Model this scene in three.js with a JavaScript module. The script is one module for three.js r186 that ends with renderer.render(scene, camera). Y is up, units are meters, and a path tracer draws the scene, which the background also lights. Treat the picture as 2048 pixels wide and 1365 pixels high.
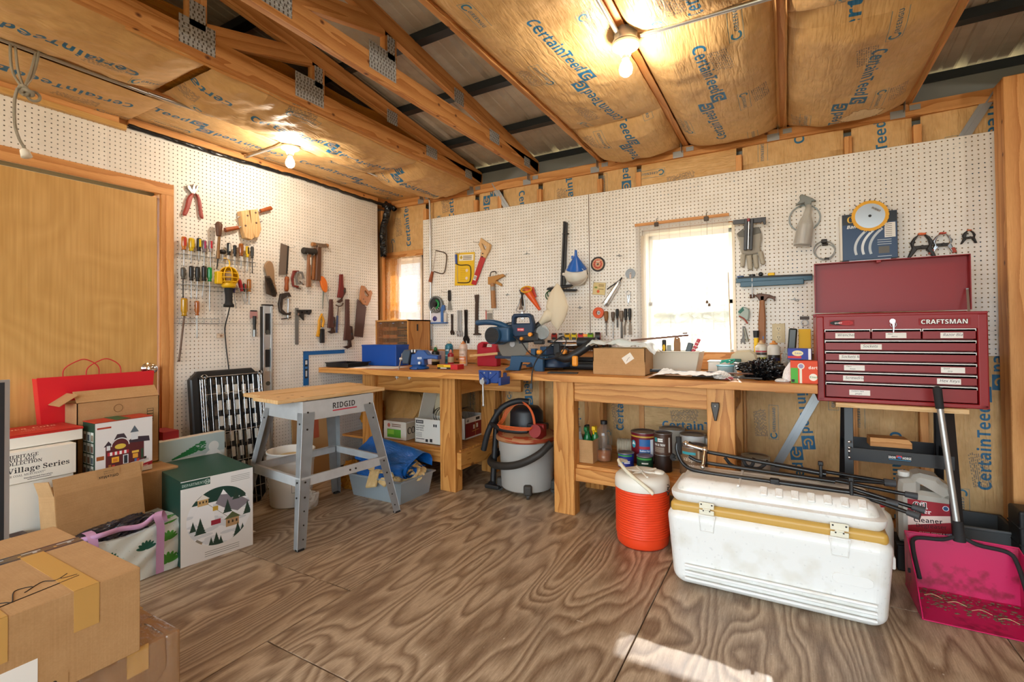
import * as THREE from 'three';
import { RoundedBoxGeometry } from 'three/addons/geometries/RoundedBoxGeometry.js';
import { mergeGeometries } from 'three/addons/utils/BufferGeometryUtils.js';

// ---------- camera, sky, sun, exposure ----------
const scene = new THREE.Scene();
const camera = new THREE.PerspectiveCamera(2 * Math.atan(682.5 / 964.9) * 180 / Math.PI, 2048 / 1365, 0.05, 400);
camera.position.set(3.369, 1.17, 3.552);
camera.rotation.order = 'YXZ';
camera.rotation.set(0.0148, 0.5153, -0.0098);
camera.setViewOffset(2048, 1365, 0, 34, 2048, 1365);
const renderer = new THREE.WebGLRenderer();
renderer.toneMapping = THREE.LinearToneMapping;
renderer.toneMappingExposure = 1.08;
renderer.shadowMap.enabled = true;
scene.background = new THREE.Color().setRGB(0.80, 0.92, 1.0);
scene.backgroundIntensity = 8;
const sun = new THREE.DirectionalLight(new THREE.Color().setRGB(1, 0.96, 0.9), 14);
sun.position.set(2.2 - 0.15 * 9, 0.9 + 0.94 * 9, -9);
sun.target.position.set(2.2, 0.9, 0);
sun.castShadow = true;
sun.shadow.mapSize.set(4096, 4096);
Object.assign(sun.shadow.camera, { left: -8, right: 8, top: 8, bottom: -8, near: 1, far: 40 });
scene.add(sun, sun.target);

// ---------- helpers ----------
let seed = 7;
const rnd = () => { seed = (seed + 0x6d2b79f5) | 0; let t = Math.imul(seed ^ (seed >>> 15), 1 | seed); t = (t + Math.imul(t ^ (t >>> 7), 61 | t)) ^ t; return ((t ^ (t >>> 14)) >>> 0) / 4294967296; };
const rr = (a, b) => a + (b - a) * rnd();
const PI = Math.PI;
const hash = (x, y) => { let h = Math.imul(x | 0, 374761393) + Math.imul(y | 0, 668265263) | 0; h = Math.imul(h ^ (h >>> 13), 1274126177); return ((h ^ (h >>> 16)) >>> 0) / 4294967296; };
function vn(x, y) { const i = Math.floor(x), j = Math.floor(y), a = x - i, b = y - j, s = a * a * (3 - 2 * a), t = b * b * (3 - 2 * b); return (hash(i, j) * (1 - s) + hash(i + 1, j) * s) * (1 - t) + (hash(i, j + 1) * (1 - s) + hash(i + 1, j + 1) * s) * t; }
function fbm(x, y, o = 4) { let s = 0, a = 0.5, n = 0; for (let k = 0; k < o; k++) { s += a * vn(x, y); n += a; a *= 0.5; x = x * 2.03 + 17.1; y = y * 2.03 + 9.7; } return s / n; }
const mix = (a, b, t) => a.map((v, k) => v + (b[k] - v) * t);
const hex = (h) => [(h >> 16) & 255, (h >> 8) & 255, h & 255];
function tex(w, h, fn, srgb = true) {   // fn(u, v) -> [r, g, b] 0..255
  const d = new Uint8Array(w * h * 4);
  for (let j = 0; j < h; j++) for (let i = 0; i < w; i++) { const c = fn(i / w, j / h); const k = (j * w + i) * 4; d[k] = Math.max(0, Math.min(255, c[0])); d[k + 1] = Math.max(0, Math.min(255, c[1])); d[k + 2] = Math.max(0, Math.min(255, c[2])); d[k + 3] = 255; }
  const t = new THREE.DataTexture(d, w, h);
  t.magFilter = THREE.LinearFilter; t.minFilter = THREE.LinearMipmapLinearFilter; t.generateMipmaps = true;
  t.wrapS = t.wrapT = THREE.MirroredRepeatWrapping;
  if (srgb) t.colorSpace = THREE.SRGBColorSpace;
  t.needsUpdate = true;
  return t;
}
function canvasTex(w, h, draw) {
  const c = document.createElement('canvas'); c.width = w; c.height = h;
  const g = c.getContext('2d'); draw(g, w, h);
  const t = new THREE.CanvasTexture(c); t.colorSpace = THREE.SRGBColorSpace; t.anisotropy = 4;
  return t;
}
const rep = (t, x, y) => { const c = t.clone(); c.repeat.set(x, y); c.needsUpdate = true; return c; };
const MS = (color, roughness = 0.6, o = {}) => new THREE.MeshStandardMaterial({ color, roughness, ...o });
const MP = (color, roughness = 0.6, o = {}) => new THREE.MeshPhysicalMaterial({ color, roughness, ...o });

// geometry: every helper returns a non-indexed geometry with position, normal and uv
const ni = (g) => { const r = g.index ? g.toNonIndexed() : g; for (const k of Object.keys(r.attributes)) if (!['position', 'normal', 'uv'].includes(k)) r.deleteAttribute(k); return r; };
function mv(g, x = 0, y = 0, z = 0, rx = 0, ry = 0, rz = 0) { const m = new THREE.Matrix4().makeRotationFromEuler(new THREE.Euler(rx, ry, rz)); m.setPosition(x, y, z); return g.applyMatrix4(m); }
function bx(w, h, d, x = 0, y = 0, z = 0, r = 0, rx = 0, ry = 0, rz = 0) {
  const b = Math.min(r, w / 2.01, h / 2.01, d / 2.01);
  return mv(ni(b > 0 ? new RoundedBoxGeometry(w, h, d, r > 0.008 ? 3 : 1, b) : new THREE.BoxGeometry(w, h, d)), x, y, z, rx, ry, rz);
}
const cy = (r1, r2, h, x = 0, y = 0, z = 0, rx = 0, ry = 0, rz = 0, seg = 20) => mv(ni(new THREE.CylinderGeometry(r1, r2, h, seg)), x, y, z, rx, ry, rz);
const sp = (r, x = 0, y = 0, z = 0, sx = 1, sy = 1, sz = 1, seg = 16) => mv(ni(new THREE.SphereGeometry(r, seg, Math.max(8, seg * 0.7 | 0))).scale(sx, sy, sz), x, y, z);
const to = (R, r, x = 0, y = 0, z = 0, rx = 0, ry = 0, rz = 0, arc = PI * 2, seg = 28) => mv(ni(new THREE.TorusGeometry(R, r, 8, seg, arc)), x, y, z, rx, ry, rz);
const V = (p) => new THREE.Vector3(p[0], p[1], p[2] ?? 0);
function tb(pts, r = 0.003, seg = 0, closed = false, rad = 8, tension = 0.5) {
  const c = new THREE.CatmullRomCurve3(pts.map(V), closed, 'catmullrom', tension);
  return ni(new THREE.TubeGeometry(c, seg || Math.max(4, pts.length * 6), r, rad, closed));
}
function pole(a, b, r1, r2 = r1, seg = 12) {   // a straight round bar from a to b
  const A = V(a), B = V(b), d = B.clone().sub(A), g = new THREE.CylinderGeometry(r2, r1, d.length(), seg);
  g.applyQuaternion(new THREE.Quaternion().setFromUnitVectors(new THREE.Vector3(0, 1, 0), d.normalize()));
  const m = A.add(B).multiplyScalar(0.5); return ni(g.translate(m.x, m.y, m.z));
}
function bar(a, b, w, t, r = 0.002, roll = 0) {   // a rectangular bar from a to b, w wide and t thick
  const A = V(a), B = V(b), d = B.clone().sub(A), L = d.length(), g = bx(w, L, t, 0, 0, 0, r);
  if (roll) g.rotateY(roll);
  g.applyQuaternion(new THREE.Quaternion().setFromUnitVectors(new THREE.Vector3(0, 1, 0), d.normalize()));
  const m = A.add(B).multiplyScalar(0.5); return g.translate(m.x, m.y, m.z);
}
const lt = (pts, seg = 28, x = 0, y = 0, z = 0) => mv(ni(new THREE.LatheGeometry(pts.map((p) => new THREE.Vector2(p[0], p[1])), seg)), x, y, z);
function shp(pts, smooth) {
  const s = new THREE.Shape();
  if (smooth) { const c = new THREE.CatmullRomCurve3(pts.map(V), true, 'catmullrom', 0.5); return new THREE.Shape(c.getPoints(pts.length * 5).slice(0, -1).map((p) => new THREE.Vector2(p.x, p.y))); }
  pts.forEach((p, k) => (k ? s.lineTo(p[0], p[1]) : s.moveTo(p[0], p[1])));
  return s;
}
function ex(pts, depth, z = 0, bevel = 0.001, holes = [], smooth = false) {   // an outline in x, y with depth along z, its back at z
  const s = shp(pts, smooth); for (const h of holes) s.holes.push(new THREE.Path(shp(h, smooth).getPoints()));
  const b = Math.min(bevel, depth / 2.2), g = new THREE.ExtrudeGeometry(s, { depth: depth - 2 * b, bevelEnabled: b > 0, bevelThickness: b, bevelSize: b, bevelOffset: -b, bevelSegments: 1, curveSegments: 8 });
  return ni(g).translate(0, 0, z + b);
}
function uvb(g, axis = 0, s = 1, o = [0, 0]) {   // box-projected uv in metres, u along the grain axis
  const p = g.attributes.position, n = g.attributes.normal, u = new Float32Array(p.count * 2);
  for (let i = 0; i < p.count; i += 3) {
    let a = [0, 0, 0]; for (let k = 0; k < 3; k++) { a[0] += Math.abs(n.getX(i + k)); a[1] += Math.abs(n.getY(i + k)); a[2] += Math.abs(n.getZ(i + k)); }
    const d = a[0] > a[1] && a[0] > a[2] ? 0 : a[1] > a[2] ? 1 : 2, rest = [0, 1, 2].filter((k) => k !== d), ua = rest.includes(axis) ? axis : rest[0], va = rest.find((k) => k !== ua);
    for (let k = 0; k < 3; k++) { const q = [p.getX(i + k), p.getY(i + k), p.getZ(i + k)]; u[(i + k) * 2] = q[ua] * s + o[0]; u[(i + k) * 2 + 1] = q[va] * s + o[1]; }
  }
  g.setAttribute('uv', new THREE.BufferAttribute(u, 2)); return g;
}
const one = (g) => (Array.isArray(g) ? (g.length > 1 ? mergeGeometries(g) : g[0]) : g);
const taken = new Map();
const numbered = (n) => { const k = taken.get(n) ?? 0; taken.set(n, k + 1); return k ? n + '_' + String(k).padStart(3, '0') : n; };
function thing(name, label, category, p = [0, 0, 0], turn = 0, group) {
  const o = new THREE.Group(); o.name = numbered(name); o.position.set(p[0], p[1], p[2]); o.rotation.y = turn;
  o.userData = { label, category }; if (group) o.userData.group = group; scene.add(o); return o;
}
function part(parent, name, geos, mat, label) {
  const m = new THREE.Mesh(one(geos), mat); m.name = name; m.castShadow = m.receiveShadow = true; if (label) m.userData.label = label; parent.add(m); return m;
}
function struct(name, geos, mat, label, category) {
  const o = geos ? new THREE.Mesh(one(geos), mat) : new THREE.Group(); o.name = numbered(name); o.castShadow = o.receiveShadow = true; o.userData = { kind: 'structure', label, category }; scene.add(o); return o;
}
function dup(o, p, turn, label, group) {
  const c = o.clone(); c.name = numbered(o.name.replace(/_\d{3}$/, '')); c.userData = { ...o.userData };
  if (p) c.position.set(p[0], p[1], p[2]); if (turn !== undefined && turn !== null) c.rotation.y = turn; if (label) c.userData.label = label; if (group) c.userData.group = group; scene.add(c); return c;
}
// flat print: a thin sheet lying just on a surface, its own material with a canvas picture
function sheet(w, h, x = 0, y = 0, z = 0, rx = 0, ry = 0, rz = 0, t = 0.0006) { const g = ni(new THREE.PlaneGeometry(w, h)); return mv(g, x, y, z, rx, ry, rz); }
const printMat = (w, h, draw, rough = 0.6, o = {}) => MS(0xffffff, rough, { map: canvasTex(w, h, draw), ...o });
const LW = PI / 2;   // things on the left wall face +x

// ---------- wood, paper, metal ----------
function wood(w, h, c1, c2, { rings = 9, warp = 0.5, su = 2, sv = 3, fibre = 14, knots = 2, k0 = 0 } = {}) {
  const kn = []; for (let k = 0; k < knots; k++) kn.push([hash(k + k0, 3), hash(k + k0, 8), 0.010 + 0.012 * hash(k + k0, 5)]);
  return tex(w, h, (u, v) => {
    let y = v * 1; let dark = 0;
    for (const [ku, kv, kr] of kn) { const dx = (u - ku) * 3.2, dy = v - kv, d = Math.sqrt(dx * dx + dy * dy); y += Math.sign(dy || 1) * 0.05 * Math.exp(-d * 16); dark = Math.max(dark, 1 - d / (kr * 3.2)); }
    const s = (y + warp * (fbm(u * su + k0, y * sv + k0 * 3) - 0.5)) * rings, r = s - Math.floor(s), ring = r * r * 0.9 + 0.1 * vn(s * 3, 2);
    const f = (vn(u * 26, v * 210) - 0.5) * fibre + (vn(u * 90, v * 700) - 0.5) * fibre * 0.6;
    const big = (fbm(u * 3 + 40, v * 2, 2) - 0.5) * 22;
    let c = mix(c1, c2, ring); if (dark > 0) c = mix(c, [92, 48, 22], Math.min(1, dark * 1.2));
    return c.map((q) => q + f + big);
  });
}
const tPine = wood(1024, 256, hex(0xd79c5e), hex(0xb37237), { rings: 6, knots: 3, warp: 0.35 });
const tBench = wood(1024, 256, hex(0xd2964f), hex(0xa66525), { rings: 7, knots: 3, warp: 0.5, k0: 11 });
const tPale = wood(512, 256, hex(0xdcb887), hex(0xc2955a), { rings: 10, knots: 1, warp: 0.3, k0: 5, fibre: 10 });
const tLauan = tex(1024, 512, (u, v) => {
  const a = fbm(u * 2.2, v * 1.6, 4), s = (v * 2.5 + a * 3.2) * 5, r = Math.abs((s - Math.floor(s)) - 0.5) * 2;
  const f = (vn(u * 12, v * 380) - 0.5) * 16; return mix(hex(0xd6aa68), hex(0xc0934f), 0.25 + 0.35 * r + 0.7 * (a - 0.5)).map((q) => q + f);
});
const floorTex = (k) => tex(1024, 1024, (u, v) => {
  const x = u + k * 7.3, a = fbm(x * 1.3, v * 4.2 + k, 3), b = fbm(x * 4 + 9, v * 14, 3);
  const s = a * 17 + b * 1.6 + v * 9, r = s - Math.floor(s), ring = r < 0.72 ? Math.pow(r / 0.72, 1.5) : (1 - r) / 0.28;
  const f = (vn(u * 40, v * 420) - 0.5) * 26 + (vn(u * 200, v * 900) - 0.5) * 16, wear = fbm(u * 5 + 3 * k, v * 5, 4);
  let c = mix(hex(0xb5a087), hex(0x735b45), Math.max(0, Math.min(1, ring * 0.9 + (wear - 0.5) * 0.5)));
  c = mix(c, hex(0x9b8a78), Math.max(0, wear - 0.55) * 1.6);
  if (vn(u * 60 + k, v * 60) > 0.985) c = mix(c, [205, 200, 190], 0.7);
  return c.map((q) => q + f);
});
const mPine = MS(0xffffff, 0.62, { map: rep(tPine, 0.7, 3) }), mBench = MS(0xffffff, 0.5, { map: rep(tBench, 0.7, 3) }), mPale = MS(0xffffff, 0.6, { map: rep(tPale, 1.6, 5) });
const mPlyDoor = MS(0xffffff, 0.45, { map: rep(tLauan, 0.45, 0.5) });
function board(w, h, d, x, y, z, r = 0.002) {   // a plank centred at x, y, z with grain along its longest side
  const g = bx(w, h, d, 0, 0, 0, r), ax = w >= h && w >= d ? 0 : h >= d ? 1 : 2; uvb(g, ax, 1, [rnd() * 3, rnd() * 3]); return g.translate(x, y, z);
}
const tKraftBump = tex(512, 512, (u, v) => { const a = fbm(u * 9, v * 9, 5), b = Math.abs(fbm(u * 5 + 3, v * 14, 4) - 0.5) * 2, c = 255 * (0.5 * a + 0.5 * Math.pow(b, 0.6)); return [c, c, c]; }, false);
const mSteel = MS(0xb9bcc0, 0.35, { metalness: 0.9 }), mChrome = MS(0xe4e6e8, 0.12, { metalness: 1 }), mGalv = MS(0xa7abae, 0.45, { metalness: 0.75 }), mDarkSteel = MS(0x3d3a38, 0.5, { metalness: 0.7 }), mRust = MS(0x6b4a3a, 0.6, { metalness: 0.45 });
const mBlack = MS(0x18181a, 0.5), mBlackGloss = MS(0x121214, 0.25), mRubber = MS(0x202022, 0.8), mWhite = MS(0xeeece6, 0.55), mRed = MS(0xa3151d, 0.35), mYellow = MS(0xf2c40f, 0.45), mOrange = MS(0xf0661a, 0.45), mBlue = MS(0x1856a8, 0.45), mGreen = MS(0x1b8f4a, 0.4);
// ---------- floor ----------
const IN = 0.0254;
{
  const f = struct('floor', null, null, 'worn brown plywood sheet floor with wavy grain', 'floor');
  part(f, 'subfloor', bx(8.4, 0.1, 8.4, 2.7, -0.075, 2.6), MS(0x3a2c20, 0.9));
  const mats = [0, 1, 2].map((k) => MS(0xffffff, 0.5, { map: rep(floorTex(k), 1 / 1.6, 1 / 1.22), roughness: 0.42 }));
  const xs = [-1.5, -0.81, 0.415, 1.635, 2.855, 4.075, 5.3, 6.9], seams = [[1.1, 3.5], [0.8, 3.24], [2.0, 4.44], [2.405, 4.84], [1.0, 3.44], [2.2, 4.6], [1.4, 3.8]];
  for (let c = 0; c < xs.length - 1; c++) {
    const zs = [-1.5, ...seams[c], 6.6];
    for (let k = 0; k < 3; k++) {
      const w = xs[c + 1] - xs[c] - 0.004, d = zs[k + 1] - zs[k] - 0.004, g = bx(w, 0.025, d, 0, 0, 0, 0.0025);
      uvb(g, 2, 1, [rnd() * 4, rnd() * 4]); g.translate((xs[c] + xs[c + 1]) / 2, -0.0125, (zs[k] + zs[k + 1]) / 2);
      part(f, 'plywood_sheet', g, mats[(c * 2 + k) % 3]);
    }
  }
}
// ---------- kraft paper facing with its print ----------
function printMark(g, x, y, s, flip) {   // one run of lettering along +x at x, y
  g.save(); g.translate(x, y); if (flip) g.rotate(PI);
  g.fillStyle = '#1f668f'; g.font = 'bold ' + 44 * s + 'px sans-serif'; g.textBaseline = 'middle'; g.fillText('CertainTeed', 0, 0);
  const w = g.measureText('CertainTeed').width; g.fillRect(w + 6 * s, -20 * s, 46 * s, 40 * s);
  g.strokeStyle = '#c99a5c'; g.lineWidth = 5 * s; g.beginPath(); g.arc(w + 29 * s, 0, 12 * s, 0.7, 5.5); g.moveTo(w + 26 * s, 0); g.lineTo(w + 50 * s, 0); g.stroke(); g.restore();
}
function guard(g, x, y, s, flip) {
  g.save(); g.translate(x, y); if (flip) g.rotate(PI); g.strokeStyle = '#2f7291'; g.lineWidth = 7 * s; g.beginPath(); g.arc(14 * s, 0, 15 * s, 0.5, 5.4); g.stroke();
  g.fillStyle = '#5b6f7a'; g.font = 'bold ' + 21 * s + 'px sans-serif'; g.textBaseline = 'middle'; g.fillText('GREENGUARD', 30 * s, 2 * s); g.lineWidth = 1.2; g.strokeRect(-8 * s, -24 * s, 190 * s, 48 * s); g.restore();
}
function fine(g, x, y, w, h, turn = 0) { g.save(); g.translate(x, y); g.rotate(turn); g.fillStyle = 'rgba(92,88,92,0.62)'; for (let r = 0; r < h; r += 7) for (let c = 0; c < w; c += 9 + (r * 7 + c) % 13) g.fillRect(c, r, 6 + (c * 3 + r) % 10, 4); g.restore(); }
function kraftCanvas(g, w, h, k) {
  const im = g.createImageData(w, h);
  for (let j = 0; j < h; j++) for (let i = 0; i < w; i++) {
    const u = i / w, v = j / h, n = fbm(u * 6 + k * 5, v * 4, 4), b = fbm(u * 40 + k, v * 30, 2), t = Math.max(0, fbm(u * 3 + 9 + k, v * 3, 4) - 0.58) * 3;
    let c = mix(hex(0xd8b078), hex(0xc0935a), n * 0.9 - 0.1); c = mix(c, hex(0xa67a42), Math.min(0.6, t)); const q = (b - 0.5) * 18, o = (j * w + i) * 4;
    im.data[o] = c[0] + q; im.data[o + 1] = c[1] + q; im.data[o + 2] = c[2] + q; im.data[o + 3] = 255;
  }
  g.putImageData(im, 0, 0);
}
// length of the batt runs along the picture's x: 1.2 m; its width 0.58 m along y
const kraftPrint = (k) => canvasTex(1024, 512, (g, w, h) => {
  kraftCanvas(g, w, h, k);
  g.save(); g.translate(60 + 40 * k, 300 - 30 * k); g.rotate(-0.10 + 0.05 * k); printMark(g, 0, 0, 1.5, false); printMark(g, 920, 62, 1.5, true); g.restore();
  guard(g, 130, 120 + 20 * k, 1, true); fine(g, 150, 160 + 20 * k, 150, 70, -0.12); guard(g, 560, 150, 0.95, false); fine(g, 560, 60, 140, 60, -0.08); guard(g, 900, 430, 0.95, true); fine(g, 760, 440, 150, 50, -0.1);
  if (k === 3) { g.strokeStyle = '#6f4a1c'; g.fillStyle = '#e6cda4'; g.lineWidth = 3; g.beginPath(); for (let a = 0; a < 60; a++) { const r = 62 + 20 * hash(a, 4), t = a / 60 * 2 * PI; g[a ? 'lineTo' : 'moveTo'](810 + r * 0.9 * Math.cos(t), 200 + r * 1.2 * Math.sin(t)); } g.closePath(); g.fill(); g.stroke(); g.save(); g.translate(955, 232); g.rotate(PI - 0.05); g.restore(); }
});
const mKraft = [0, 1, 2, 3].map((k) => { const t = kraftPrint(k); t.wrapS = t.wrapT = THREE.RepeatWrapping; return MS(0xffffff, 0.55, { map: t, bumpMap: rep(tKraftBump, 2, 2), bumpScale: 0.006 }); });
const mWool = MS(0xe0b34e, 0.95, { map: tex(256, 256, (u, v) => { const n = fbm(u * 24, v * 24, 4); return mix(hex(0xf3d688), hex(0xc9922e), n); }), bumpMap: rep(tKraftBump, 6, 6), bumpScale: 0.02 });
// a bulging batt: u along its length L, v across its width W, its paper face towards -n; made in local x (length), z (width), face down
function batt(L, W, bulge, { seed: s0 = 0, wr = 0.010, ends = 1, nL = 60, nW = 26, u0 = 0, sag = null } = {}) {
  const g = new THREE.PlaneGeometry(L, W, nL, nW); g.rotateX(PI / 2);   // faces -y
  const p = g.attributes.position, uv = g.attributes.uv;
  for (let i = 0; i < p.count; i++) {
    const x = p.getX(i), z = p.getZ(i), a = Math.min(1, Math.max(0, 0.5 - Math.abs(z) / W)) * 2, e = ends ? Math.min(1, (0.5 - Math.abs(x) / L) * L / 0.16) : 1;
    const prof = Math.pow(Math.max(0, 1 - Math.pow(1 - a, 3.2)), 0.7) * Math.pow(Math.max(0, e), 0.55);
    const w1 = fbm(x * 3.1 + s0, z * 5 + s0, 3) - 0.5, w2 = Math.abs(fbm(x * 8 + s0 * 2, z * 11 + 5, 3) - 0.5), w3 = fbm(x * 22 + s0, z * 17, 2) - 0.5;
    let y = -bulge * prof * (1 + 0.5 * w1) + (w2 * 0.9 * wr + w3 * 0.5 * wr) * (0.3 + prof);
    if (sag) y += sag(x, z);
    p.setY(i, y); uv.setXY(i, u0 + (x + L / 2) / 1.25, 0.5 + z / 0.60);
  }
  g.computeVertexNormals(); return ni(g);
}

// ---------- ceiling: trusses, purlins, steel roof, batts ----------
const TX = [0.42, 0.99, 1.56, 2.155, 2.775, 3.37, 4.01, 4.62, 5.23, 5.84], CY = 2.47, ZE = 6.0;
const roofY = (z) => 2.615 + 0.135 * z;   // top edge of the top chords
const ceiling = struct('ceiling', null, null, 'open roof of wooden trusses, steel sheets and paper-faced batts', 'ceiling');
const mNail = MS(0xffffff, 0.4, { metalness: 0.25, bumpMap: rep(tex(64, 64, (u, v) => { const q = (u * 4) % 1 > 0.4 && (v * 5) % 1 > 0.35 ? 230 : 30; return [q, q, q]; }, false), 1, 1), bumpScale: 0.002, map: rep(tex(128, 128, (u, v) => { const s = (u * 5 + (Math.floor(v * 6) % 2) * 0.3) % 1, t = (v * 6) % 1; return s > 0.35 && s < 0.65 && t > 0.15 && t < 0.85 ? [96, 90, 84] : [186, 190, 194]; }), 1, 1) });
function plate(w, h, x, y, z, rx = 0) { const g = bx(0.002, h, w, 0, 0, 0, 0); uvb(g, 2, 1); const u = g.attributes.uv; for (let i = 0; i < u.count; i++) u.setXY(i, u.getX(i) / 0.10 + 0.5, u.getY(i) / 0.10 + 0.5); return mv(g, x, y, z, rx); }
TX.forEach((x, k) => {
  part(ceiling, 'truss_chord', board(0.038, 0.115, ZE + 0.1, x, CY + 0.0575, ZE / 2 - 0.05), mPine);
  const L = 3.2, th = Math.atan(0.135);
  const top = board(0.038, 0.1, L, 0, 0, 0); top.rotateX(-th); top.translate(x, roofY(1.5) - 0.05, 1.5); part(ceiling, 'truss_chord', top, mPine);
  const top2 = board(0.038, 0.1, L, 0, 0, 0); top2.rotateX(th); top2.translate(x, roofY(3.0) - 0.05 + 0.0, 4.55); part(ceiling, 'truss_chord', top2, mPine);
  if (k < 3 || k > 5) {
    for (const [z, h] of [[1.66, 0.17], [2.33, 0.26]]) part(ceiling, 'truss_web', board(0.036, h + 0.04, 0.088, x, CY + 0.115 + h / 2 - 0.0, z), mPine);
    const w = board(0.036, 0.088, 0.78, 0, 0, 0); w.rotateX(0.28); w.translate(x, CY + 0.21, 2.0); part(ceiling, 'truss_web', w, mPine);
    for (const s of [1]) { part(ceiling, 'truss_plate', plate(0.19, 0.14, x + s * 0.0205, CY + 0.10, 1.72), mNail); part(ceiling, 'truss_plate', plate(0.16, 0.13, x + s * 0.0205, CY + 0.09, 2.33), mNail); part(ceiling, 'truss_plate', plate(0.07, 0.12, x + s * 0.0205, CY + 0.185, 2.33), mNail); part(ceiling, 'truss_plate', plate(0.055, 0.12, x + s * 0.0205, CY + 0.2, 1.66), mNail); part(ceiling, 'truss_plate', plate(0.10, 0.09, x + s * 0.0205, roofY(1.05) - 0.09, 1.05), mNail); part(ceiling, 'truss_plate', plate(0.13, 0.08, x + s * 0.0205, CY + 0.09, 0.62), mNail); part(ceiling, 'truss_plate', plate(0.10, 0.07, x + s * 0.0205, CY + 0.06, 0.12), mNail); }
  }
});
const mPurlin = MS(0x3c444c, 0.4, { metalness: 0.6 });
for (const z of [-0.12, 0.4, 0.92, 1.44, 1.96, 2.48, 3.0, 3.52, 4.04, 4.56, 5.1]) {
  const y = roofY(z < 3 ? z : 6 - z), pr = [[-0.03, 0], [0.03, 0], [0.03, 0.012], [0.026, 0.012], [0.026, 0.004], [-0.026, 0.004], [-0.026, 0.05], [-0.03, 0.05]];
  const g = ex(pr, 7.4, -0.6, 0); g.rotateY(PI / 2); part(ceiling, 'purlin', g, mPurlin);
  ceiling.children.at(-1).geometry.translate(0, y, z);
}
{
  const mRoof = MS(0xe9e4da, 0.42, { metalness: 0, map: tex(256, 256, (u, v) => { const n = fbm(u * 12, v * 3, 4); return mix([236, 232, 224], [176, 168, 158], n); }) });
  const prof = []; for (let s = 0; s < 8; s++) { const b = s * 0.9144 - 0.8; for (let r = 0; r < 4; r++) { const c = b + r * 0.2286; prof.push([c, 0], [c + 0.02, 0.02], [c + 0.04, 0.02], [c + 0.06, 0], [c + 0.10, 0], [c + 0.105, 0.004], [c + 0.115, 0.004], [c + 0.12, 0], [c + 0.16, 0], [c + 0.165, 0.004], [c + 0.175, 0.004], [c + 0.18, 0]); } }
  for (let s = 0; s < 8; s++) for (const side of [0, 1]) {
    const pf = prof.slice(s * 48, s * 48 + 49), out = [...pf, ...pf.slice().reverse().map(([a, b]) => [a, b + 0.0015])];
    const g = ex(out, 3.45, 0, 0); uvb(g, 2, 0.8, [rnd(), rnd()]);
    if (!side) { g.translate(0, 0, -0.3); g.rotateX(-Math.atan(0.135)); g.translate(0, roofY(0) + 0.052, 0); } else { g.translate(0, 0, 0); g.rotateX(Math.atan(0.135)); g.translate(0, roofY(3.0) + 0.052 + 0.012, 3.0); }
    part(ceiling, 'roof_panel', g, mRoof);
  }
}
// batts between the bottom chords
function ceilBatt(x0, x1, z0, z1, bulge, k, o = {}) { const g = batt(z1 - z0, x1 - x0, bulge, { seed: k * 13.7, ...o }); g.rotateY(o.flip ? PI / 2 : -PI / 2); g.translate((x0 + x1) / 2, CY + (o.dy ?? 0.012), (z0 + z1) / 2); return part(ceiling, 'insulation_batt', g, mKraft[o.mk ?? k % 3]); }
ceilBatt(2.175, 2.757, 0.62, 2.2, 0.05, 3, { wr: 0.02 }); ceilBatt(2.175, 2.757, -0.03, 0.66, 0.09, 4, { wr: 0.01, u0: 0.2 }); ceilBatt(2.175, 2.757, 2.2, 3.5, 0.05, 0);
ceilBatt(2.795, 3.352, -0.03, 1.47, 0.10, 7, { wr: 0.012, flip: 1 }); ceilBatt(2.795, 3.352, 1.44, 2.7, 0.09, 4, {}); ceilBatt(2.795, 3.352, 2.7, 3.9, 0.08, 1);
ceilBatt(3.39, 4.0, -0.03, 1.25, 0.10, 2, { wr: 0.010, flip: 1, u0: -0.06, mk: 3 }); ceilBatt(3.39, 4.0, 1.25, 2.6, 0.10, 5, {}); ceilBatt(3.39, 4.0, 2.6, 3.9, 0.08, 9);
ceilBatt(0.0, 0.425, -0.03, 2.27, 0.012, 1, { wr: 0.014, dy: -0.005 }); ceilBatt(-0.01, 0.43, 2.2, 3.7, 0.02, 3, { wr: 0.014, dy: -0.03 });
ceilBatt(0.44, 0.985, -0.03, 0.75, 0.10, 2, { wr: 0.03, dy: 0.0 }); ceilBatt(0.44, 0.985, 0.7, 2.22, 0.08, 6, { wr: 0.03, dy: 0.01 }); ceilBatt(0.44, 0.985, 2.26, 3.8, 0.07, 8, { wr: 0.03, dy: 0.01 });
for (const [x0, x1, z0, z1] of [[2.18, 2.75, -0.02, 3.4], [2.8, 3.35, -0.02, 3.8], [3.39, 4.0, -0.02, 3.8], [0.0, 0.40, -0.02, 3.6], [0.44, 0.97, -0.02, 3.7]]) {
  const g = new THREE.BoxGeometry(x1 - x0, 0.13, z1 - z0, 10, 2, 50), p = g.attributes.position;
  for (let i = 0; i < p.count; i++) if (p.getY(i) > 0.05) p.setY(i, p.getY(i) + 0.06 * fbm(p.getX(i) * 6 + x0 * 9, p.getZ(i) * 5, 3));
  g.computeVertexNormals(); g.translate((x0 + x1) / 2, CY + 0.10, (z0 + z1) / 2); part(ceiling, 'glass_wool', ni(g), mWool, 'yellow glass wool of the ceiling batts');
}
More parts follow.
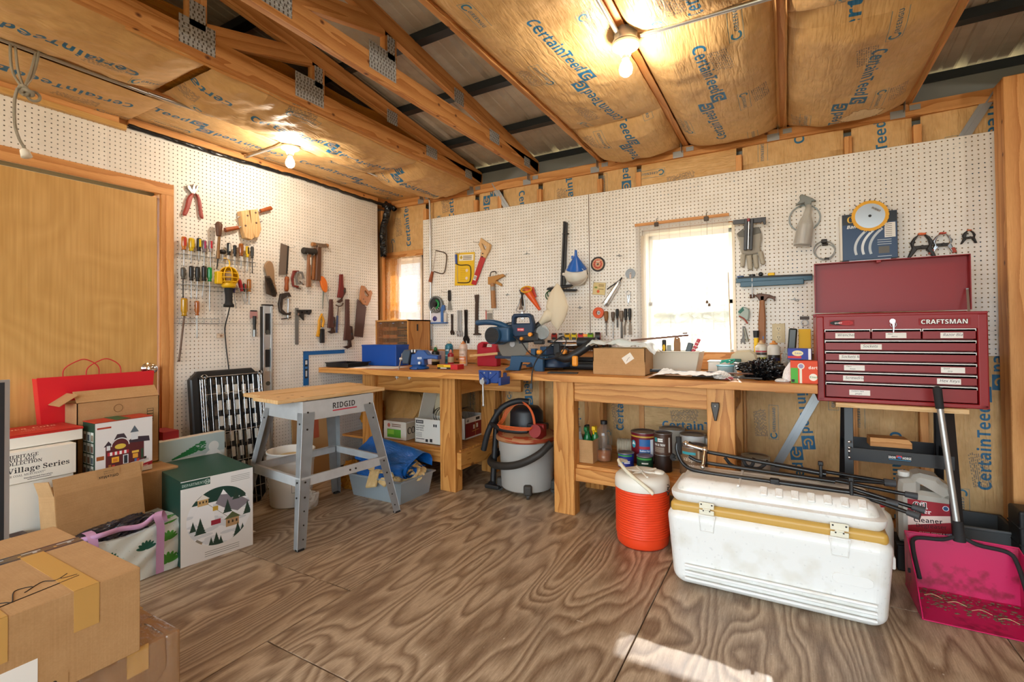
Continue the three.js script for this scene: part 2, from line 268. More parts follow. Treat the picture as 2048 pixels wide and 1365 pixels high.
// strips of paper flange along the joists
const mFlange = MS(0xd9a768, 0.6, { side: THREE.DoubleSide });
for (const [x, z0, z1] of [[2.172, 0, 2.6], [2.757, 0, 2.6], [2.795, 0, 2.7], [3.352, 0, 2.7], [3.39, 0, 2.7], [4.005, 0, 2.6], [0.437, 0, 2.2], [0.972, 0, 2.6]]) {
  const g = new THREE.PlaneGeometry(0.03, z1 - z0, 1, 40); g.rotateX(-PI / 2); const p = g.attributes.position;
  for (let i = 0; i < p.count; i++) { const z = p.getZ(i), e = p.getX(i) > 0; p.setX(i, p.getX(i) * 0.4 + 0.006 * (fbm(z * 6 + x * 7, 3) - 0.5)); p.setY(i, (e ? -0.012 : 0.012) + 0.02 * (fbm(z * 9 + x, x) - 0.5)); }
  g.computeVertexNormals(); g.translate(x, CY - 0.004, (z0 + z1) / 2); part(ceiling, 'paper_flange', ni(g), mFlange);
}

// ---------- walls ----------
const mSheath = MS(0x8a8f90, 0.5, { metalness: 0.3 }), mStud = mPine;
function holed(w, h, t, holes) { return ex([[0, 0], [w, 0], [w, h], [0, h]], t, 0, 0, holes.map(([x0, y0, x1, y1]) => [[x0, y0], [x1, y0], [x1, y1], [x0, y1]])); }
const mPeg = MS(0xf4f2ee, 0.55, { map: tex(256, 256, (u, v) => { const n = fbm(u * 8, v * 8, 4), s = vn(u * 90, v * 90); return mix([255, 254, 252], [238, 234, 228], n).map((q) => q - (s > 0.96 ? 18 : 0)); }) });
function pegboard(cols, rows, keep) {   // x right, y up from the lower left corner; front at z = 0, real holes one inch apart
  const pos = [], nor = [], idx = [], uv = [], R = 0.0039, t = 0.0055;
  const v = (x, y, z, nx, ny, nz) => { pos.push(x, y, z); nor.push(nx, ny, nz); uv.push(x, y); return pos.length / 3 - 1; };
  for (let r = 0; r < rows; r++) for (let c = 0; c < cols; c++) {
    const cx = (c + 0.5) * IN, cyy = (r + 0.5) * IN; if (!keep(cx, cyy)) continue;
    const k = [[1, 1], [-1, 1], [-1, -1], [1, -1]].map(([a, b]) => v(cx + a * IN / 2, cyy + b * IN / 2, 0, 0, 0, 1)), o = [], fi = [], bi = [];
    for (let i = 0; i < 8; i++) { const a = i * PI / 4, x = cx + R * Math.cos(a), y = cyy + R * Math.sin(a); o.push(v(x, y, 0, 0, 0, 1)); fi.push(v(x, y, 0, -Math.cos(a), -Math.sin(a), 0)); bi.push(v(x, y, -t, -Math.cos(a), -Math.sin(a), 0)); }
    for (let q = 0; q < 4; q++) { const a = 2 * q; idx.push(k[q], o[a + 1], o[a], k[q], o[(a + 2) % 8], o[a + 1], k[q], k[(q + 1) % 4], o[(a + 2) % 8]); }
    for (let i = 0; i < 8; i++) { const j = (i + 1) % 8; idx.push(fi[i], fi[j], bi[j], fi[i], bi[j], bi[i]); }
  }
  const g = new THREE.BufferGeometry(); g.setAttribute('position', new THREE.Float32BufferAttribute(pos, 3)); g.setAttribute('normal', new THREE.Float32BufferAttribute(nor, 3)); g.setAttribute('uv', new THREE.Float32BufferAttribute(uv, 2)); g.setIndex(idx); return g;
}
const edge = (w, h) => [bx(w, 0.001, 0.0055, w / 2, 0, -0.0028), bx(w, 0.001, 0.0055, w / 2, h, -0.0028), bx(0.001, h, 0.0055, 0, h / 2, -0.0028), bx(0.001, h, 0.0055, w, h / 2, -0.0028)];
const mHard = MS(0x5e4028, 0.8);
function panel(parent, cols, rows, x, y, z, turn, keep = () => true, edged = 1) {
  const m = part(parent, 'pegboard_panel', pegboard(cols, rows, keep), mPeg); m.position.set(x, y, z); m.rotation.y = turn;
  if (edged) part(m, 'edge', edge(cols * IN, rows * IN), mHard, 'brown hardboard edge'); return m;
}
const WB = [2.47, 0.98, 3.085, 1.89], W2 = [-0.085, 1.0, 0.385, 1.90];   // openings x0, y0, x1, y1
const wallBack = struct('wall_back', null, null, 'back wall of studs and kraft-faced batts covered with white pegboard', 'wall');
{
  const g = holed(7.0, 2.62, 0.03, [WB, W2].map(([a, b, c, d]) => [a + 0.7, b, c + 0.7, d])); g.translate(-0.7, -0.02, -0.13); part(wallBack, 'siding', g, mSheath);
  for (const x of [-0.12, 0.385 + 0.03, 0.99, 1.24, 1.62, 2.14, 2.44, 3.115, 3.72, 4.05, 4.6, 5.2, 5.8]) part(wallBack, 'stud', board(0.038, 2.30, 0.09, x, 1.19, -0.053), mStud);
  for (const y of [0.02, 2.43]) part(wallBack, 'wall_plate', board(6.6, y > 1 ? 0.076 : 0.04, 0.09, 2.7, y, -0.053), mStud);
  for (const [a, b, c, d] of [WB, W2]) { part(wallBack, 'header', board(c - a, 0.06, 0.09, (a + c) / 2, d + 0.03, -0.053), mStud); part(wallBack, 'sill', board(c - a, 0.04, 0.09, (a + c) / 2, b - 0.02, -0.053), mStud); }
  const bays = [[-0.1, 0.40], [0.435, 0.97], [1.01, 1.225], [1.26, 1.60], [1.64, 2.12], [2.16, 2.42], [3.135, 3.70], [3.74, 4.03], [4.07, 4.58]];
  bays.forEach(([a, b], k) => {
    const y0 = k === 0 ? 1.93 : 0.05, y1 = 2.395, g = batt(y1 - y0, b - a, 0.018, { seed: 40 + k * 9, wr: 0.014, ends: 0, u0: k * 0.37 });
    g.rotateX(-PI / 2); g.rotateZ(PI / 2); g.translate((a + b) / 2, (y0 + y1) / 2, -0.042); part(wallBack, 'insulation_batt', g, mKraft[k % 3]);
  });
  for (const [a, b, y0, y1] of [[2.46, 3.1, 0.05, 0.95], [-0.1, 0.4, 0.05, 0.96], [2.46, 3.1, 1.96, 2.395]]) { const g = batt(b - a, y1 - y0, 0.018, { seed: a * 31, wr: 0.012, ends: 0 }); g.rotateX(-PI / 2); g.translate((a + b) / 2, (y0 + y1) / 2, -0.03); part(wallBack, 'insulation_batt', g, mKraft[1]); }
  panel(wallBack, 65, 48, 0.400, 1.0099, 0, 0); panel(wallBack, 96, 48, 2.0567, 1.0099, 0, 0, (x, y) => { const X = x + 2.0567, Y = y + 1.0099; return X < WB[0] || X > WB[2] || Y > WB[3]; });
  part(wallBack, 'furring_strip', [0.45, 1.2, 1.95, 2.1, 2.44, 3.12, 3.75, 4.4].map((x) => board(0.04, 1.2, 0.006, x, 1.62, -0.009)), mHard);
  part(wallBack, 'splash_board', uvb(bx(3.1, 0.115, 0.012, 1.95, 0.951, -0.004, 0.002), 0, 1), mPine, 'strip of printed plywood along the back of the bench');
  // galvanised let-in braces
  for (const [a, b] of [[[1.165, 2.46], [1.36, 2.15]], [[4.375, 2.45], [4.18, 2.1]], [[3.56, 0.80], [3.18, 0.03]]]) {
    const e = part(wallBack, 'wall_brace', [bar([a[0], a[1], -0.01], [b[0], b[1], -0.01], 0.05, 0.002, 0), bar([a[0], a[1], -0.008], [b[0], b[1], -0.008], 0.008, 0.004, 0)], mGalv, 'galvanised steel strip brace');
    e.castShadow = true;
  }
  for (const x of TX.slice(0, 7)) part(wallBack, 'hurricane_tie', [bx(0.07, 0.045, 0.002, x - 0.05, 2.415, -0.005), bx(0.002, 0.08, 0.05, x - 0.022, 2.46, 0.02), bx(0.05, 0.03, 0.002, x + 0.03, 2.44, -0.004)], mGalv);
}
// ---------- window_1: wide window with the blind ----------
const mGlass = new THREE.MeshPhysicalMaterial({ color: 0xffffff, roughness: 0.02, transmission: 1, thickness: 0, ior: 1.45 });
function windowUnit(name, [a, b, c, d], label, mid) {
  const w = struct(name, null, null, label, 'window'), mPale = MS(0xe9dcc6, 0.6);
  const W = c - a, H = d - b, cx = (a + c) / 2, cyy = (b + d) / 2;
  part(w, 'jamb', [board(0.02, H, 0.11, a + 0.01, cyy, -0.05), board(0.02, H, 0.11, c - 0.01, cyy, -0.05)], mPale);
  part(w, 'head', board(W, 0.02, 0.11, cx, d - 0.01, -0.05), mPale); part(w, 'sill', board(W, 0.022, 0.12, cx, b + 0.011, -0.045), mPale);
  const f = (y0, y1, z) => { const o = part(w, 'sash', [bx(W - 0.04, 0.032, 0.025, cx, y0 + 0.016, z, 0.003), bx(W - 0.04, 0.032, 0.025, cx, y1 - 0.016, z, 0.003), bx(0.03, y1 - y0, 0.025, a + 0.035, (y0 + y1) / 2, z, 0.003), bx(0.03, y1 - y0, 0.025, c - 0.035, (y0 + y1) / 2, z, 0.003)], MS(0xe8e6e0, 0.4)); part(o, 'pane', bx(W - 0.1, y1 - y0 - 0.06, 0.003, cx, (y0 + y1) / 2, z), mGlass); };
  f(b + 0.02, mid + 0.016, -0.075); f(mid - 0.016, d - 0.02, -0.1); return w;
}
windowUnit('window_1', WB, 'wide window behind the sheer slatted blind', 1.36);
windowUnit('window_2', W2, 'narrow corner window behind the woven grass curtains', 1.45);

// ---------- left wall with the door ----------
const DZ0 = 2.03, DZ1 = 2.86, DTOP = 2.045, TRO = 2.114;
const wallLeft = struct('wall_left', null, null, 'left wall of white pegboard beside a plywood door', 'wall');
{
  const g = ex([[-6.2, -0.02], [0.7, -0.02], [0.7, 3.4], [-6.2, 3.4]], 0.03, -0.13, 0, [[[-DZ1, -0.01], [-DZ0, -0.01], [-DZ0, DTOP], [-DZ1, DTOP]]]); g.rotateY(LW); part(wallLeft, 'siding', g, mSheath);
  for (const z of [0.1, 0.6, 1.2, 1.8, 2.0, 2.9, 3.4, 4, 4.6, 5.2, 5.8]) part(wallLeft, 'stud', board(0.085, 2.3, 0.038, -0.051, 1.2, z), mStud);
  part(wallLeft, 'wall_plate', board(0.09, 0.08, 6.2, -0.053, 2.43, 3.0), mStud);
  const keep = (z0) => (x, y, Y0) => { const z = z0 - x, Y = y + Y0; return !(z > 1.962 && z < 2.93 && Y < TRO - 0.008); };
  const k1 = keep(2.2965), k2 = keep(4.7);
  panel(wallLeft, 83, 46, 0, 1.2425, 2.2965, LW, (x, y) => k1(x, y, 1.2425), 0); panel(wallLeft, 83, 48, 0, 0.0205, 2.2965, LW, (x, y) => k1(x, y, 0.0205), 0);
  panel(wallLeft, 94, 46, 0, 1.2425, 2.2967 + 94 * IN, LW, (x, y) => { const z = 2.2967 + 94 * IN - x; return !(z > 1.962 && z < 2.93 && y + 1.2425 < TRO - 0.008); }, 0); panel(wallLeft, 94, 48, 0, 0.0205, 2.2967 + 94 * IN, LW, (x, y) => { const z = 2.2967 + 94 * IN - x; return !(z < 2.93); }, 0);
  part(wallLeft, 'furring_strip', [0.2, 0.6, 1.2, 1.75, 3.0, 3.6].map((z) => board(0.006, 2.3, 0.04, -0.009, 1.2, z)), mHard);
  part(wallLeft, 'cornice_board', board(0.022, 0.09, 1.5, 0.018, 2.42, 3.0), mPine); part(wallLeft, 'cornice_board', board(0.03, 0.03, 1.55, 0.018, 2.385, 2.99), MS(0xffffff, 0.5, { map: rep(tLauan, 1, 1) }));
  part(wallLeft, 'cornice_board', board(0.02, 0.035, 2.0, 0.012, 2.432, 1.2), mPine);
  // black plastic sheet bunched along the top and down the corner
  const pl = (pts, r) => { const t = tb(pts, r, 80, false, 10); const p = t.attributes.position; for (let i = 0; i < p.count; i++) { const q = fbm(p.getX(i) * 40 + 3, p.getY(i) * 30 + p.getZ(i) * 30, 3) - 0.5; p.setXYZ(i, p.getX(i) + q * r * 1.1, p.getY(i) + q * r, p.getZ(i) + q * r * 1.2); } t.computeVertexNormals(); return t; };
  part(wallLeft, 'plastic_sheet', [pl([[0.012, 2.405, 2.2], [0.014, 2.40, 1.6], [0.016, 2.412, 1.0], [0.014, 2.404, 0.5], [0.02, 2.40, 0.12]], 0.013), pl([[0.02, 2.41, 0.12], [0.05, 2.36, 0.1], [0.02, 2.2, 0.12], [0.01, 2.1, 0.13], [0.02, 1.95, 0.13], [0.02, 1.90, 0.13]], 0.032), pl([[0.02, 2.42, 0.1], [0.08, 2.385, 0.09], [0.13, 2.345, 0.08]], 0.02)], MS(0x17181a, 0.25), 'bunched black plastic sheeting');
}
{
  const d = struct('door_1', null, null, 'plain tan plywood door in a pine frame', 'door');
  part(d, 'door_slab', uvb(bx(0.035, DTOP - 0.03, DZ1 - DZ0 - 0.02, -0.02, (DTOP - 0.02) / 2, (DZ0 + DZ1) / 2, 0.002), 1, 1), mPlyDoor);
  part(d, 'jamb', [board(0.13, DTOP, 0.02, -0.062, DTOP / 2, DZ0 - 0.009), board(0.13, DTOP, 0.02, -0.062, DTOP / 2, DZ1 + 0.009)], mPine);
  part(d, 'casing', board(0.018, TRO, 0.068, 0.009, TRO / 2, DZ0 - 0.039), mPine); part(d, 'casing', board(0.018, TRO, 0.068, 0.009, TRO / 2, DZ1 + 0.039), mPine); part(d, 'casing', board(0.019, 0.072, DZ1 - DZ0 + 0.145, 0.0095, TRO - 0.036, (DZ0 + DZ1) / 2), mPine);
  const k = part(d, 'knob', mv(lt([[0, 0], [0.033, 0], [0.034, 0.006], [0.014, 0.012], [0.011, 0.035], [0.024, 0.045], [0.03, 0.058], [0.026, 0.07], [0.012, 0.075], [0, 0.075]], 28), 0, 0.966, 2.095, 0, 0, -PI / 2), mChrome, 'round chrome door knob'); void k;
}
// the walls behind and to the right of the camera; the wide opening behind lets the daylight in
{
  const front = struct('wall_front', null, null, 'wall behind the camera with a wide vehicle opening', 'wall');
  const g = holed(7.0, 3.2, 0.1, [[1.0, 0.0, 6.0, 2.35]]); g.translate(-0.7, -0.02, 6.0); part(front, 'siding', g, mSheath);
  const right = struct('wall_right', null, null, 'plain sheathed wall on the right', 'wall');
  part(right, 'siding', bx(0.05, 3.2, 6.2, 6.2, 1.58, 2.95), MS(0xb08a5a, 0.7));
  part(right, 'stud', [0.3, 0.9, 1.5, 2.1, 2.7].map((z) => board(0.09, 2.4, 0.04, 6.13, 1.2, z)), mPine);
}
{
  const p = thing('timber_post', 'square rough timber post at the end of the pegboard', 'post', [4.43, 0, 0.098]);
  part(p, 'post', board(0.14, 2.452, 0.14, 0.0, 1.226, 0, 0.006), mPine); part(p, 'post_side', board(0.04, 2.43, 0.12, 0.095, 1.215, 0.0, 0.003), mPine);
}
// ---------- outside ----------
{
  const g = new THREE.PlaneGeometry(160, 160, 40, 40); g.rotateX(-PI / 2); const p = g.attributes.position; for (let i = 0; i < p.count; i++) p.setY(i, Math.hypot(p.getX(i), p.getZ(i)) > 14 ? 2.5 * (fbm(p.getX(i) * 0.03, p.getZ(i) * 0.03, 3) - 0.5) : 0); g.computeVertexNormals();
  const m = struct('ground', ni(g), MS(0x9a8a68, 0.95, { map: tex(128, 128, (u, v) => mix([255, 250, 235], [190, 180, 150], fbm(u * 20, v * 20, 4))) }), 'dry sunlit ground outside the windows', 'ground'); m.position.set(2, -0.35, 0);
  const mLeaf = MS(0x9aa088, 0.9);
  for (const [x, z, h, r] of [[-10, -26, 4.5, 3], [-2, -31, 5, 3.3], [-18, -29, 4.2, 3], [6, -28, 4, 3], [-26, -25, 5, 3.2]]) {
    const t = thing('tree', 'pale green tree standing far outside the window', 'tree', [x, -0.5, z], 0, 'trees outside the window');
    part(t, 'trunk', pole([0, 0, 0], [0, h * 0.6, 0], 0.25, 0.14), MS(0x5b4635, 0.9));
    const c = new THREE.IcosahedronGeometry(r, 14), q = c.attributes.position; for (let i = 0; i < q.count; i++) { const k = 0.55 + 0.85 * fbm(q.getX(i) * 1.6 + x, q.getY(i) * 1.6 + q.getZ(i) * 1.3, 5); q.setXYZ(i, q.getX(i) * k, q.getY(i) * k * 0.75, q.getZ(i) * k); } c.computeVertexNormals();
    part(t, 'crown', ni(c).translate(0, h * 0.8, 0), mLeaf);
  }
}
// ---------- ceiling lamps and conduit ----------
function lamp(name, x, z, label) {
  const y = CY - 0.045, o = thing(name, label, 'ceiling lamp', [x, y, z], 0, undefined);
  part(o, 'junction_box', [cy(0.052, 0.052, 0.05, 0, 0.02, 0, 0, 0, 0, 8), cy(0.056, 0.056, 0.006, 0, -0.006, 0, 0, 0, 0, 24)], mGalv);
  part(o, 'lampholder', lt([[0, 0], [0.058, -0.006], [0.06, -0.016], [0.052, -0.022], [0.03, -0.03], [0.024, -0.05], [0.021, -0.056], [0, -0.056]].map(([a, b]) => [a, b - 0.008]), 32), MS(0xf3f0ea, 0.3), 'white porcelain lampholder');
  part(o, 'socket', cy(0.016, 0.016, 0.02, 0, -0.070, 0), mSteel);
  const m = MS(0xffffff, 0.3, { emissive: new THREE.Color().setRGB(1, 0.82, 0.6), emissiveIntensity: 5 });
  part(o, 'bulb', lt([[0.013, -0.07], [0.015, -0.085], [0.026, -0.105], [0.030, -0.123], [0.026, -0.142], [0.014, -0.153], [0, -0.156]], 24), m, 'glowing white light bulb');
  const l = new THREE.PointLight(new THREE.Color().setRGB(1, 0.88, 0.72), 1.15, 0, 2); l.position.set(x, y - 0.12, z); l.castShadow = true; l.shadow.radius = 1.5; scene.add(l); return o;
}
lamp('ceiling_lamp', 2.785, 1.497, 'bare bulb on a round box under the pillowed ceiling paper above the window');
lamp('ceiling_lamp', 0.522, 1.497, 'bare bulb on a box near the hand tool wall');
lamp('ceiling_lamp', 2.785, 4.1, 'unseen bulb added for top light at the far end of the ceiling conduit'); lamp('ceiling_lamp', 0.50, 3.9, 'unseen bulb added for top light above the door end of the tool wall'); lamp('ceiling_lamp', 5.25, 1.42, 'unseen bulb added for top light where the crossing conduit runs beyond the post');  // three unseen lamps where the conduits run on, added for more light from above
{
  const y = CY - 0.03, mC = MS(0xc3c6c8, 0.3, { metalness: 0.9 });
  const c = (label, geos) => { const o = thing('conduit', label, 'conduit', [0, 0, 0]); part(o, 'pipe', geos, mC); return o; };
  const a = c('thin steel conduit running from the lamp box above the tools down to the outlet', [tb([[0.522, y, 1.44], [0.515, y, 0.9], [0.505, y, 0.25]], 0.009), tb([[0.505, y, 0.26], [0.503, y, 0.1], [0.502, y - 0.03, 0.045], [0.50, y - 0.10, 0.022], [0.50, 1.7, 0.018], [0.50, 1.1, 0.018]], 0.009, 60)]); part(a, 'coupling', cy(0.012, 0.012, 0.03, 0.517, y, 0.95, PI / 2), mC);
  c('thin steel conduit along the joist from the rope to the tool wall lamp', [pole([0.47, y, 3.6], [0.47, y, 2.28], 0.009), pole([0.475, y, 2.30], [0.522, y, 1.55], 0.009)]);
  c('short steel conduit from the lamp box to the top of the tool wall', [pole([0.47, y, 1.497], [0.02, y - 0.005, 1.497], 0.009)]);
  c('steel conduit running along the ceiling joist towards the open side', [pole([2.765, y, 1.56], [2.765, y, 3.9], 0.010)]);
  c('steel conduit crossing the pillowed batts from the lamp box', [pole([2.85, y - 0.01, 1.497], [5.2, y - 0.01, 1.42], 0.010)]);
}
// ---------- benches ----------
const bench = (name, label) => thing(name, label, 'workbench', [0, 0, 0]);
{
  const b = bench('workbench', 'low solid wood workbench in the corner holding the blue bench vise'), T = 0.885;
  for (const [z, d] of [[0.12, 0.235], [0.36, 0.235], [0.60, 0.235], [0.795, 0.145]]) part(b, 'top_plank', board(1.615, 0.04, d, 0.815, T - 0.02, z), mBench);
  for (const x of [0.40, 1.20]) { part(b, 'leg', board(0.139, 0.845, 0.089, x, 0.4225, 0.655, 0.004), mBench); part(b, 'leg', board(0.139, 0.845, 0.089, x, 0.4225, 0.1, 0.004), mBench); }
  part(b, 'apron', board(0.71, 0.14, 0.038, 0.80, 0.775, 0.64), mBench); part(b, 'apron', board(0.038, 0.14, 0.47, 1.25, 0.775, 0.38), mBench); part(b, 'apron', board(0.34, 0.14, 0.038, 1.44, 0.775, 0.30), mBench);
  part(b, 'stretcher', board(0.038, 0.12, 0.6, 1.289, 0.225, 0.38), mBench); part(b, 'stretcher', board(0.71, 0.09, 0.038, 0.80, 0.235, 0.64), mBench); part(b, 'shelf', board(1.25, 0.018, 0.60, 0.66, 0.291, 0.35), mBench);
}
{
  const b = bench('workbench', 'long wood workbench under the wide window with four by four legs'), T = 0.89;
  for (const [z, d] of [[0.13, 0.25], [0.39, 0.25], [0.64, 0.235]]) part(b, 'top_plank', board(1.785, 0.042, d, 2.61, T - 0.021, z), mBench);
  for (const x of [2.125, 3.055]) { part(b, 'leg', board(0.141, 0.848, 0.089, x, 0.424, 0.655, 0.004), mBench); part(b, 'leg', board(0.141, 0.848, 0.089, x, 0.424, 0.1, 0.004), mBench); }
  part(b, 'apron', board(0.79, 0.125, 0.038, 2.59, 0.785, 0.665), mBench); part(b, 'apron', board(0.05, 0.14, 0.46, 2.10, 0.775, 0.37), mBench); part(b, 'apron', board(0.05, 0.14, 0.46, 3.09, 0.775, 0.37), mBench);
  part(b, 'batten', board(0.09, 0.02, 0.5, 3.36, 0.838, 0.38), mBench); part(b, 'batten', board(0.09, 0.02, 0.5, 1.84, 0.838, 0.38), mBench);
  part(b, 'shelf', board(0.79, 0.03, 0.6, 2.59, 0.30, 0.36), mBench); part(b, 'stretcher', board(0.79, 0.08, 0.038, 2.59, 0.255, 0.66), mBench);
}
// ---------- tool chest on its stand ----------
const label9 = (w, h, lines) => printMat(w, h, (g) => { g.fillStyle = '#eceae4'; g.fillRect(0, 0, w, h); g.fillStyle = '#3c3c40'; g.font = 'italic ' + h / (lines.length * 1.5) + 'px sans-serif'; lines.forEach((t, k) => g.fillText(t, w * 0.1 + k * w * 0.18, h * (k + 0.72) / (lines.length + 0.15))); }, 0.7);
{
  const W = 0.658, H = 0.435, D = 0.30, o = thing('tool_chest', 'red steel tool chest with labelled drawers and its lid standing open', 'tool chest', [3.837, 0.795, 0.45]);
  const mR = MS(0x8c0f16, 0.42), mRd = MS(0x840d13, 0.42), f = D / 2;
  part(o, 'body', [bx(W, 0.02, D, 0, 0.01, 0, 0.004), bx(0.034, H, D, -W / 2 + 0.017, H / 2, 0, 0.006), bx(0.037, H, D, W / 2 - 0.0185, H / 2, 0, 0.006), bx(W, H, 0.02, 0, H / 2, -f + 0.01, 0.004), bx(W - 0.064, 0.068, 0.011, 0, H - 0.034, f - 0.0065, 0.003), bx(W - 0.02, 0.004, D - 0.02, 0, H - 0.08, 0)], mR);
  part(o, 'inner_panel', bx(W - 0.06, 0.35, 0.01, 0, 0.19, f - 0.06), mR);
  const x0 = -W / 2 + 0.035, x1 = W / 2 - 0.038, rows = [[0.067, 0.052], [0.123, 0.052], [0.178, 0.049], [0.231, 0.049], [0.284, 0.049], [0.337, 0.077]], mTrim = MS(0xcfcfcb, 0.35, { metalness: 0.3 });
  const names = { 0: [[0.1, ['Wrenches']], [0.1, ['Allen', 'Metric']], [0.1, ['Razor Blades']]], 1: [[-0.10, ['Sockets']]], 2: [[-0.19, ['Sockets Metric']]], 3: [[-0.17, ['Pliers', 'Rasps']], [0.205, ['Quick', 'Grip']]], 4: [[-0.175, ['Screwdrivers']], [0.19, ['Hex Keys']]], 5: [[-0.15, ['Cutters, tape', 'gauges']]] };
  rows.forEach(([t, h], r) => {
    const n = r ? 1 : 3, w = (x1 - x0) / n;
    for (let k = 0; k < n; k++) {
      const cx = x0 + w * (k + 0.5), d = part(o, 'drawer', [bx(w - 0.006, h - 0.006, 0.03, cx, H - t - h / 2, f - 0.019, 0.002)], mRd);
      part(d, 'drawer_pull', ex([[0, 0], [0.012, 0.002], [0.013, -0.012], [0.009, -0.014], [0.004, -0.012], [0, -0.012]], w - 0.004, 0, 0.0005).rotateY(-PI / 2).rotateY(PI).translate(0, 0, 0).rotateY(0).applyMatrix4(new THREE.Matrix4().makeTranslation(cx - w / 2 + 0.002, H - t - 0.001, f - 0.004)), mTrim, 'light grey full-width drawer pull');
      for (const [lx, ls] of (r ? names[r] : [names[0][k]])) part(d, 'drawer_label', sheet(r ? 0.085 : 0.08, 0.026, r ? lx : cx + (k - 1) * 0.01, H - t - h * 0.62, f - 0.0035), label9(128, 40, ls), 'white handwritten drawer label');
    }
  });
  const badge = printMat(256, 80, (g) => { g.fillStyle = '#8c0f16'; g.fillRect(0, 0, 256, 80); g.fillStyle = '#141414'; g.beginPath(); g.ellipse(128, 40, 122, 34, 0, 0, 7); g.fill(); g.fillStyle = '#b3252b'; g.beginPath(); g.ellipse(170, 40, 78, 30, 0, 0, 7); g.fill(); g.fillStyle = '#e8e8e8'; g.font = 'italic bold 26px sans-serif'; g.fillText('QUIET', 52, 50); g.fillStyle = '#8a1a1c'; g.fillText('GLIDE', 138, 50); });
  part(o, 'badge', sheet(0.105, 0.03, -W / 2 + 0.11, H - 0.035, f + 0.0008), badge);
  const word = printMat(512, 96, (g) => { g.fillStyle = '#8c0f16'; g.fillRect(0, 0, 512, 96); g.font = 'bold 80px sans-serif'; g.lineWidth = 9; g.strokeStyle = '#111'; g.textAlign = 'center'; g.strokeText('CRAFTSMAN', 256, 76, 490); g.fillStyle = '#f4f4f2'; g.fillText('CRAFTSMAN', 256, 76, 490); });
  part(o, 'lettering', sheet(0.185, 0.034, W / 2 - 0.152, H - 0.035, f + 0.0008), word);
  part(o, 'lock', cy(0.011, 0.011, 0.008, -0.015, H - 0.03, f + 0.004, PI / 2), mChrome); part(o, 'key', [to(0.012, 0.0012, -0.013, H - 0.046, f + 0.01), ex([[-0.006, 0], [0.006, 0], [0.004, -0.022], [0.002, -0.045], [-0.003, -0.045], [-0.003, -0.02]], 0.002, 0).translate(-0.012, H - 0.04, f + 0.008)], mSteel, 'key hanging in the lock');
  const L = part(o, 'lid', [bx(W, 0.275, 0.004, 0.008, H + 0.163, -f + 0.012, 0.001), bx(0.004, 0.275, 0.045, -W / 2 + 0.01, H + 0.163, -f + 0.034), bx(0.004, 0.275, 0.045, W / 2 + 0.006, H + 0.163, -f + 0.034), bx(W, 0.004, 0.045, 0.008, H + 0.30, -f + 0.034), bx(W, 0.02, 0.02, 0, H + 0.01, -f + 0.01, 0.004)], mR);
  part(L, 'lid_catch', bx(0.02, 0.012, 0.006, -0.03, H + 0.292, -f + 0.058, 0.002), mR); part(L, 'lid_stay', [bar([W / 2 - 0.004, H + 0.13, -f + 0.04], [W / 2 - 0.02, H + 0.01, -f + 0.12], 0.01, 0.002), cy(0.004, 0.004, 0.01, W / 2 - 0.004, H + 0.13, -f + 0.04, 0, 0, PI / 2)], mSteel);
  part(o, 'rim', [bx(W, 0.012, 0.01, 0, H + 0.004, f - 0.006, 0.003)], mR);
}
{
  const o = thing('folding_work_stand', 'black steel folding work stand under the red tool chest', 'stand', [3.837, 0, 0.47]);
  part(o, 'top_board', board(0.505, 0.022, 0.13, 0, 0.782, 0.09), mPale); part(o, 'top_board', board(0.505, 0.022, 0.13, 0, 0.782, -0.08), mPale);
  const mB = MS(0x17181c, 0.35), leg = (s, z0, z1) => part(o, 'leg', [bar([s * 0.195, 0.772, z0], [s * 0.21, 0.004, z1], 0.038, 0.003), bar([s * 0.178, 0.772, z0 - 0.012 * Math.sign(z1)], [s * 0.193, 0.004, z1 - 0.012 * Math.sign(z1)], 0.003, 0.03)], mB);
  for (const s of [-1, 1]) { leg(s, 0.10, 0.20); leg(s, -0.09, -0.19); part(o, 'side_rail', bar([s * 0.2, 0.54, 0.14], [s * 0.2, 0.54, -0.14], 0.003, 0.06), mB); }
  for (const [z, y] of [[0.142, 0.54], [-0.135, 0.545]]) part(o, 'cross_rail', [bx(0.40, 0.062, 0.003, 0, y, z), bx(0.40, 0.003, 0.02, 0, y - 0.03, z - 0.01 * Math.sign(z))], mB);
  part(o, 'bolt', [0.6, 0.57, 0.553, 0.522].map((y) => sp(0.006, -0.2, y, 0.15, 1, 1, 0.5, 10)).concat([0.62, 0.58].map((y) => sp(0.006, 0.2, y, -0.12, 1, 1, 0.5, 10))), mChrome);
  part(o, 'brand_sticker', sheet(0.09, 0.028, 0.0, 0.541, 0.1445), printMat(256, 80, (g) => { g.fillStyle = '#17181c'; g.fillRect(0, 0, 256, 80); g.fillStyle = '#d43b3b'; g.fillRect(92, 6, 60, 30); g.fillStyle = '#2b6fb0'; g.beginPath(); g.arc(124, 38, 22, PI, 2.2 * PI); g.fill(); g.fillStyle = '#e9e9e6'; g.font = 'bold 44px sans-serif'; g.fillText('IRON', 4, 52, 82); g.fillText('HORSE', 156, 52, 98); g.fillStyle = '#2b8fc0'; g.fillRect(10, 62, 236, 6); }));
  const b = thing('wood_block', 'stubby timber block lying on the black stand rails', 'wood block', [3.82, 0.565, 0.45], 0.05); part(b, 'block', ex([[-0.085, 0], [0.085, 0], [0.085, 0.028], [0.07, 0.045], [-0.085, 0.045]], 0.085, -0.04, 0.001), mPine);
  /*, 'thin dark slat spanning the rails of the black stand', 'slat', [3.837, 0.512, 0.47]); part(t2, 'slat', [bx(0.30, 0.006, 0.27, 0, 0.0, 0), */
}
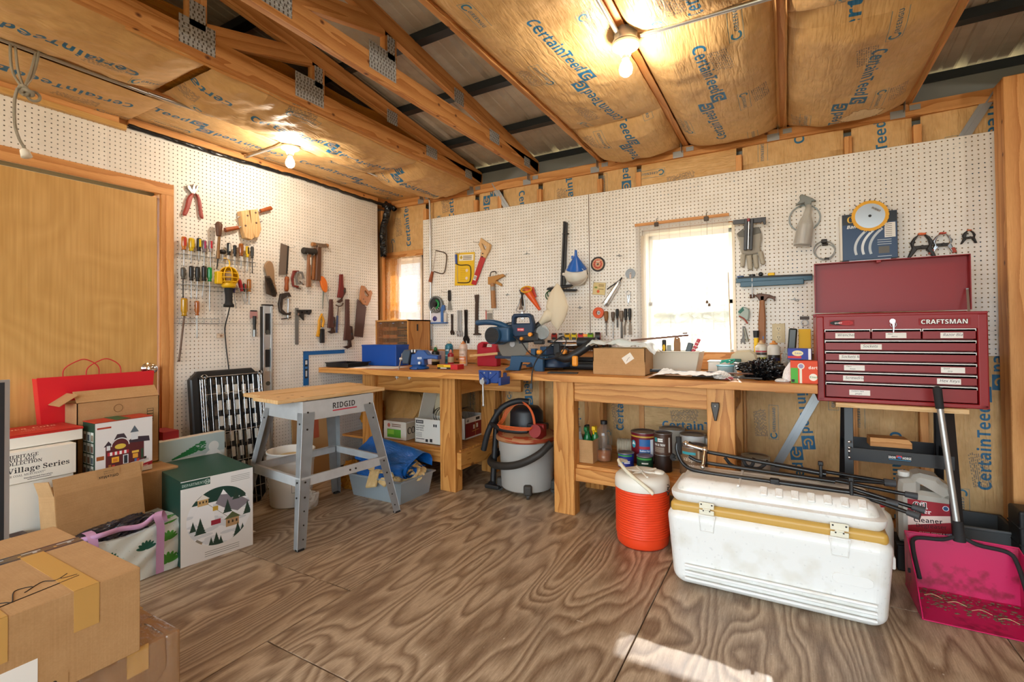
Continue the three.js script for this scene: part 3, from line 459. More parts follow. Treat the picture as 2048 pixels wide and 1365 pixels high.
// ---------- white chest cooler with its gold band ----------
{
  const W = 0.85, D = 0.395, o = thing('ice_chest', 'large white ice chest with a gold band under its lid', 'cooler', [3.297, 0, 1.065]);
  const mW = MS(0xe9e9e6, 0.38, { map: tex(256, 256, (u, v) => { const n = fbm(u * 7, v * 7, 4), s = fbm(u * 40, v * 40, 2); return mix([255, 255, 255], [232, 226, 214], Math.max(0, n - 0.5) * 1.6).map((q) => q - (s > 0.82 ? 14 : 0)); }) }), mG = MS(0xc49a48, 0.4);
  const body = (w, d, w2, d2, h, y, r) => {   // tapered rounded block
    const g = new RoundedBoxGeometry(1, 1, 1, 6, 0.14), p = g.attributes.position; for (let i = 0; i < p.count; i++) { const t = p.getY(i) + 0.5; const X = p.getX(i), Z = p.getZ(i), k = 0.5 - r; const cw = w + (w2 - w) * t, cd = d + (d2 - d) * t; const ax = Math.abs(X), az = Math.abs(Z); const fx = ax > 0.36 ? cw / 2 - (0.5 - ax) * (r / 0.14) : ax / 0.36 * (cw / 2 - r), fz = az > 0.36 ? cd / 2 - (0.5 - az) * (r / 0.14) : az / 0.36 * (cd / 2 - r), ay = Math.abs(p.getY(i)), fy = ay > 0.36 ? h / 2 - (0.5 - ay) * (Math.min(r, 0.05) / 0.14) : ay / 0.36 * (h / 2 - Math.min(r, 0.05)); p.setXYZ(i, Math.sign(X) * fx, y + h / 2 + Math.sign(p.getY(i)) * fy, Math.sign(Z) * fz); void k; }
    g.computeVertexNormals(); return uvb(ni(g), 0, 2);
  };
  part(o, 'body', body(0.80, 0.35, W, D, 0.352, 0, 0.06), mW);
  part(o, 'band', bx(W - 0.04, 0.05, D - 0.04, 0, 0.355, 0, 0.02), mG, 'gold plastic band');
  const lid = part(o, 'lid', [body(W - 0.03, D - 0.03, W - 0.09, D - 0.09, 0.105, 0.372, 0.05)], mW);
  part(lid, 'lid_rib', [0, 1, 2, 3, 4, 5, 6].map((k) => bx(0.03, 0.012, 0.05, -0.02 + k * 0.058, 0.468, 0.13, 0.006, 0.55)).concat([bx(0.012, 0.006, 0.30, -0.12, 0.477, 0, 0.003)]), mW);
  for (const x of [-0.245, 0.245]) { const h = part(o, 'hinge', [bx(0.062, 0.028, 0.006, x, 0.385, D / 2 - 0.008, 0.003), bx(0.062, 0.02, 0.006, x, 0.356, D / 2 - 0.006, 0.003), cy(0.004, 0.004, 0.03, x, 0.37, D / 2 - 0.003, 0, 0, PI / 2)], MS(0xe2ddc9, 0.4)); for (const d of [-0.022, 0.022]) { part(h, 'screw', sp(0.0035, x + d, 0.39, D / 2 - 0.004, 1, 1, 0.5, 8), mDarkSteel); part(h, 'screw', sp(0.003, x + d * 0.6, 0.363, D / 2 - 0.002, 1, 1, 0.5, 8), mDarkSteel); } part(o, 'hinge_recess', ex([[-0.036, 0.0], [0.036, 0], [0.028, -0.075], [-0.028, -0.075]], 0.004, 0, 0.0015, [[[-0.033, -0.003], [0.033, -0.003], [0.026, -0.072], [-0.026, -0.072]]]).translate(x, 0.345, D / 2 - 0.003), mW); }
  for (const y of [0.045, 0.075, 0.105]) part(o, 'body_rib', tb([[-0.34, y, 0.187 + y * 0.06], [0.0, y, 0.1875 + y * 0.06], [0.36, y, 0.187 + y * 0.06]], 0.007), mW);
  const f = bx(0.13, 0.05, 0.004, 0.27, 0.17, D / 2 - 0.008, 0.002), fr = ex([[-0.05, -0.021], [0.05, -0.021], [0.065, -0.012], [0.068, 0], [0.065, 0.012], [0.05, 0.021], [-0.05, 0.021], [-0.065, 0.012], [-0.068, 0], [-0.065, -0.012]], 0.006, 0, 0.002, [[[-0.049, -0.018], [0.049, -0.018], [0.062, -0.01], [0.064, 0], [0.062, 0.01], [0.049, 0.018], [-0.049, 0.018], [-0.062, 0.01], [-0.064, 0], [-0.062, -0.01]]]).translate(0.285, 0.185, D / 2 - 0.013);
  void f; part(o, 'emblem', [fr], mW); part(o, 'emblem_lettering', sheet(0.09, 0.03, 0.285, 0.185, D / 2 - 0.0095, -0.06), printMat(256, 86, (g) => { g.fillStyle = '#e6e6e4'; g.fillRect(0, 0, 256, 86); g.font = 'bold 66px sans-serif'; g.fillStyle = '#b9b9b9'; g.fillText('igloo', 43, 62); g.fillStyle = '#f8f8f8'; g.fillText('igloo', 40, 60); }));
  part(o, 'handle', [bx(0.014, 0.05, 0.18, W / 2 + 0.004, 0.24, 0, 0.006)], mW);
}
// folded black tripod frame lying on the cooler
{
  const o = thing('folded_tripod_stand', 'folded black metal stand with rubber feet lying across the ice chest', 'stand', [3.297, 0.472, 1.0]);
  const mT = MS(0x141416, 0.3), m2 = MS(0x3a3c40, 0.6);
  part(o, 'frame_tube', [tb([[-0.40, 0.155, 0.03], [-0.41, 0.10, 0.04], [-0.37, 0.03, 0.06], [-0.28, 0.012, 0.075], [0.0, 0.012, 0.09]], 0.0095, 40), pole([0, 0.012, 0.09], [0.30, 0.012, 0.10], 0.012)], mT);
  part(o, 'frame_tube', [tb([[-0.37, 0.115, -0.06], [-0.30, 0.085, -0.05], [-0.2, 0.075, -0.045], [0.02, 0.06, -0.03]], 0.0095, 40), pole([0.02, 0.06, -0.03], [0.22, 0.045, -0.02], 0.012)], mT);
  part(o, 'frame_tube', [tb([[-0.36, 0.06, 0.0], [-0.30, 0.04, 0.0], [-0.1, 0.035, 0.01], [0.25, 0.03, 0.03]], 0.009, 40)], mT);
  part(o, 'grip', [pole([-0.402, 0.16, 0.03], [-0.40, 0.075, 0.035], 0.014)], mRubber); part(o, 'hook', [tb([[-0.20, 0.06, -0.06], [-0.17, 0.03, -0.05], [-0.12, 0.02, -0.05], [-0.08, 0.035, -0.06], [-0.07, 0.07, -0.07]], 0.008), tb([[-0.12, 0.06, -0.07], [-0.10, 0.03, -0.06], [-0.05, 0.025, -0.06], [-0.01, 0.06, -0.08]], 0.008), tb([[-0.42, 0.075, 0.06], [-0.43, 0.06, 0.06], [-0.415, 0.05, 0.06]], 0.011)], mRubber);
  part(o, 'clevis', [pole([-0.37, 0.115, -0.01], [-0.29, 0.10, -0.01], 0.009), sp(0.015, -0.375, 0.12, -0.01), sp(0.015, -0.285, 0.10, -0.01), pole([-0.285, 0.10, -0.01], [-0.285, 0.035, 0.06], 0.010), sp(0.012, -0.285, 0.035, 0.07)], mChrome);
  for (const [x, z, y] of [[0.20, -0.02, 0.045], [0.30, 0.10, 0.02]]) part(o, 'collar', [bx(0.012, 0.075, 0.045, x, y + 0.005, z, 0.004), bx(0.02, 0.02, 0.02, x, y + 0.045, z, 0.004)], mBlack);
  for (const [a, b] of [[[0.20, 0.055, -0.03], [0.44, 0.035, -0.05]], [[0.2, 0.03, -0.01], [0.44, 0.03, -0.045]], [[0.22, 0.03, 0.0], [0.50, 0.01, 0.02]], [[0.30, 0.01, 0.09], [0.48, -0.02, 0.17]], [[0.30, 0.03, 0.10], [0.50, -0.005, 0.14]], [[0.3, 0.01, 0.11], [0.42, 0.0, 0.13]]]) { part(o, 'leg', pole(a, b, 0.008), mT); const d = [b[0] - a[0], b[1] - a[1], b[2] - a[2]], l = Math.hypot(...d), e = b.map((v, k) => v + d[k] / l * 0.03); part(o, 'rubber_foot', pole(b.map((v, k) => v - d[k] / l * 0.01), e, 0.012, 0.014), m2); }
  part(o, 'knob', [cy(0.013, 0.013, 0.02, 0.03, -0.0, 0.1, PI / 2), bx(0.04, 0.03, 0.03, 0.02, 0.012, 0.09, 0.006)], mBlack); part(o, 'strap', tb([[0.18, 0.04, -0.05], [0.22, 0.05, -0.055], [0.27, 0.045, -0.05]], 0.006), mYellow, 'yellow strap');
}
// ---------- orange water jug ----------
{
  const o = thing('water_jug', 'orange ribbed drink jug with a white lid standing by the ice chest', 'water jug', [2.665, 0, 0.865]), pr = [[0, 0], [0.125, 0], [0.136, 0.012], [0.14, 0.035], [0.141, 0.055]];
  for (let k = 0; k < 19; k++) { const y = 0.06 + k * 0.0128; pr.push([0.1405, y], [0.1445, y + 0.0032], [0.1445, y + 0.0075], [0.1405, y + 0.011]); }
  pr.push([0.142, 0.308], [0, 0.308]); part(o, 'body', lt(pr, 48), MS(0xe8431b, 0.4));
  part(o, 'lid', [lt([[0, 0.375], [0.05, 0.375], [0.055, 0.385], [0.105, 0.385], [0.128, 0.378], [0.142, 0.365], [0.147, 0.345], [0.147, 0.31], [0.14, 0.306], [0, 0.306]].reverse(), 48), ...[0, 1, 2, 3, 4, 5].map((k) => bx(0.10, 0.012, 0.012, 0.06 * Math.cos(k * PI / 3), 0.384, 0.06 * Math.sin(k * PI / 3), 0.004, 0, -k * PI / 3, 0)), sp(0.03, 0.09, 0.385, -0.02, 1, 0.5, 1)], MS(0xe9e6dc, 0.4), 'white screw lid');
  part(o, 'handle', tb([[-0.11, 0.41, -0.08], [-0.13, 0.43, 0.0], [-0.05, 0.40, 0.10], [0.05, 0.355, 0.15], [0.10, 0.325, 0.165]], 0.010, 40), MS(0xe5dfc8, 0.45)); part(o, 'chain', [0, 1, 2, 3].map((k) => to(0.008, 0.0018, 0.147, 0.335 - k * 0.013, 0.035, 0, k % 2 ? PI / 2 : 0, 0)), mDarkSteel);
}
// ---------- pink dustpan ----------
{
  const o = thing('lobby_dustpan', 'dirty magenta lobby dustpan with an aluminium pole and black yoke', 'dustpan', [4.015, 0, 0.76]);
  const mP = MS(0xc31557, 0.4, { map: tex(256, 256, (u, v) => { const n = fbm(u * 9, v * 9, 5); return mix([255, 255, 255], [150, 120, 110], Math.max(0, n - 0.52) * 2.4); }) });
  const side = (s) => ex([[0, 0.0], [0.30, 0.0], [0.30, 0.012], [0.22, 0.10], [0.05, 0.225], [-0.015, 0.24]], 0.004, 0, 0.0005).rotateY(-PI / 2).translate(s, 0.002, 0);
  part(o, 'pan', [bx(0.38, 0.004, 0.31, 0, 0.004, 0.145), side(-0.185), side(0.19), bx(0.378, 0.24, 0.004, 0, 0.122, -0.008, 0, -0.06), tb([[-0.188, 0.24, -0.014], [0, 0.245, -0.014], [0.188, 0.24, -0.014]], 0.004)].map((g) => uvb(g, 0, 3)), mP);
  part(o, 'yoke', [tb([[-0.165, 0.10, 0.14], [-0.168, 0.19, 0.04], [-0.15, 0.222, 0.004], [-0.06, 0.232, -0.002], [0, 0.255, -0.004], [0.06, 0.232, -0.002], [0.15, 0.222, 0.004], [0.168, 0.19, 0.04], [0.168, 0.10, 0.14]], 0.0085, 60), pole([0, 0.235, -0.004], [-0.004, 0.32, -0.01], 0.022, 0.017), cy(0.01, 0.01, 0.012, -0.19, 0.11, 0.1, 0, 0, PI / 2)], mRubber);
  part(o, 'pole', pole([-0.003, 0.27, -0.008], [-0.045, 0.82, -0.062], 0.0125), MS(0xb9bab8, 0.38, { metalness: 0.7 })); part(o, 'grip', [pole([-0.0445, 0.80, -0.060], [-0.05, 0.885, -0.067], 0.0155, 0.017), sp(0.017, -0.05, 0.885, -0.067)], mRubber);
  const dirt = []; for (let k = 0; k < 220; k++) { const s = rr(0.001, 0.005), x = rr(-0.16, 0.17), z = rr(0.01, 0.2) ; dirt.push(sp(s, x, 0.006 + s * 0.4, z, rr(0.8, 2.4), 0.6, 1, 6)); }
  const d = part(o, 'debris', dirt, MS(0x6d5c46, 0.95), 'sawdust and dirt'); d.userData.kind = 'stuff'; part(o, 'twig', [0, 1, 2, 3].map((k) => { const x = -0.14 + k * 0.07, z = 0.08 + 0.03 * k; return tb([[x, 0.009, z], [x + 0.03, 0.014, z - 0.01], [x + 0.06, 0.009, z + 0.004]], 0.0012); }), MS(0xcab489, 0.8));
}
// ---------- degreaser jug, bottle and bin behind the cooler ----------
{
  const o = thing('cleaner_jug', 'translucent plastic jug of cleaner degreaser with a red label', 'jug', [3.94, 0.132, 0.53], -0.05), mJ = MP(0xc9c6bd, 0.45, { transmission: 0.25, thickness: 0 });
  part(o, 'body', [ex([[-0.10, 0], [0.10, 0], [0.105, 0.02], [0.105, 0.23], [0.09, 0.29], [0.06, 0.31], [0.045, 0.33], [-0.02, 0.34], [-0.045, 0.33], [-0.055, 0.31], [-0.10, 0.30], [-0.105, 0.27], [-0.105, 0.02]], 0.13, -0.065, 0.018, [[[-0.02, 0.285], [0.055, 0.285], [0.065, 0.268], [0.05, 0.255], [-0.02, 0.258]]])], mJ);
  part(o, 'cap', [cy(0.024, 0.024, 0.022, -0.075, 0.318, 0)], mWhite, 'white screw cap');
  part(o, 'label_print', sheet(0.165, 0.19, 0.012, 0.12, 0.0665), printMat(512, 576, (g, w, h) => { g.fillStyle = '#9c1126'; g.fillRect(0, 0, w, h); g.fillStyle = '#f0d9cf'; g.beginPath(); g.moveTo(0, 250); g.lineTo(w, 160); g.lineTo(w, 250); g.lineTo(0, 380); g.fill(); g.fillStyle = '#1d4ea0'; g.beginPath(); g.moveTo(w, 400); g.lineTo(190, 500); g.lineTo(w, 540); g.fill(); g.strokeStyle = '#fff'; g.lineWidth = 12; g.font = 'bold 110px serif'; g.fillStyle = '#1a1014'; g.strokeText('Oil', 60, 110); g.fillText('Oil', 60, 110); g.fillStyle = '#fff'; g.font = 'bold 76px serif'; g.fillText('Eater', 60, 180); g.fillStyle = '#2a1417'; g.font = 'bold 88px sans-serif'; g.save(); g.rotate(-0.08); g.fillText('Cleaner', 40, 325); g.font = '76px sans-serif'; g.fillText('Degreaser', 60, 395); g.font = 'bold 34px sans-serif'; g.fillStyle = '#f4e9e9'; g.fillText('CLEANS GREASE & GRIME', 90, 480); g.restore(); g.fillStyle = '#dbe3f0'; for (const y of [455, 480, 505]) g.fillRect(330, y, 160, 9); g.strokeStyle = '#dfe6ee'; g.lineWidth = 8; g.fillStyle = '#29507f'; g.beginPath(); g.arc(430, 70, 32, 0, 7); g.fill(); g.stroke(); }));
  const bc = thing('black_floor_case', 'low black case on the floor under the cleaner jug', 'case', [3.94, 0, 0.53]); part(bc, 'body', bx(0.24, 0.125, 0.16, 0, 0.0625, 0, 0.008), mBlack); part(bc, 'lid', bx(0.245, 0.006, 0.165, 0, 0.128, 0, 0.002), mRubber);
  const b = thing('gas_bottle', 'white plastic bottle with a red cap behind the ice chest', 'bottle', [3.76, 0.0, 0.60]); part(b, 'body', lt([[0, 0], [0.045, 0], [0.05, 0.02], [0.05, 0.22], [0.04, 0.26], [0.016, 0.28], [0.015, 0.30], [0, 0.30]]), MS(0xd9d3c4, 0.5)); part(b, 'cap', cy(0.018, 0.019, 0.03, 0, 0.31, 0), MS(0xb3161c, 0.4));
  const q = thing('storage_tub', 'grey plastic tub on the floor by the wall behind the pink dustpan', 'tub', [4.2, 0, 0.15]); part(q, 'body', [bx(0.30, 0.16, 0.02, 0, 0.08, 0.14, 0.005), bx(0.30, 0.16, 0.02, 0, 0.08, -0.14, 0.005), bx(0.02, 0.16, 0.3, -0.15, 0.08, 0, 0.005), bx(0.02, 0.16, 0.3, 0.15, 0.08, 0, 0.005), bx(0.3, 0.01, 0.28, 0, 0.006, 0)], MS(0x4a4d50, 0.6)); part(q, 'rim', bx(0.33, 0.014, 0.014, 0, 0.16, 0.15, 0.005), MS(0x5a5d60, 0.6));
  const c = thing('speaker_case', 'black case standing beside the timber post', 'case', [4.42, 0, 0.33]); part(c, 'body', bx(0.22, 0.30, 0.14, 0, 0.15, 0, 0.012), mBlack); part(c, 'ridge', [0.06, 0.14, 0.22].map((y) => bx(0.224, 0.008, 0.144, 0, y, 0, 0.003)), mRubber);
}
const rpt = (w, h, d) => { const t = canvasTex(w, h, d); t.wrapS = t.wrapT = THREE.RepeatWrapping; return t; };
// ---------- metal leg stand with two boards ----------
const RT = (x) => { const k = MS(0xffffff, 0.45, { metalness: 0.1, map: tex(128, 128, (u, v) => mix(hex(0xc6cacc), hex(0xb2b6b8), fbm(u * 9, v * 9, 4))) }); void x; return k; };
{
  const o = thing('leg_stand', 'grey sheet steel saw stand topped with two boards', 'saw stand', [0.79, 0, 1.48], 1.46), mS = RT();
  part(o, 'top_board', board(0.735, 0.022, 0.275, -0.01, 0.789, 0.05, 0.002), mPale); part(o, 'top_board', board(0.75, 0.022, 0.205, 0.055, 0.789, -0.225, 0.002), mPale);
  const T = 0.235, Z = 0.20, F = 0.355, FZ = 0.34, H = 0.776, lerp = (t) => [T + (F - T) * t, H * (1 - t), Z + (FZ - Z) * t];
  for (const sx of [-1, 1]) for (const sz of [-1, 1]) {
    const w = 0.062, flat = (dx, dz) => { const p = lerp(0), q = lerp(1), a = [sx * p[0], p[1], sz * p[2]], b = [sx * q[0], 0.006, sz * q[2]]; const pos = [], n = []; const A = [a, b, [b[0] - sx * dx * 0.8, b[1], b[2] - sz * dz * 0.8], [a[0] - sx * dx * 1.25, a[1], a[2] - sz * dz * 1.25]]; void n; for (const f of [[0, 1, 2], [0, 2, 3], [2, 1, 0], [3, 2, 0]]) for (const k of f) pos.push(...A[k]); const g = new THREE.BufferGeometry(); g.setAttribute('position', new THREE.Float32BufferAttribute(pos, 3)); g.setAttribute('uv', new THREE.Float32BufferAttribute(new Float32Array(24), 2)); g.computeVertexNormals(); return uvb(g, 1, 2); };
    const off = (g, x, z) => g.translate(x, 0, z), leg = part(o, 'leg', [flat(w, 0), off(flat(w, 0), 0, -sz * 0.002), flat(0, w * 0.75), off(flat(0, w * 0.75), -sx * 0.002, 0), pole([sx * T, H, sz * Z], [sx * F, 0.006, sz * FZ], 0.0018)], mS);
    part(leg, 'foot', bx(0.04, 0.012, 0.03, sx * (F - 0.02), 0.006, sz * (FZ - 0.012), 0.003), mRubber);
    for (const t of [0.08, 0.2, 0.56, 0.66, 0.75, 0.84, 0.93]) { const p = lerp(t); part(leg, 'bolt', cy(t < 0.7 ? 0.006 : 0.0035, 0.005, 0.004, sx * (p[0] - 0.03), p[1], sz * (p[2] + 0.002), PI / 2, 0, 0, 8), mDarkSteel); }
    for (const t of [0.16, 0.56, 0.66]) { const p = lerp(t); part(leg, 'bolt', cy(0.0055, 0.005, 0.004, sx * (p[0] + 0.002), p[1], sz * (p[2] - 0.025), 0, 0, PI / 2, 8), mDarkSteel); }
  }
  for (const sz of [-1, 1]) part(o, 'apron', ex([[-T, H], [T, H], [T + 0.012, H - 0.11], [-T - 0.012, H - 0.11]], 0.002, 0, 0).rotateX(-sz * 0.17).translate(0, 0.0, sz * (Z + 0.002) - sz * -0.17 * -0.776 * 1), mS).geometry.computeBoundingBox();
  o.children.filter((c) => c.name === 'apron').forEach((c, k) => { c.geometry = uvb(bx(T * 2 + 0.02, 0.11, 0.002, 0, H - 0.055, 0, 0), 0, 2).translate(0, 0, (k ? 1 : -1) * (Z + 0.0105)); });
  for (const sx of [-1, 1]) part(o, 'apron', uvb(bx(0.002, 0.11, Z * 2 + 0.02, sx * (T + 0.009), H - 0.055, 0), 2, 2), mS);
  const p = lerp(0.56);
  for (const s of [-1, 1]) { part(o, 'brace', [uvb(bx(p[0] * 2 - 0.02, 0.05, 0.002, 0, p[1], s * (p[2] - 0.003)), 0, 2), uvb(bx(p[0] * 2 - 0.02, 0.002, 0.018, 0, p[1] + 0.025, s * (p[2] - 0.012)), 0, 2)], mS); part(o, 'brace', [uvb(bx(0.002, 0.05, p[2] * 2 - 0.02, s * (p[0] - 0.003), p[1], 0), 2, 2), uvb(bx(0.018, 0.002, p[2] * 2 - 0.02, s * (p[0] - 0.012), p[1] + 0.025, 0), 2, 2)], mS); }
  for (const x of [0.02, 0.06]) part(o, 'bolt', cy(0.006, 0.006, 0.004, x, p[1], p[2] + 0.0, PI / 2, 0, 0, 8), mDarkSteel);
  part(o, 'lettering', sheet(0.185, 0.07, 0.03, H - 0.05, Z + 0.0125), printMat(320, 120, (g, w, h) => { g.fillStyle = '#bec2c4'; g.fillRect(0, 0, w, h); g.fillStyle = '#2a2a2c'; g.font = 'bold 80px sans-serif'; g.fillText('RIDGID', 10, 78, 300); g.fillStyle = '#c23346'; g.fillRect(16, 92, 296, 13); }, 0.45));
}
// ---------- black tray and wire shelf leaning on the tool wall ----------
{
  const o = thing('plastic_shelf_tray', 'black plastic shelf tray leaning against the pegboard', 'tray', [0.145, 0.003, 1.655], LW); o.rotation.order = 'YXZ'; o.rotation.x = -0.11;
  const W = 0.46, H = 0.93, mB = MS(0x1b1c1e, 0.4);
  part(o, 'rim', ex([[-W / 2 + 0.05, 0], [W / 2 - 0.05, 0], [W / 2, 0.05], [W / 2, H - 0.05], [W / 2 - 0.05, H], [-W / 2 + 0.05, H], [-W / 2, H - 0.05], [-W / 2, 0.05]], 0.05, -0.03, 0.008, [[[-W / 2 + 0.05, 0.04], [W / 2 - 0.05, 0.04], [W / 2 - 0.05, H - 0.05], [-W / 2 + 0.05, H - 0.05]]]), mB);
  for (let c = 0; c < 6; c++) part(o, 'rib', bx(0.03, H - 0.1, 0.02, -0.16 + c * 0.064, H / 2, -0.014, 0.004), mB);
  for (let r = 0; r < 8; r++) part(o, 'rib', bx(W - 0.1, 0.022, 0.02, 0, 0.09 + r * 0.105, -0.014, 0.004), mB);
  const s = thing('wire_shelf', 'chrome wire shelf panel standing in front of the black tray', 'wire shelf', [0.195, 0.003, 1.635], LW); s.rotation.order = 'YXZ'; s.rotation.x = -0.115; const w = 0.40, h = 0.90;
  for (let c = 0; c < 11; c++) part(s, 'wire', pole([-w / 2 + 0.02 + c * 0.036, 0.01, 0.004], [-w / 2 + 0.02 + c * 0.036, h - 0.015, 0.004], 0.0022, 0.0022, 6), mChrome);
  for (const y of [0.12, 0.32, 0.52, 0.78]) part(s, 'cross_wire', pole([-w / 2, y, 0], [w / 2, y, 0], 0.003, 0.003, 6), mChrome);
  const zig = (x) => { const p = []; for (let k = 0; k <= 30; k++) p.push([x, 0.02 + k * (h - 0.04) / 30, k % 2 ? 0.012 : -0.012]); return tb(p, 0.0018, 60, false, 5, 0); };
  for (const x of [-w / 2, w / 2]) part(s, 'truss_wire', [zig(x), pole([x, 0.02, 0.013], [x, h - 0.02, 0.013], 0.0025), pole([x, 0.02, -0.013], [x, h - 0.02, -0.013], 0.0025)], mChrome);
  for (const x of [-w / 2 + 0.012, w / 2 - 0.012]) part(s, 'corner_collar', mv(lt([[0.0135, -0.018], [0.0165, -0.018], [0.0165, 0.018], [0.0135, 0.018], [0.0135, -0.018]], 20), x, h - 0.005, 0.004, PI / 2), mChrome); part(s, 'cross_wire', pole([-w / 2, h - 0.006, 0], [w / 2, h - 0.006, 0], 0.003), mChrome);
  const cs = thing('foam_blocks', 'rows of small white blocks held in the black tray behind the wire shelf', 'foam blocks', [0.155, 0.003, 1.63], LW); cs.rotation.order = 'YXZ'; cs.rotation.x = -0.11;
  const mF = MS(0xd8d6cf, 0.8); for (let r = 0; r < 6; r++) for (let c = 0; c < 5; c++) if (!(c === 4 && r > 3)) part(cs, 'block', bx(0.022, 0.066, 0.016, -0.085 + c * 0.058 + r * 0.004, 0.8 - r * 0.105 - c * 0.004, 0.006, 0.003), mF);
}
// ---------- bucket ----------
{
  const o = thing('plastic_bucket', 'white plastic store bucket lying behind the steel saw stand', 'bucket', [0.375, 0.0, 1.39]);
  part(o, 'body', lt([[0, 0], [0.128, 0], [0.132, 0.006], [0.148, 0.29], [0.152, 0.29], [0.152, 0.302], [0.149, 0.302], [0.150, 0.318], [0.155, 0.318], [0.155, 0.330], [0.151, 0.330], [0.152, 0.352], [0.157, 0.354], [0.157, 0.366], [0.148, 0.366], [0.128, 0.012], [0, 0.010]], 48), MS(0xeceae4, 0.4));
  part(o, 'rubbish', sp(0.11, 0, 0.30, 0, 1.1, 0.35, 1.1), MS(0xcdb98f, 0.9), 'tan sack in the bucket');
  const g = ni(new THREE.CylinderGeometry(0.1425, 0.1375, 0.1, 24, 1, true, -0.62, 1.2)); g.translate(0, 0.15, 0); g.rotateY(PI / 2);
  part(o, 'lettering', g, printMat(512, 256, (c, w, h) => { c.fillStyle = '#ecebe6'; c.fillRect(0, 0, w, h); c.strokeStyle = '#1c2230'; c.lineWidth = 5; c.strokeRect(8, 8, w - 16, h - 16); c.fillStyle = '#c5202c'; c.beginPath(); c.moveTo(30, 50); c.lineTo(170, 50); c.lineTo(140, 140); c.lineTo(105, 165); c.lineTo(60, 130); c.fill(); c.fillStyle = '#fff'; c.font = 'bold 58px serif'; c.fillText('TSC', 48, 112, 100); c.fillStyle = '#15161a'; c.font = 'bold 66px serif'; c.fillText('TRACTOR', 185, 100, 310); c.fillText('SUPPLY CO', 185, 165, 310); c.font = '36px sans-serif'; c.fillText('TractorSupply.com', 185, 215, 310); }, 0.4));
  const p = thing('crumpled_plastic', 'crumpled clear plastic wrap on the floor by the white bucket', 'plastic wrap', [0.585, 0, 1.42]); const q = new THREE.IcosahedronGeometry(0.06, 4), a = q.attributes.position; for (let i = 0; i < a.count; i++) { const k = 0.6 + 0.9 * fbm(a.getX(i) * 40 + 5, a.getY(i) * 40 + a.getZ(i) * 31, 3); a.setXYZ(i, a.getX(i) * k * 0.7, Math.max(0.001, 0.055 + a.getY(i) * k), a.getZ(i) * k * 1.3); } q.computeVertexNormals(); part(p, 'wrap', ni(q), MP(0xe8e8e4, 0.25, { transmission: 0.5, thickness: 0 }));
}
// crumpled blob: radius-displaced sphere squashed onto the floor
function blob(rx, ry, rz, f = 9, a = 0.8, s0 = 0, det = 5) { const g = new THREE.IcosahedronGeometry(1, det * 4), p = g.attributes.position; for (let i = 0; i < p.count; i++) { const x = p.getX(i), y = p.getY(i), z = p.getZ(i), k = 1 - a / 2 + a * (0.6 * fbm(x * f * 0.3 + s0, y * f * 0.3 + z * f * 0.27 + s0, 4) + 0.4 * Math.abs(fbm(x * f * 0.6 + s0 + 7, z * f * 0.6 + y * f * 0.5, 3) * 2 - 1)); p.setXYZ(i, x * k * rx, Math.max(-ry * 0.55, y * k * ry), z * k * rz); } g.computeVertexNormals(); return ni(g).translate(0, ry * 0.55, 0); }
{
  const o = thing('glass_wool_scrap', 'yellow scrap of glass wool on the floor under the saw stand', 'insulation', [0.50, 0, 0.93]); part(o, 'wool', blob(0.12, 0.13, 0.11, 14, 0.7, 3), mWool); part(o, 'paper', blob(0.07, 0.05, 0.07, 8, 0.5, 9).translate(0.02, 0.0, -0.09), MS(0xbd8d4d, 0.7));
  const b = thing('insulation_roll', 'rolled kraft-faced insulation on the shelf of the corner bench', 'insulation', [0.40, 0.302, 0.31], 0); part(b, 'roll', ni(blob(0.33, 0.26, 0.19, 5, 0.35, 21)), MS(0xb98c4f, 0.65)); part(b, 'wool', blob(0.17, 0.16, 0.10, 12, 0.5, 8).translate(-0.14, 0.05, 0.16), mWool);
  const c = thing('cardboard_sheet', 'tall flattened cardboard leaning on the pegboard under the bench', 'cardboard', [0.05, 0.002, 0.98], LW); c.rotation.order = 'YXZ'; c.rotation.x = -0.06; part(c, 'sheet', bx(0.33, 0.62, 0.012, 0, 0.31, 0.03, 0.002), MS(0xb08a5c, 0.85)); part(c, 'print', [bx(0.05, 0.16, 0.0008, 0.05, 0.40, 0.0368)], MS(0xb0563c, 0.8)); c.position.x = 0.04;
}
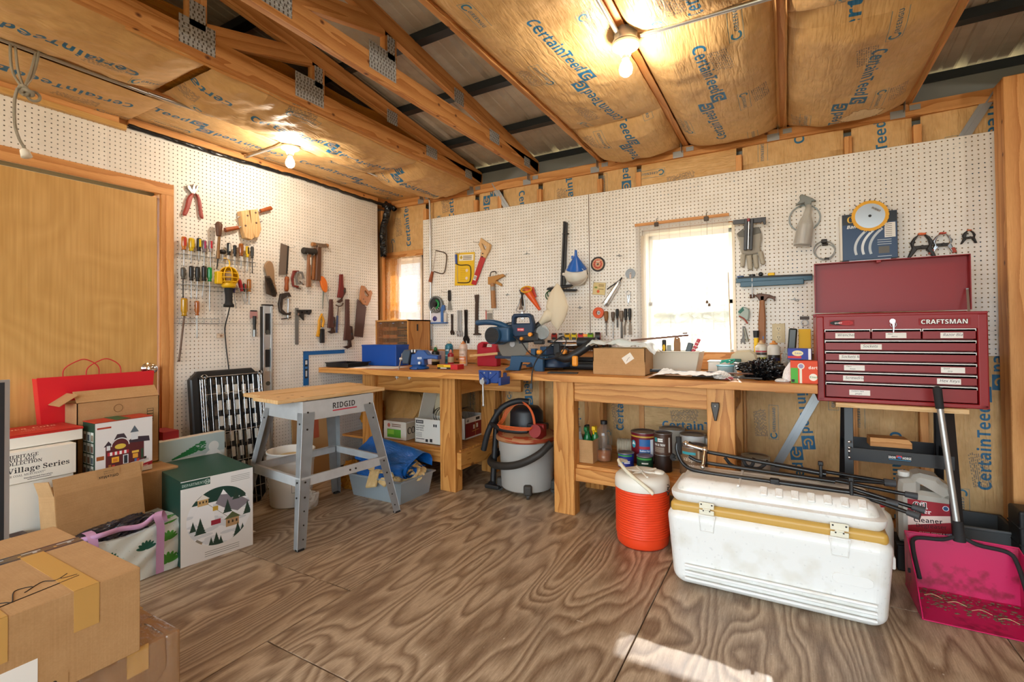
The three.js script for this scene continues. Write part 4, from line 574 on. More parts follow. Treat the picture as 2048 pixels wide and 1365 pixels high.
// ---------- cartons along the door ----------
const tCard = tex(256, 256, (u, v) => { const n = fbm(u * 5, v * 5, 4), r = vn(u * 3, v * 180), f = vn(u * 120, v * 120); return mix(hex(0xbf9667), hex(0xab8254), n).map((q) => q + (r - 0.5) * 7 + (f - 0.5) * 8); });
const mCard = MS(0xffffff, 0.8, { map: rep(tCard, 3, 3) }), mCardD = MS(0x9a7449, 0.85), mTape = MP(0xc79a55, 0.18, { clearcoat: 0.6 }), mCream = MS(0xe9e4d8, 0.6);
const carton = (w, h, d, m, r = 0.003) => uvb(bx(w, h, d, 0, h / 2, 0, r), 0, 1);
{ // two big taped cartons in front
  const a = thing('carton', 'large plastic-wrapped carton under the box marked books', 'carton', [1.49, 0, 3.21], 0), mG = MS(0xffffff, 0.8, { map: rep(tCard, 2, 2), color: 0xd9d0c6 });
  part(a, 'body', carton(0.69, 0.318, 0.81, mG), mG); part(a, 'tape', [bx(0.05, 0.001, 0.812, 0.1, 0.3185, 0), bx(0.001, 0.07, 0.05, 0.346, 0.29, -0.3)], mTape);
  part(a, 'plastic_wrap', uvb(bx(0.694, 0.322, 0.814, 0, 0.161, 0, 0.012), 0, 1), MP(0xffffff, 0.08, { transmission: 0.96, thickness: 0, bumpMap: rep(tKraftBump, 1.5, 1.5), bumpScale: 0.02 }), 'clear shrink wrap');
  const b = thing('carton', 'brown taped carton with books scrawled on top', 'carton', [1.56, 0.323, 3.26], 0), W = 0.58, H = 0.222, D = 0.70;
  part(b, 'body', carton(W, H, D, mCard), mCard);
  part(b, 'tape', [bx(0.048, 0.0008, D, -0.085, H + 0.0004, 0)], MS(0xffffff, 0.2, { map: canvasTex(128, 1024, (g, w, h) => { g.fillStyle = '#6a5a48'; g.fillRect(0, 0, w, h); g.fillStyle = '#2a3440'; g.fillRect(0, 0, 26, h); g.fillRect(100, 0, 28, h); for (let k = 0; k < 9; k++) { g.fillStyle = '#aeb6b8'; g.fillRect(34, 20 + k * 112, 18, 60); g.fillRect(50, 34 + k * 112, 30, 14); g.fillStyle = '#b48d54'; g.fillRect(60, 84 + k * 112, 26, 10); } }) }), 'printed packing tape');
  part(b, 'tape', [bx(0.36, 0.0008, 0.05, 0.11, H + 0.0006, -0.235), bx(0.0008, 0.10, 0.05, W / 2 + 0.0006, H - 0.05, -0.235)], mTape, 'clear brown tape');
  part(b, 'tape', [bx(0.36, 0.0008, 0.05, 0.11, H + 0.0006, -0.07), bx(0.0008, 0.10, 0.05, W / 2 + 0.0006, H - 0.05, -0.07)], mTape, 'clear brown tape');
  const scr = tb([[0.24, 0, 0.12], [0.19, 0, 0.10], [0.20, 0, 0.13], [0.24, 0, 0.09], [0.25, 0, 0.08], [0.19, 0, 0.06], [0.20, 0, 0.03], [0.22, 0, 0.05], [0.19, 0, 0.01], [0.21, 0, -0.01], [0.19, 0, -0.04], [0.21, 0, -0.02], [0.22, 0, -0.05]], 0.0012, 90).translate(-0.03, H + 0.0008, -0.20), ul = tb([[0.23, 0, 0.13], [0.20, 0, -0.05]], 0.0012).translate(0.0, H + 0.0008, -0.2);
  part(b, 'handwriting', [scr, ul], MS(0x2a1c12, 0.7)); part(b, 'shipping_label', bx(0.0006, 0.10, 0.09, W / 2 + 0.0004, 0.05, -0.10), mWhite); part(b, 'print', mv(sheet(0.05, 0.03), W / 2 + 0.0008, 0.02, -0.175, 0, LW), printMat(128, 64, (g, w, h) => { g.fillStyle = '#b48b5c'; g.fillRect(0, 0, w, h); g.fillStyle = '#2a2018'; g.font = 'bold 52px sans-serif'; g.fillText('09', 20, 50); }));
}
{ // green box with its number
  const o = thing('gift_box', 'dark green box with a brown lid and white number', 'box', [0.545, 0, 2.95]); part(o, 'body', carton(0.30, 0.285, 0.40, null), MS(0x0d4a42, 0.5)); part(o, 'lid', bx(0.31, 0.016, 0.41, 0, 0.293, 0, 0.003), MS(0x3a201c, 0.5));
  part(o, 'lid_print', sheet(0.29, 0.37, 0, 0.3014, 0, -PI / 2), printMat(512, 512, (g, w, h) => { g.fillStyle = '#3a201c'; g.fillRect(0, 0, w, h); g.strokeStyle = '#c9b8a0'; g.lineWidth = 7; g.beginPath(); g.ellipse(256, 300, 90, 230, 1.2, 0, 7); g.stroke(); g.save(); g.translate(256, 300); g.rotate(-0.4); g.fillStyle = '#d8cab4'; g.font = 'bold 90px sans-serif'; g.fillText('LIONEL', -170, 34); g.restore(); g.fillStyle = '#c9b8a0'; g.font = '40px serif'; g.fillText('WAGON', 60, 80); g.fillText('WITH FREIGHT', 60, 126); }));
  part(o, 'number', mv(sheet(0.10, 0.04), 0.1508, 0.235, -0.14, 0, LW), printMat(256, 100, (g, w, h) => { g.fillStyle = '#0d4a42'; g.fillRect(0, 0, w, h); g.fillStyle = '#f0f0ea'; g.font = 'bold 72px sans-serif'; g.fillText('#9781', 14, 74, 230); }));
}
{ // white village series boxes
  const o = thing('white_box', 'white box reading village series standing on another white box', 'box', [0.225, 0.512, 2.765]); part(o, 'body', carton(0.33, 0.142, 0.41), mCream);
  part(o, 'print', mv(sheet(0.38, 0.138), 0.1658, 0.071, 0, 0, LW), printMat(1024, 372, (g, w, h) => { g.fillStyle = '#e9e4d8'; g.fillRect(0, 0, w, h); g.fillStyle = '#2c2a2a'; g.textAlign = 'center'; g.font = 'bold 52px serif'; g.fillText('HERITAGE', 560, 70); g.fillText('VILLAGE', 560, 112); g.fillText('COLLECTION', 560, 154); g.font = 'bold 84px serif'; g.fillText('Dickens’ Village Series', 520, 246, 960); g.font = '32px serif'; g.fillText('“C. FYTER COAL MERCHANT”', 540, 294); g.font = 'bold 24px sans-serif'; g.fillText('Handpainted Porcelain', 700, 332); g.fillRect(600, 344, 220, 6); }));
  const p = thing('white_box', 'tall plain white box under the village series box', 'box', [0.215, 0.0, 2.765]); part(p, 'body', carton(0.32, 0.509, 0.40), mCream); part(p, 'seal', cy(0.022, 0.022, 0.001, 0.1606, 0.30, 0.155, 0, 0, PI / 2), MS(0x23306b, 0.5), 'round blue seal');
  const c = thing('red_lid_box', 'white box with a red soft drink lid on the white boxes', 'box', [0.20, 0.657, 2.665]); part(c, 'body', carton(0.26, 0.052, 0.30), mCream); part(c, 'lid', bx(0.265, 0.012, 0.305, 0, 0.056, 0, 0.003), MS(0xc62a22, 0.5)); part(c, 'lid_print', sheet(0.25, 0.28, 0, 0.0625, 0, -PI / 2, 0, PI / 2), printMat(512, 448, (g, w, h) => { g.fillStyle = '#c62a22'; g.fillRect(0, 0, w, h); g.fillStyle = '#f1c8b0'; g.font = 'italic bold 96px serif'; g.fillText('Coca‑Cola', 40, 180, 420); g.font = '34px serif'; g.fillText('BRAND', 200, 240); g.fillText('TOWN SQUARE', 150, 300); }));
  const e = thing('white_carton', 'small plain white carton behind the red-lidded box', 'box', [0.22, 0.657, 2.885]); part(e, 'body', carton(0.20, 0.13, 0.11), mCream); part(e, 'flap', bx(0.2, 0.002, 0.05, 0, 0.138, -0.04, 0, -0.3), mCream);
}
{ // stack by the door: hidden support, village box, delivery carton, red bag
  const s = thing('storage_box', 'plain brown box supporting the toy shop box beside the door', 'box', [0.235, 0, 2.33]); part(s, 'body', carton(0.39, 0.443, 0.40), mCard); part(s, 'tape', bx(0.05, 0.001, 0.40, 0, 0.4435, 0), mTape);
  const v = thing('toy_shop_box', 'white box picturing a miniature toy shop building', 'box', [0.315, 0.446, 2.362]); part(v, 'body', carton(0.14, 0.285, 0.25), MS(0x1c3b2a, 0.5)); part(v, 'top', bx(0.142, 0.004, 0.252, 0, 0.2865, 0, 0.001), MS(0xb8331f, 0.5)); part(v, 'ribbon', bx(0.143, 0.002, 0.06, 0, 0.2895, 0.005), MS(0x1f5a37, 0.5), 'green ribbon print');
  part(v, 'picture', mv(sheet(0.248, 0.282), 0.0708, 0.1425, 0, 0, LW), printMat(640, 728, (g, w, h) => {
    g.fillStyle = '#e9e7e6'; g.fillRect(0, 0, w, h); g.fillStyle = '#b03a22'; g.fillRect(20, 60, 150, 22); g.fillStyle = '#b8213a'; g.beginPath(); g.moveTo(0, h); g.lineTo(w, 610); g.lineTo(w, 660); g.lineTo(140, h); g.fill(); g.fillStyle = '#fff'; g.font = 'bold 30px serif'; g.save(); g.translate(330, 700); g.rotate(-0.14); g.fillText('LIGHTED BUILDING', -40, 4); g.restore();
    g.fillStyle = '#5d2427'; g.fillRect(110, 300, 430, 290); g.fillStyle = '#3b2e3a'; g.beginPath(); g.moveTo(90, 320); g.lineTo(140, 250); g.lineTo(190, 320); g.fill(); g.beginPath(); g.moveTo(330, 310); g.lineTo(420, 240); g.lineTo(600, 260); g.lineTo(610, 330); g.fill(); g.fillStyle = '#dfe3e6'; g.fillRect(120, 310, 40, 60); g.fillRect(390, 170, 80, 110); g.fillStyle = '#56636f'; g.beginPath(); g.moveTo(380, 180); g.lineTo(430, 90); g.lineTo(480, 180); g.fill(); g.fillStyle = '#5d2427'; g.beginPath(); g.arc(270, 330, 105, PI, 0); g.fill(); g.fillStyle = '#40323c'; g.beginPath(); g.moveTo(200, 245); g.lineTo(235, 175); g.lineTo(310, 175); g.lineTo(345, 245); g.fill(); g.strokeStyle = '#e6e6e6'; g.lineWidth = 12; g.beginPath(); g.arc(270, 330, 98, PI, 0); g.stroke(); g.fillStyle = '#e0c24c'; g.beginPath(); g.ellipse(270, 340, 62, 34, 0, 0, 7); g.fill();
    for (let k = 0; k < 9; k++) { g.fillStyle = k % 2 ? '#f3f0ee' : '#c2313c'; g.fillRect(130 + k * 26, 400, 26, 44); } g.fillStyle = '#f2b535'; g.fillRect(175, 470, 80, 70); g.fillStyle = '#d9822b'; g.fillRect(190, 490, 50, 40); g.fillStyle = '#dfe6ea'; g.fillRect(300, 460, 60, 120); g.fillStyle = '#28303a'; g.fillRect(310, 470, 40, 105); g.fillStyle = '#efc34e'; g.fillRect(400, 430, 80, 30); g.fillStyle = '#e9a63b'; g.fillRect(410, 470, 60, 60); g.fillStyle = '#2b4d33'; g.fillRect(505, 420, 26, 130); g.fillStyle = '#c8c4c0'; g.beginPath(); g.moveTo(60, 620); g.lineTo(590, 560); g.lineTo(600, 590); g.lineTo(80, 650); g.fill(); for (const [x, y, c] of [[140, 560, '#a86a2d'], [180, 570, '#c7342f'], [430, 540, '#3d6db5'], [455, 545, '#c23a35'], [540, 535, '#33302e']]) { g.fillStyle = c; g.fillRect(x, y, 30, 34); } g.fillStyle = '#a4571f'; g.fillRect(14, 430, 80, 50);
  }));
  part(v, 'side_picture', mv(sheet(0.13, 0.27), 0, 0.14, 0.1257), printMat(256, 512, (g, w, h) => { g.fillStyle = '#1c3b2a'; g.fillRect(0, 0, w, h); for (let r = 0; r < 4; r++) for (let c = 0; c < 3; c++) { g.fillStyle = '#cfd0c8'; g.fillRect(14 + c * 80, 70 + r * 106, 66, 92); g.fillStyle = ['#6f4b3a', '#46515a', '#7d6a52'][(r + c) % 3]; g.fillRect(24 + c * 80, 96 + r * 106, 46, 58); } }));
  const a = thing('delivery_carton', 'open brown delivery carton with printed black tape on its flaps', 'carton', [0.155, 0.446, 2.32]); const W = 0.37, H = 0.375;
  part(a, 'body', [uvb(bx(0.15, 0.004, W, 0, 0.002, 0), 2, 1), uvb(bx(0.004, H, W, 0.073, H / 2, 0), 2, 1), uvb(bx(0.004, H, W, -0.073, H / 2, 0), 2, 1), uvb(bx(0.15, H, 0.004, 0, H / 2, W / 2 - 0.002), 2, 1), uvb(bx(0.15, H, 0.004, 0, H / 2, -W / 2 + 0.002), 2, 1)], mCard);
  const fl = part(a, 'flap', uvb(bx(0.003, 0.075, W, 0.045, H + 0.03, 0, 0, 0, 0, 0.75), 2, 1), mCard); part(fl, 'tape', bx(0.0008, 0.03, W, 0.0315, H + 0.046, 0, 0, 0, 0, 0.75), MS(0xffffff, 0.35, { map: canvasTex(512, 48, (g, w, h) => { g.fillStyle = '#1c1a1b'; g.fillRect(0, 0, w, h); g.fillStyle = '#b9dfe6'; for (let k = 0; k < 6; k++) { g.fillRect(20 + k * 86, 12, 40, 10); g.fillStyle = k % 2 ? '#5fb6c9' : '#d9d3c8'; g.fillRect(34 + k * 86, 28, 26, 8); } }) }));
  part(a, 'flap', uvb(bx(0.003, 0.10, W, -0.09, H + 0.035, 0, 0, 0, 0, 0.5), 2, 1), mCard); part(a, 'flap', uvb(bx(0.14, 0.003, 0.09, 0, H + 0.02, W / 2 + 0.03, 0, 0.6), 2, 1), mCard); part(a, 'print', [mv(sheet(0.04, 0.08), 0.0758, 0.27, -0.14, 0, LW)], printMat(64, 128, (g) => { g.fillStyle = '#b68d5e'; g.fillRect(0, 0, 64, 128); g.strokeStyle = '#2a2018'; g.lineWidth = 3; for (let k = 0; k < 5; k++) g.strokeRect(8, 6 + k * 24, 48, 20); }));
  part(a, 'round_mark', mv(to(0.02, 0.0012), 0.0758, 0.33, 0.01, 0, LW), MS(0x7d5a35, 0.8));
  const b = thing('red_paper_bag', 'bright red paper gift bag with twisted handles against the door', 'gift bag', [0.052, 0.446, 2.355]), mB = MS(0xd81f2c, 0.35, { side: THREE.DoubleSide }), w = 0.255, hh = 0.51;
  const bag = (x, y, z, lean) => [[x, y, z], lean]; void bag;
  part(b, 'bag', [bx(0.002, hh, w * 2, 0.03, hh / 2, 0, 0), bx(0.002, hh - 0.015, w * 2, -0.032, hh / 2, 0.0, 0), bx(0.06, hh - 0.01, 0.002, 0, hh / 2, w, 0), bx(0.06, hh - 0.01, 0.002, 0, hh / 2, -w, 0), bx(0.06, 0.002, w * 2, 0, 0.001, 0)].map((g) => { const p = g.attributes.position; for (let i = 0; i < p.count; i++) { const t = p.getY(i) / hh; p.setZ(i, p.getZ(i) * (0.86 + 0.16 * t)); } return g; }), mB);
  part(b, 'lining', bx(0.0015, 0.02, w * 2 - 0.02, -0.0295, hh - 0.03, 0), mCream); for (const x of [0.026, -0.028]) part(b, 'handle', tb([[x, hh - 0.03, 0.12], [x, hh + 0.035, 0.115], [x, hh + 0.075, 0.06], [x, hh + 0.08, 0.02], [x, hh + 0.04, -0.03], [x, hh - 0.03, -0.035]].map(([q, y, z]) => [q, y, z + (x < 0 ? 0.02 : -0.06)]), 0.0028, 40), MS(0xc8222b, 0.6));
  const t = thing('small_gift_box', 'small white box with a red top beside the door casing', 'box', [0.10, 0, 2.05]); part(t, 'body', carton(0.16, 0.585, 0.085), mCream); part(t, 'top_band', bx(0.162, 0.05, 0.087, 0, 0.57, 0, 0.002), MS(0x9c1f26, 0.5)); part(t, 'picture', mv(sheet(0.08, 0.09), 0.0808, 0.49, 0, 0, LW), printMat(128, 128, (g) => { g.fillStyle = '#cfd5d6'; g.fillRect(0, 0, 128, 128); g.fillStyle = '#9fb2b4'; g.fillRect(10, 60, 108, 60); g.fillStyle = '#efefec'; g.beginPath(); g.arc(64, 70, 34, 0, 7); g.fill(); }));
}
{ // winter pond box and the big department box
  const o = thing('winter_pond_box', 'flat white box picturing a snowy pond and snowman', 'box', [0.19, 0, 1.975]); part(o, 'body', carton(0.05, 0.548, 0.445), mCream);
  part(o, 'picture', mv(sheet(0.44, 0.54), 0.0258, 0.274, 0, 0, LW), printMat(768, 942, (g, w, h) => { g.fillStyle = '#d5dedd'; g.fillRect(0, 0, w, h); g.fillStyle = '#b9cccd'; g.fillRect(90, 0, w - 90, 200); g.fillStyle = '#e6e9e4'; g.fillRect(0, 0, 90, h); g.fillStyle = '#8d3333'; g.save(); g.translate(66, 330); g.rotate(-PI / 2); g.font = '76px serif'; g.fillText('Pond', 60, 0); g.restore(); g.fillStyle = '#1f7a43'; for (let k = 0; k < 190; k++) { const t = hash(k, 1), s = hash(k, 2); g.fillRect(230 + t * 320, 40 + (1 - t) * 150 + s * 110 * t, 22, 14); } g.fillStyle = '#edf1f0'; g.beginPath(); g.arc(640, 260, 90, 0, 7); g.arc(650, 140, 55, 0, 7); g.fill(); g.fillStyle = '#7fa9b6'; g.beginPath(); g.arc(480, 330, 90, PI, 0); g.fill(); g.fillStyle = '#e8eeee'; g.fillRect(90, 330, w, 612); }));
  const d = thing('department_box', 'dark green and white box picturing a snowy mountain village', 'box', [0.505, 0.0, 2.05], -0.17); part(d, 'body', carton(0.50, 0.428, 0.345), MS(0x0f3a30, 0.45)); part(d, 'top_flap', bx(0.50, 0.003, 0.345, 0, 0.4295, 0), MS(0x1a4a3c, 0.4));
  part(d, 'picture', mv(sheet(0.345, 0.428), 0.2508, 0.214, 0, 0, LW), printMat(830, 1030, (g, w, h) => {
    g.fillStyle = '#e6e6e4'; g.fillRect(0, 0, w, h); g.fillStyle = '#12493d'; g.fillRect(0, 10, 320, 84); g.fillStyle = '#d8e6df'; g.font = '44px serif'; g.fillText('DEPARTMENT', 14, 70, 240); g.font = 'bold 40px serif'; g.beginPath(); g.arc(286, 56, 28, 0, 7); g.lineWidth = 5; g.strokeStyle = '#d8e6df'; g.stroke(); g.fillText('56', 265, 71); g.fillStyle = '#9a9a98'; for (let k = 0; k < 4; k++) g.fillRect(560, 60 + k * 22, 230, 6); for (let k = 0; k < 3; k++) g.fillRect(260, 930 + k * 26, 400, 8);
    g.save(); g.beginPath(); g.ellipse(430, 520, 370, 360, 0, 0, 7); g.clip(); g.fillStyle = '#123c33'; g.fillRect(0, 0, w, 330); g.fillStyle = '#eceff2'; g.fillRect(0, 330, w, 700); g.fillStyle = '#d4dae0'; for (let k = 0; k < 40; k++) { g.beginPath(); g.ellipse(hash(k, 7) * w, 340 + hash(k, 8) * 540, 80, 20, 0, 0, 7); g.fill(); } g.fillStyle = '#85808a'; g.beginPath(); g.moveTo(380, 360); g.lineTo(470, 200); g.lineTo(560, 330); g.lineTo(690, 350); g.lineTo(790, 430); g.lineTo(640, 520); g.lineTo(470, 430); g.fill(); g.fillStyle = '#f4f6f8'; g.beginPath(); g.moveTo(440, 260); g.lineTo(470, 200); g.lineTo(520, 275); g.fill(); g.fillStyle = '#eef1f4'; g.beginPath(); g.moveTo(120, 480); g.lineTo(200, 340); g.lineTo(350, 350); g.lineTo(380, 620); g.lineTo(220, 640); g.fill();
    const house = (x, y, s, wall, roof) => { g.fillStyle = wall; g.fillRect(x, y, 120 * s, 80 * s); g.fillStyle = roof; g.beginPath(); g.moveTo(x - 16 * s, y + 4); g.lineTo(x + 60 * s, y - 60 * s); g.lineTo(x + 136 * s, y + 4); g.fill(); g.fillStyle = '#3c2e22'; for (const k of [0.15, 0.45, 0.75]) g.fillRect(x + 120 * s * k, y + 22 * s, 16 * s, 26 * s); };
    house(180, 270, 1, '#caa76e', '#e6e3da'); house(500, 590, 1.3, '#b8946a', '#55613d'); house(120, 800, 0.9, '#9c7a4e', '#8a8478'); g.strokeStyle = '#7a7a70'; g.lineWidth = 4; g.beginPath(); g.moveTo(280, 330); g.lineTo(600, 640); g.stroke(); g.fillStyle = '#c9a33a'; g.fillRect(350, 390, 60, 56); g.fillStyle = '#9b2138'; g.fillRect(330, 560, 110, 60);
    const tree = (x, y, s) => { g.fillStyle = '#1e3b31'; for (let k = 0; k < 5; k++) { g.beginPath(); g.moveTo(x, y - 130 * s + k * 22 * s); g.lineTo(x - (16 + k * 9) * s, y - 70 * s + k * 24 * s); g.lineTo(x + (16 + k * 9) * s, y - 70 * s + k * 24 * s); g.fill(); } }; for (const [x, y, s] of [[210, 660, 1.3], [520, 480, 1.1], [620, 340, 0.9], [700, 330, 0.9], [760, 560, 1.1], [640, 820, 1.2], [700, 800, 0.8], [330, 880, 0.9], [390, 860, 1.1], [440, 880, 0.8], [130, 620, 0.8]]) tree(x, y, s); g.restore();
  }));
}
{ // open office carton leaning on the tote, tote bag with its pink straps, dark sack, straight edge
  const o = thing('open_carton', 'open kraft carton tilted on top of the cactus print tote', 'carton', [0.50, 0.225, 2.52]); o.rotation.order = 'YXZ'; o.rotation.set(0, 0.06, 0.16); const W = 0.34, H = 0.225, D = 0.15;
  part(o, 'body', [uvb(bx(D, 0.004, W, 0, 0.002, 0), 2, 1), uvb(bx(0.004, H, W, D / 2, H / 2, 0), 2, 1), uvb(bx(0.004, H, W, -D / 2, H / 2, 0), 2, 1), uvb(bx(D, H, 0.004, 0, H / 2, W / 2), 2, 1), uvb(bx(D, H, 0.004, 0, H / 2, -W / 2), 2, 1)], mCard);
  const f = part(o, 'flap', uvb(bx(0.003, 0.075, W, D / 2 - 0.006, H + 0.036, 0, 0, 0, 0, 0.15), 2, 1), mCard); part(f, 'lettering', mv(sheet(0.09, 0.05), D / 2 - 0.003, H + 0.045, -0.035, 0, LW, 0), printMat(256, 140, (g, w, h) => { g.fillStyle = '#b58c5d'; g.fillRect(0, 0, w, h); g.translate(w, h); g.rotate(PI); g.fillStyle = '#2a2119'; g.font = 'bold 50px sans-serif'; g.fillText('OfficeMax', 14, 54, 228); g.font = '22px sans-serif'; g.fillText('12 x 9 x 4 IN', 60, 86); g.fillText('RECYCLABLE', 60, 114); }));
  part(o, 'flap', uvb(bx(0.003, 0.075, W, -D / 2 - 0.02, H + 0.03, 0, 0, 0, 0, 0.5), 2, 1), mCard); part(o, 'flap', uvb(bx(D - 0.01, 0.07, 0.003, 0, H + 0.032, W / 2 + 0.008, 0, 0.22), 2, 1), mCard); part(o, 'flap', uvb(bx(D - 0.01, 0.07, 0.003, 0, H + 0.032, -W / 2 - 0.008, 0, -0.22), 2, 1), mCard);
  part(o, 'packing', blob(0.05, 0.04, 0.12, 10, 0.8, 4).translate(0, H - 0.05, 0), mWhite, 'white packing paper');
  const t = thing('tote_bag', 'white tote bag with green cactus print and pink straps', 'tote bag', [0.575, 0, 2.475], 0.0), mT = MS(0xffffff, 0.75, { map: rpt(512, 512, (g, w, h) => { g.fillStyle = '#dfe8e4'; g.fillRect(0, 0, w, h); for (let k = 0; k < 60; k++) { g.fillStyle = '#b9cfc6'; g.fillRect(hash(k, 1) * w, hash(k, 2) * h, 4, 4); } const cac = (x, y, s, c) => { g.fillStyle = c; for (let a = 0; a < 7; a++) { g.save(); g.translate(x, y); g.rotate((a - 3) * 0.42); g.beginPath(); g.ellipse(0, -26 * s, 9 * s, 26 * s, 0, 0, 7); g.fill(); g.restore(); } }; for (let k = 0; k < 15; k++) cac(40 + (k % 4) * 125 + (k * 37) % 50, 70 + Math.floor(k / 4) * 125 + (k * 53) % 40, 0.9 + 0.4 * hash(k, 5), ['#1f6a50', '#2a8257', '#4c9a3a', '#1b5b4c'][k % 4]); }) });
  const g = new THREE.BoxGeometry(0.24, 0.25, 0.46, 10, 10, 18), p = g.attributes.position; for (let i = 0; i < p.count; i++) { const y = p.getY(i) + 0.125, k = 0.94 + 0.08 * y / 0.25, n = (fbm(p.getX(i) * 20 + 2, p.getZ(i) * 14 + y * 20, 3) - 0.5) * 0.022; p.setXYZ(i, p.getX(i) * k + n, y > 0.249 ? y - 0.02 + 0.02 * Math.abs(p.getZ(i)) / 0.23 : Math.max(0.002, y), p.getZ(i) * k + n); } g.computeVertexNormals();
  part(t, 'bag', uvb(ni(g), 2, 2.3), mT); part(t, 'contents', blob(0.105, 0.06, 0.2, 12, 0.7, 14).translate(0, 0.20, 0), MS(0x2b2a33, 0.25), 'dark plastic-wrapped contents');
  const mK = MS(0xc79ac4, 0.6, { side: THREE.DoubleSide }), strap = (pts, w) => { const c = new THREE.CatmullRomCurve3(pts.map(V)); const P = c.getPoints(40), pos = []; for (let k = 0; k < 40; k++) { const a = P[k], b = P[k + 1]; for (const [q, s] of [[a, -1], [b, -1], [b, 1], [a, -1], [b, 1], [a, 1]]) pos.push(q.x, q.y, q.z + s * w / 2); } const s = new THREE.BufferGeometry(); s.setAttribute('position', new THREE.Float32BufferAttribute(pos, 3)); s.setAttribute('uv', new THREE.Float32BufferAttribute(new Float32Array(pos.length / 3 * 2), 2)); s.computeVertexNormals(); return s; };
  part(t, 'strap', strap([[0.129, 0.01, -0.13], [0.131, 0.12, -0.13], [0.134, 0.24, -0.13], [0.13, 0.285, -0.12], [0.10, 0.30, -0.14], [0.09, 0.27, -0.16], [0.12, 0.25, -0.15]], 0.035), mK, 'pink webbing strap'); part(t, 'strap', [strap([[0.129, 0.01, 0.13], [0.131, 0.12, 0.13], [0.134, 0.24, 0.13], [0.11, 0.285, 0.13], [0.06, 0.29, 0.13]], 0.035), tb([[0.09, 0.27, 0.16], [0.12, 0.275, 0.10], [0.10, 0.27, 0.02], [0.11, 0.26, -0.06], [0.10, 0.285, -0.12]], 0.012, 40)], mK, 'pink webbing strap');
  const s = thing('straight_edge', 'tall aluminium straight edge with inch marks leaning beside the boxes', 'ruler', [0.72, 0.0, 2.90], LW); s.rotation.order = 'YXZ'; part(s, 'blade', bx(0.05, 1.0, 0.008, 0, 0.5, 0, 0.001), MS(0xc3c7cb, 0.3, { metalness: 0.7 })); part(s, 'scale', sheet(0.028, 0.98, -0.004, 0.5, 0.0045), printMat(40, 1024, (g, w, h) => { g.fillStyle = '#23262b'; g.fillRect(0, 0, w, h); g.fillStyle = '#cfd3d6'; for (let k = 0; k < 160; k++) g.fillRect(0, k * 6.4, k % 4 ? 10 : 20, 1.6); }));
}
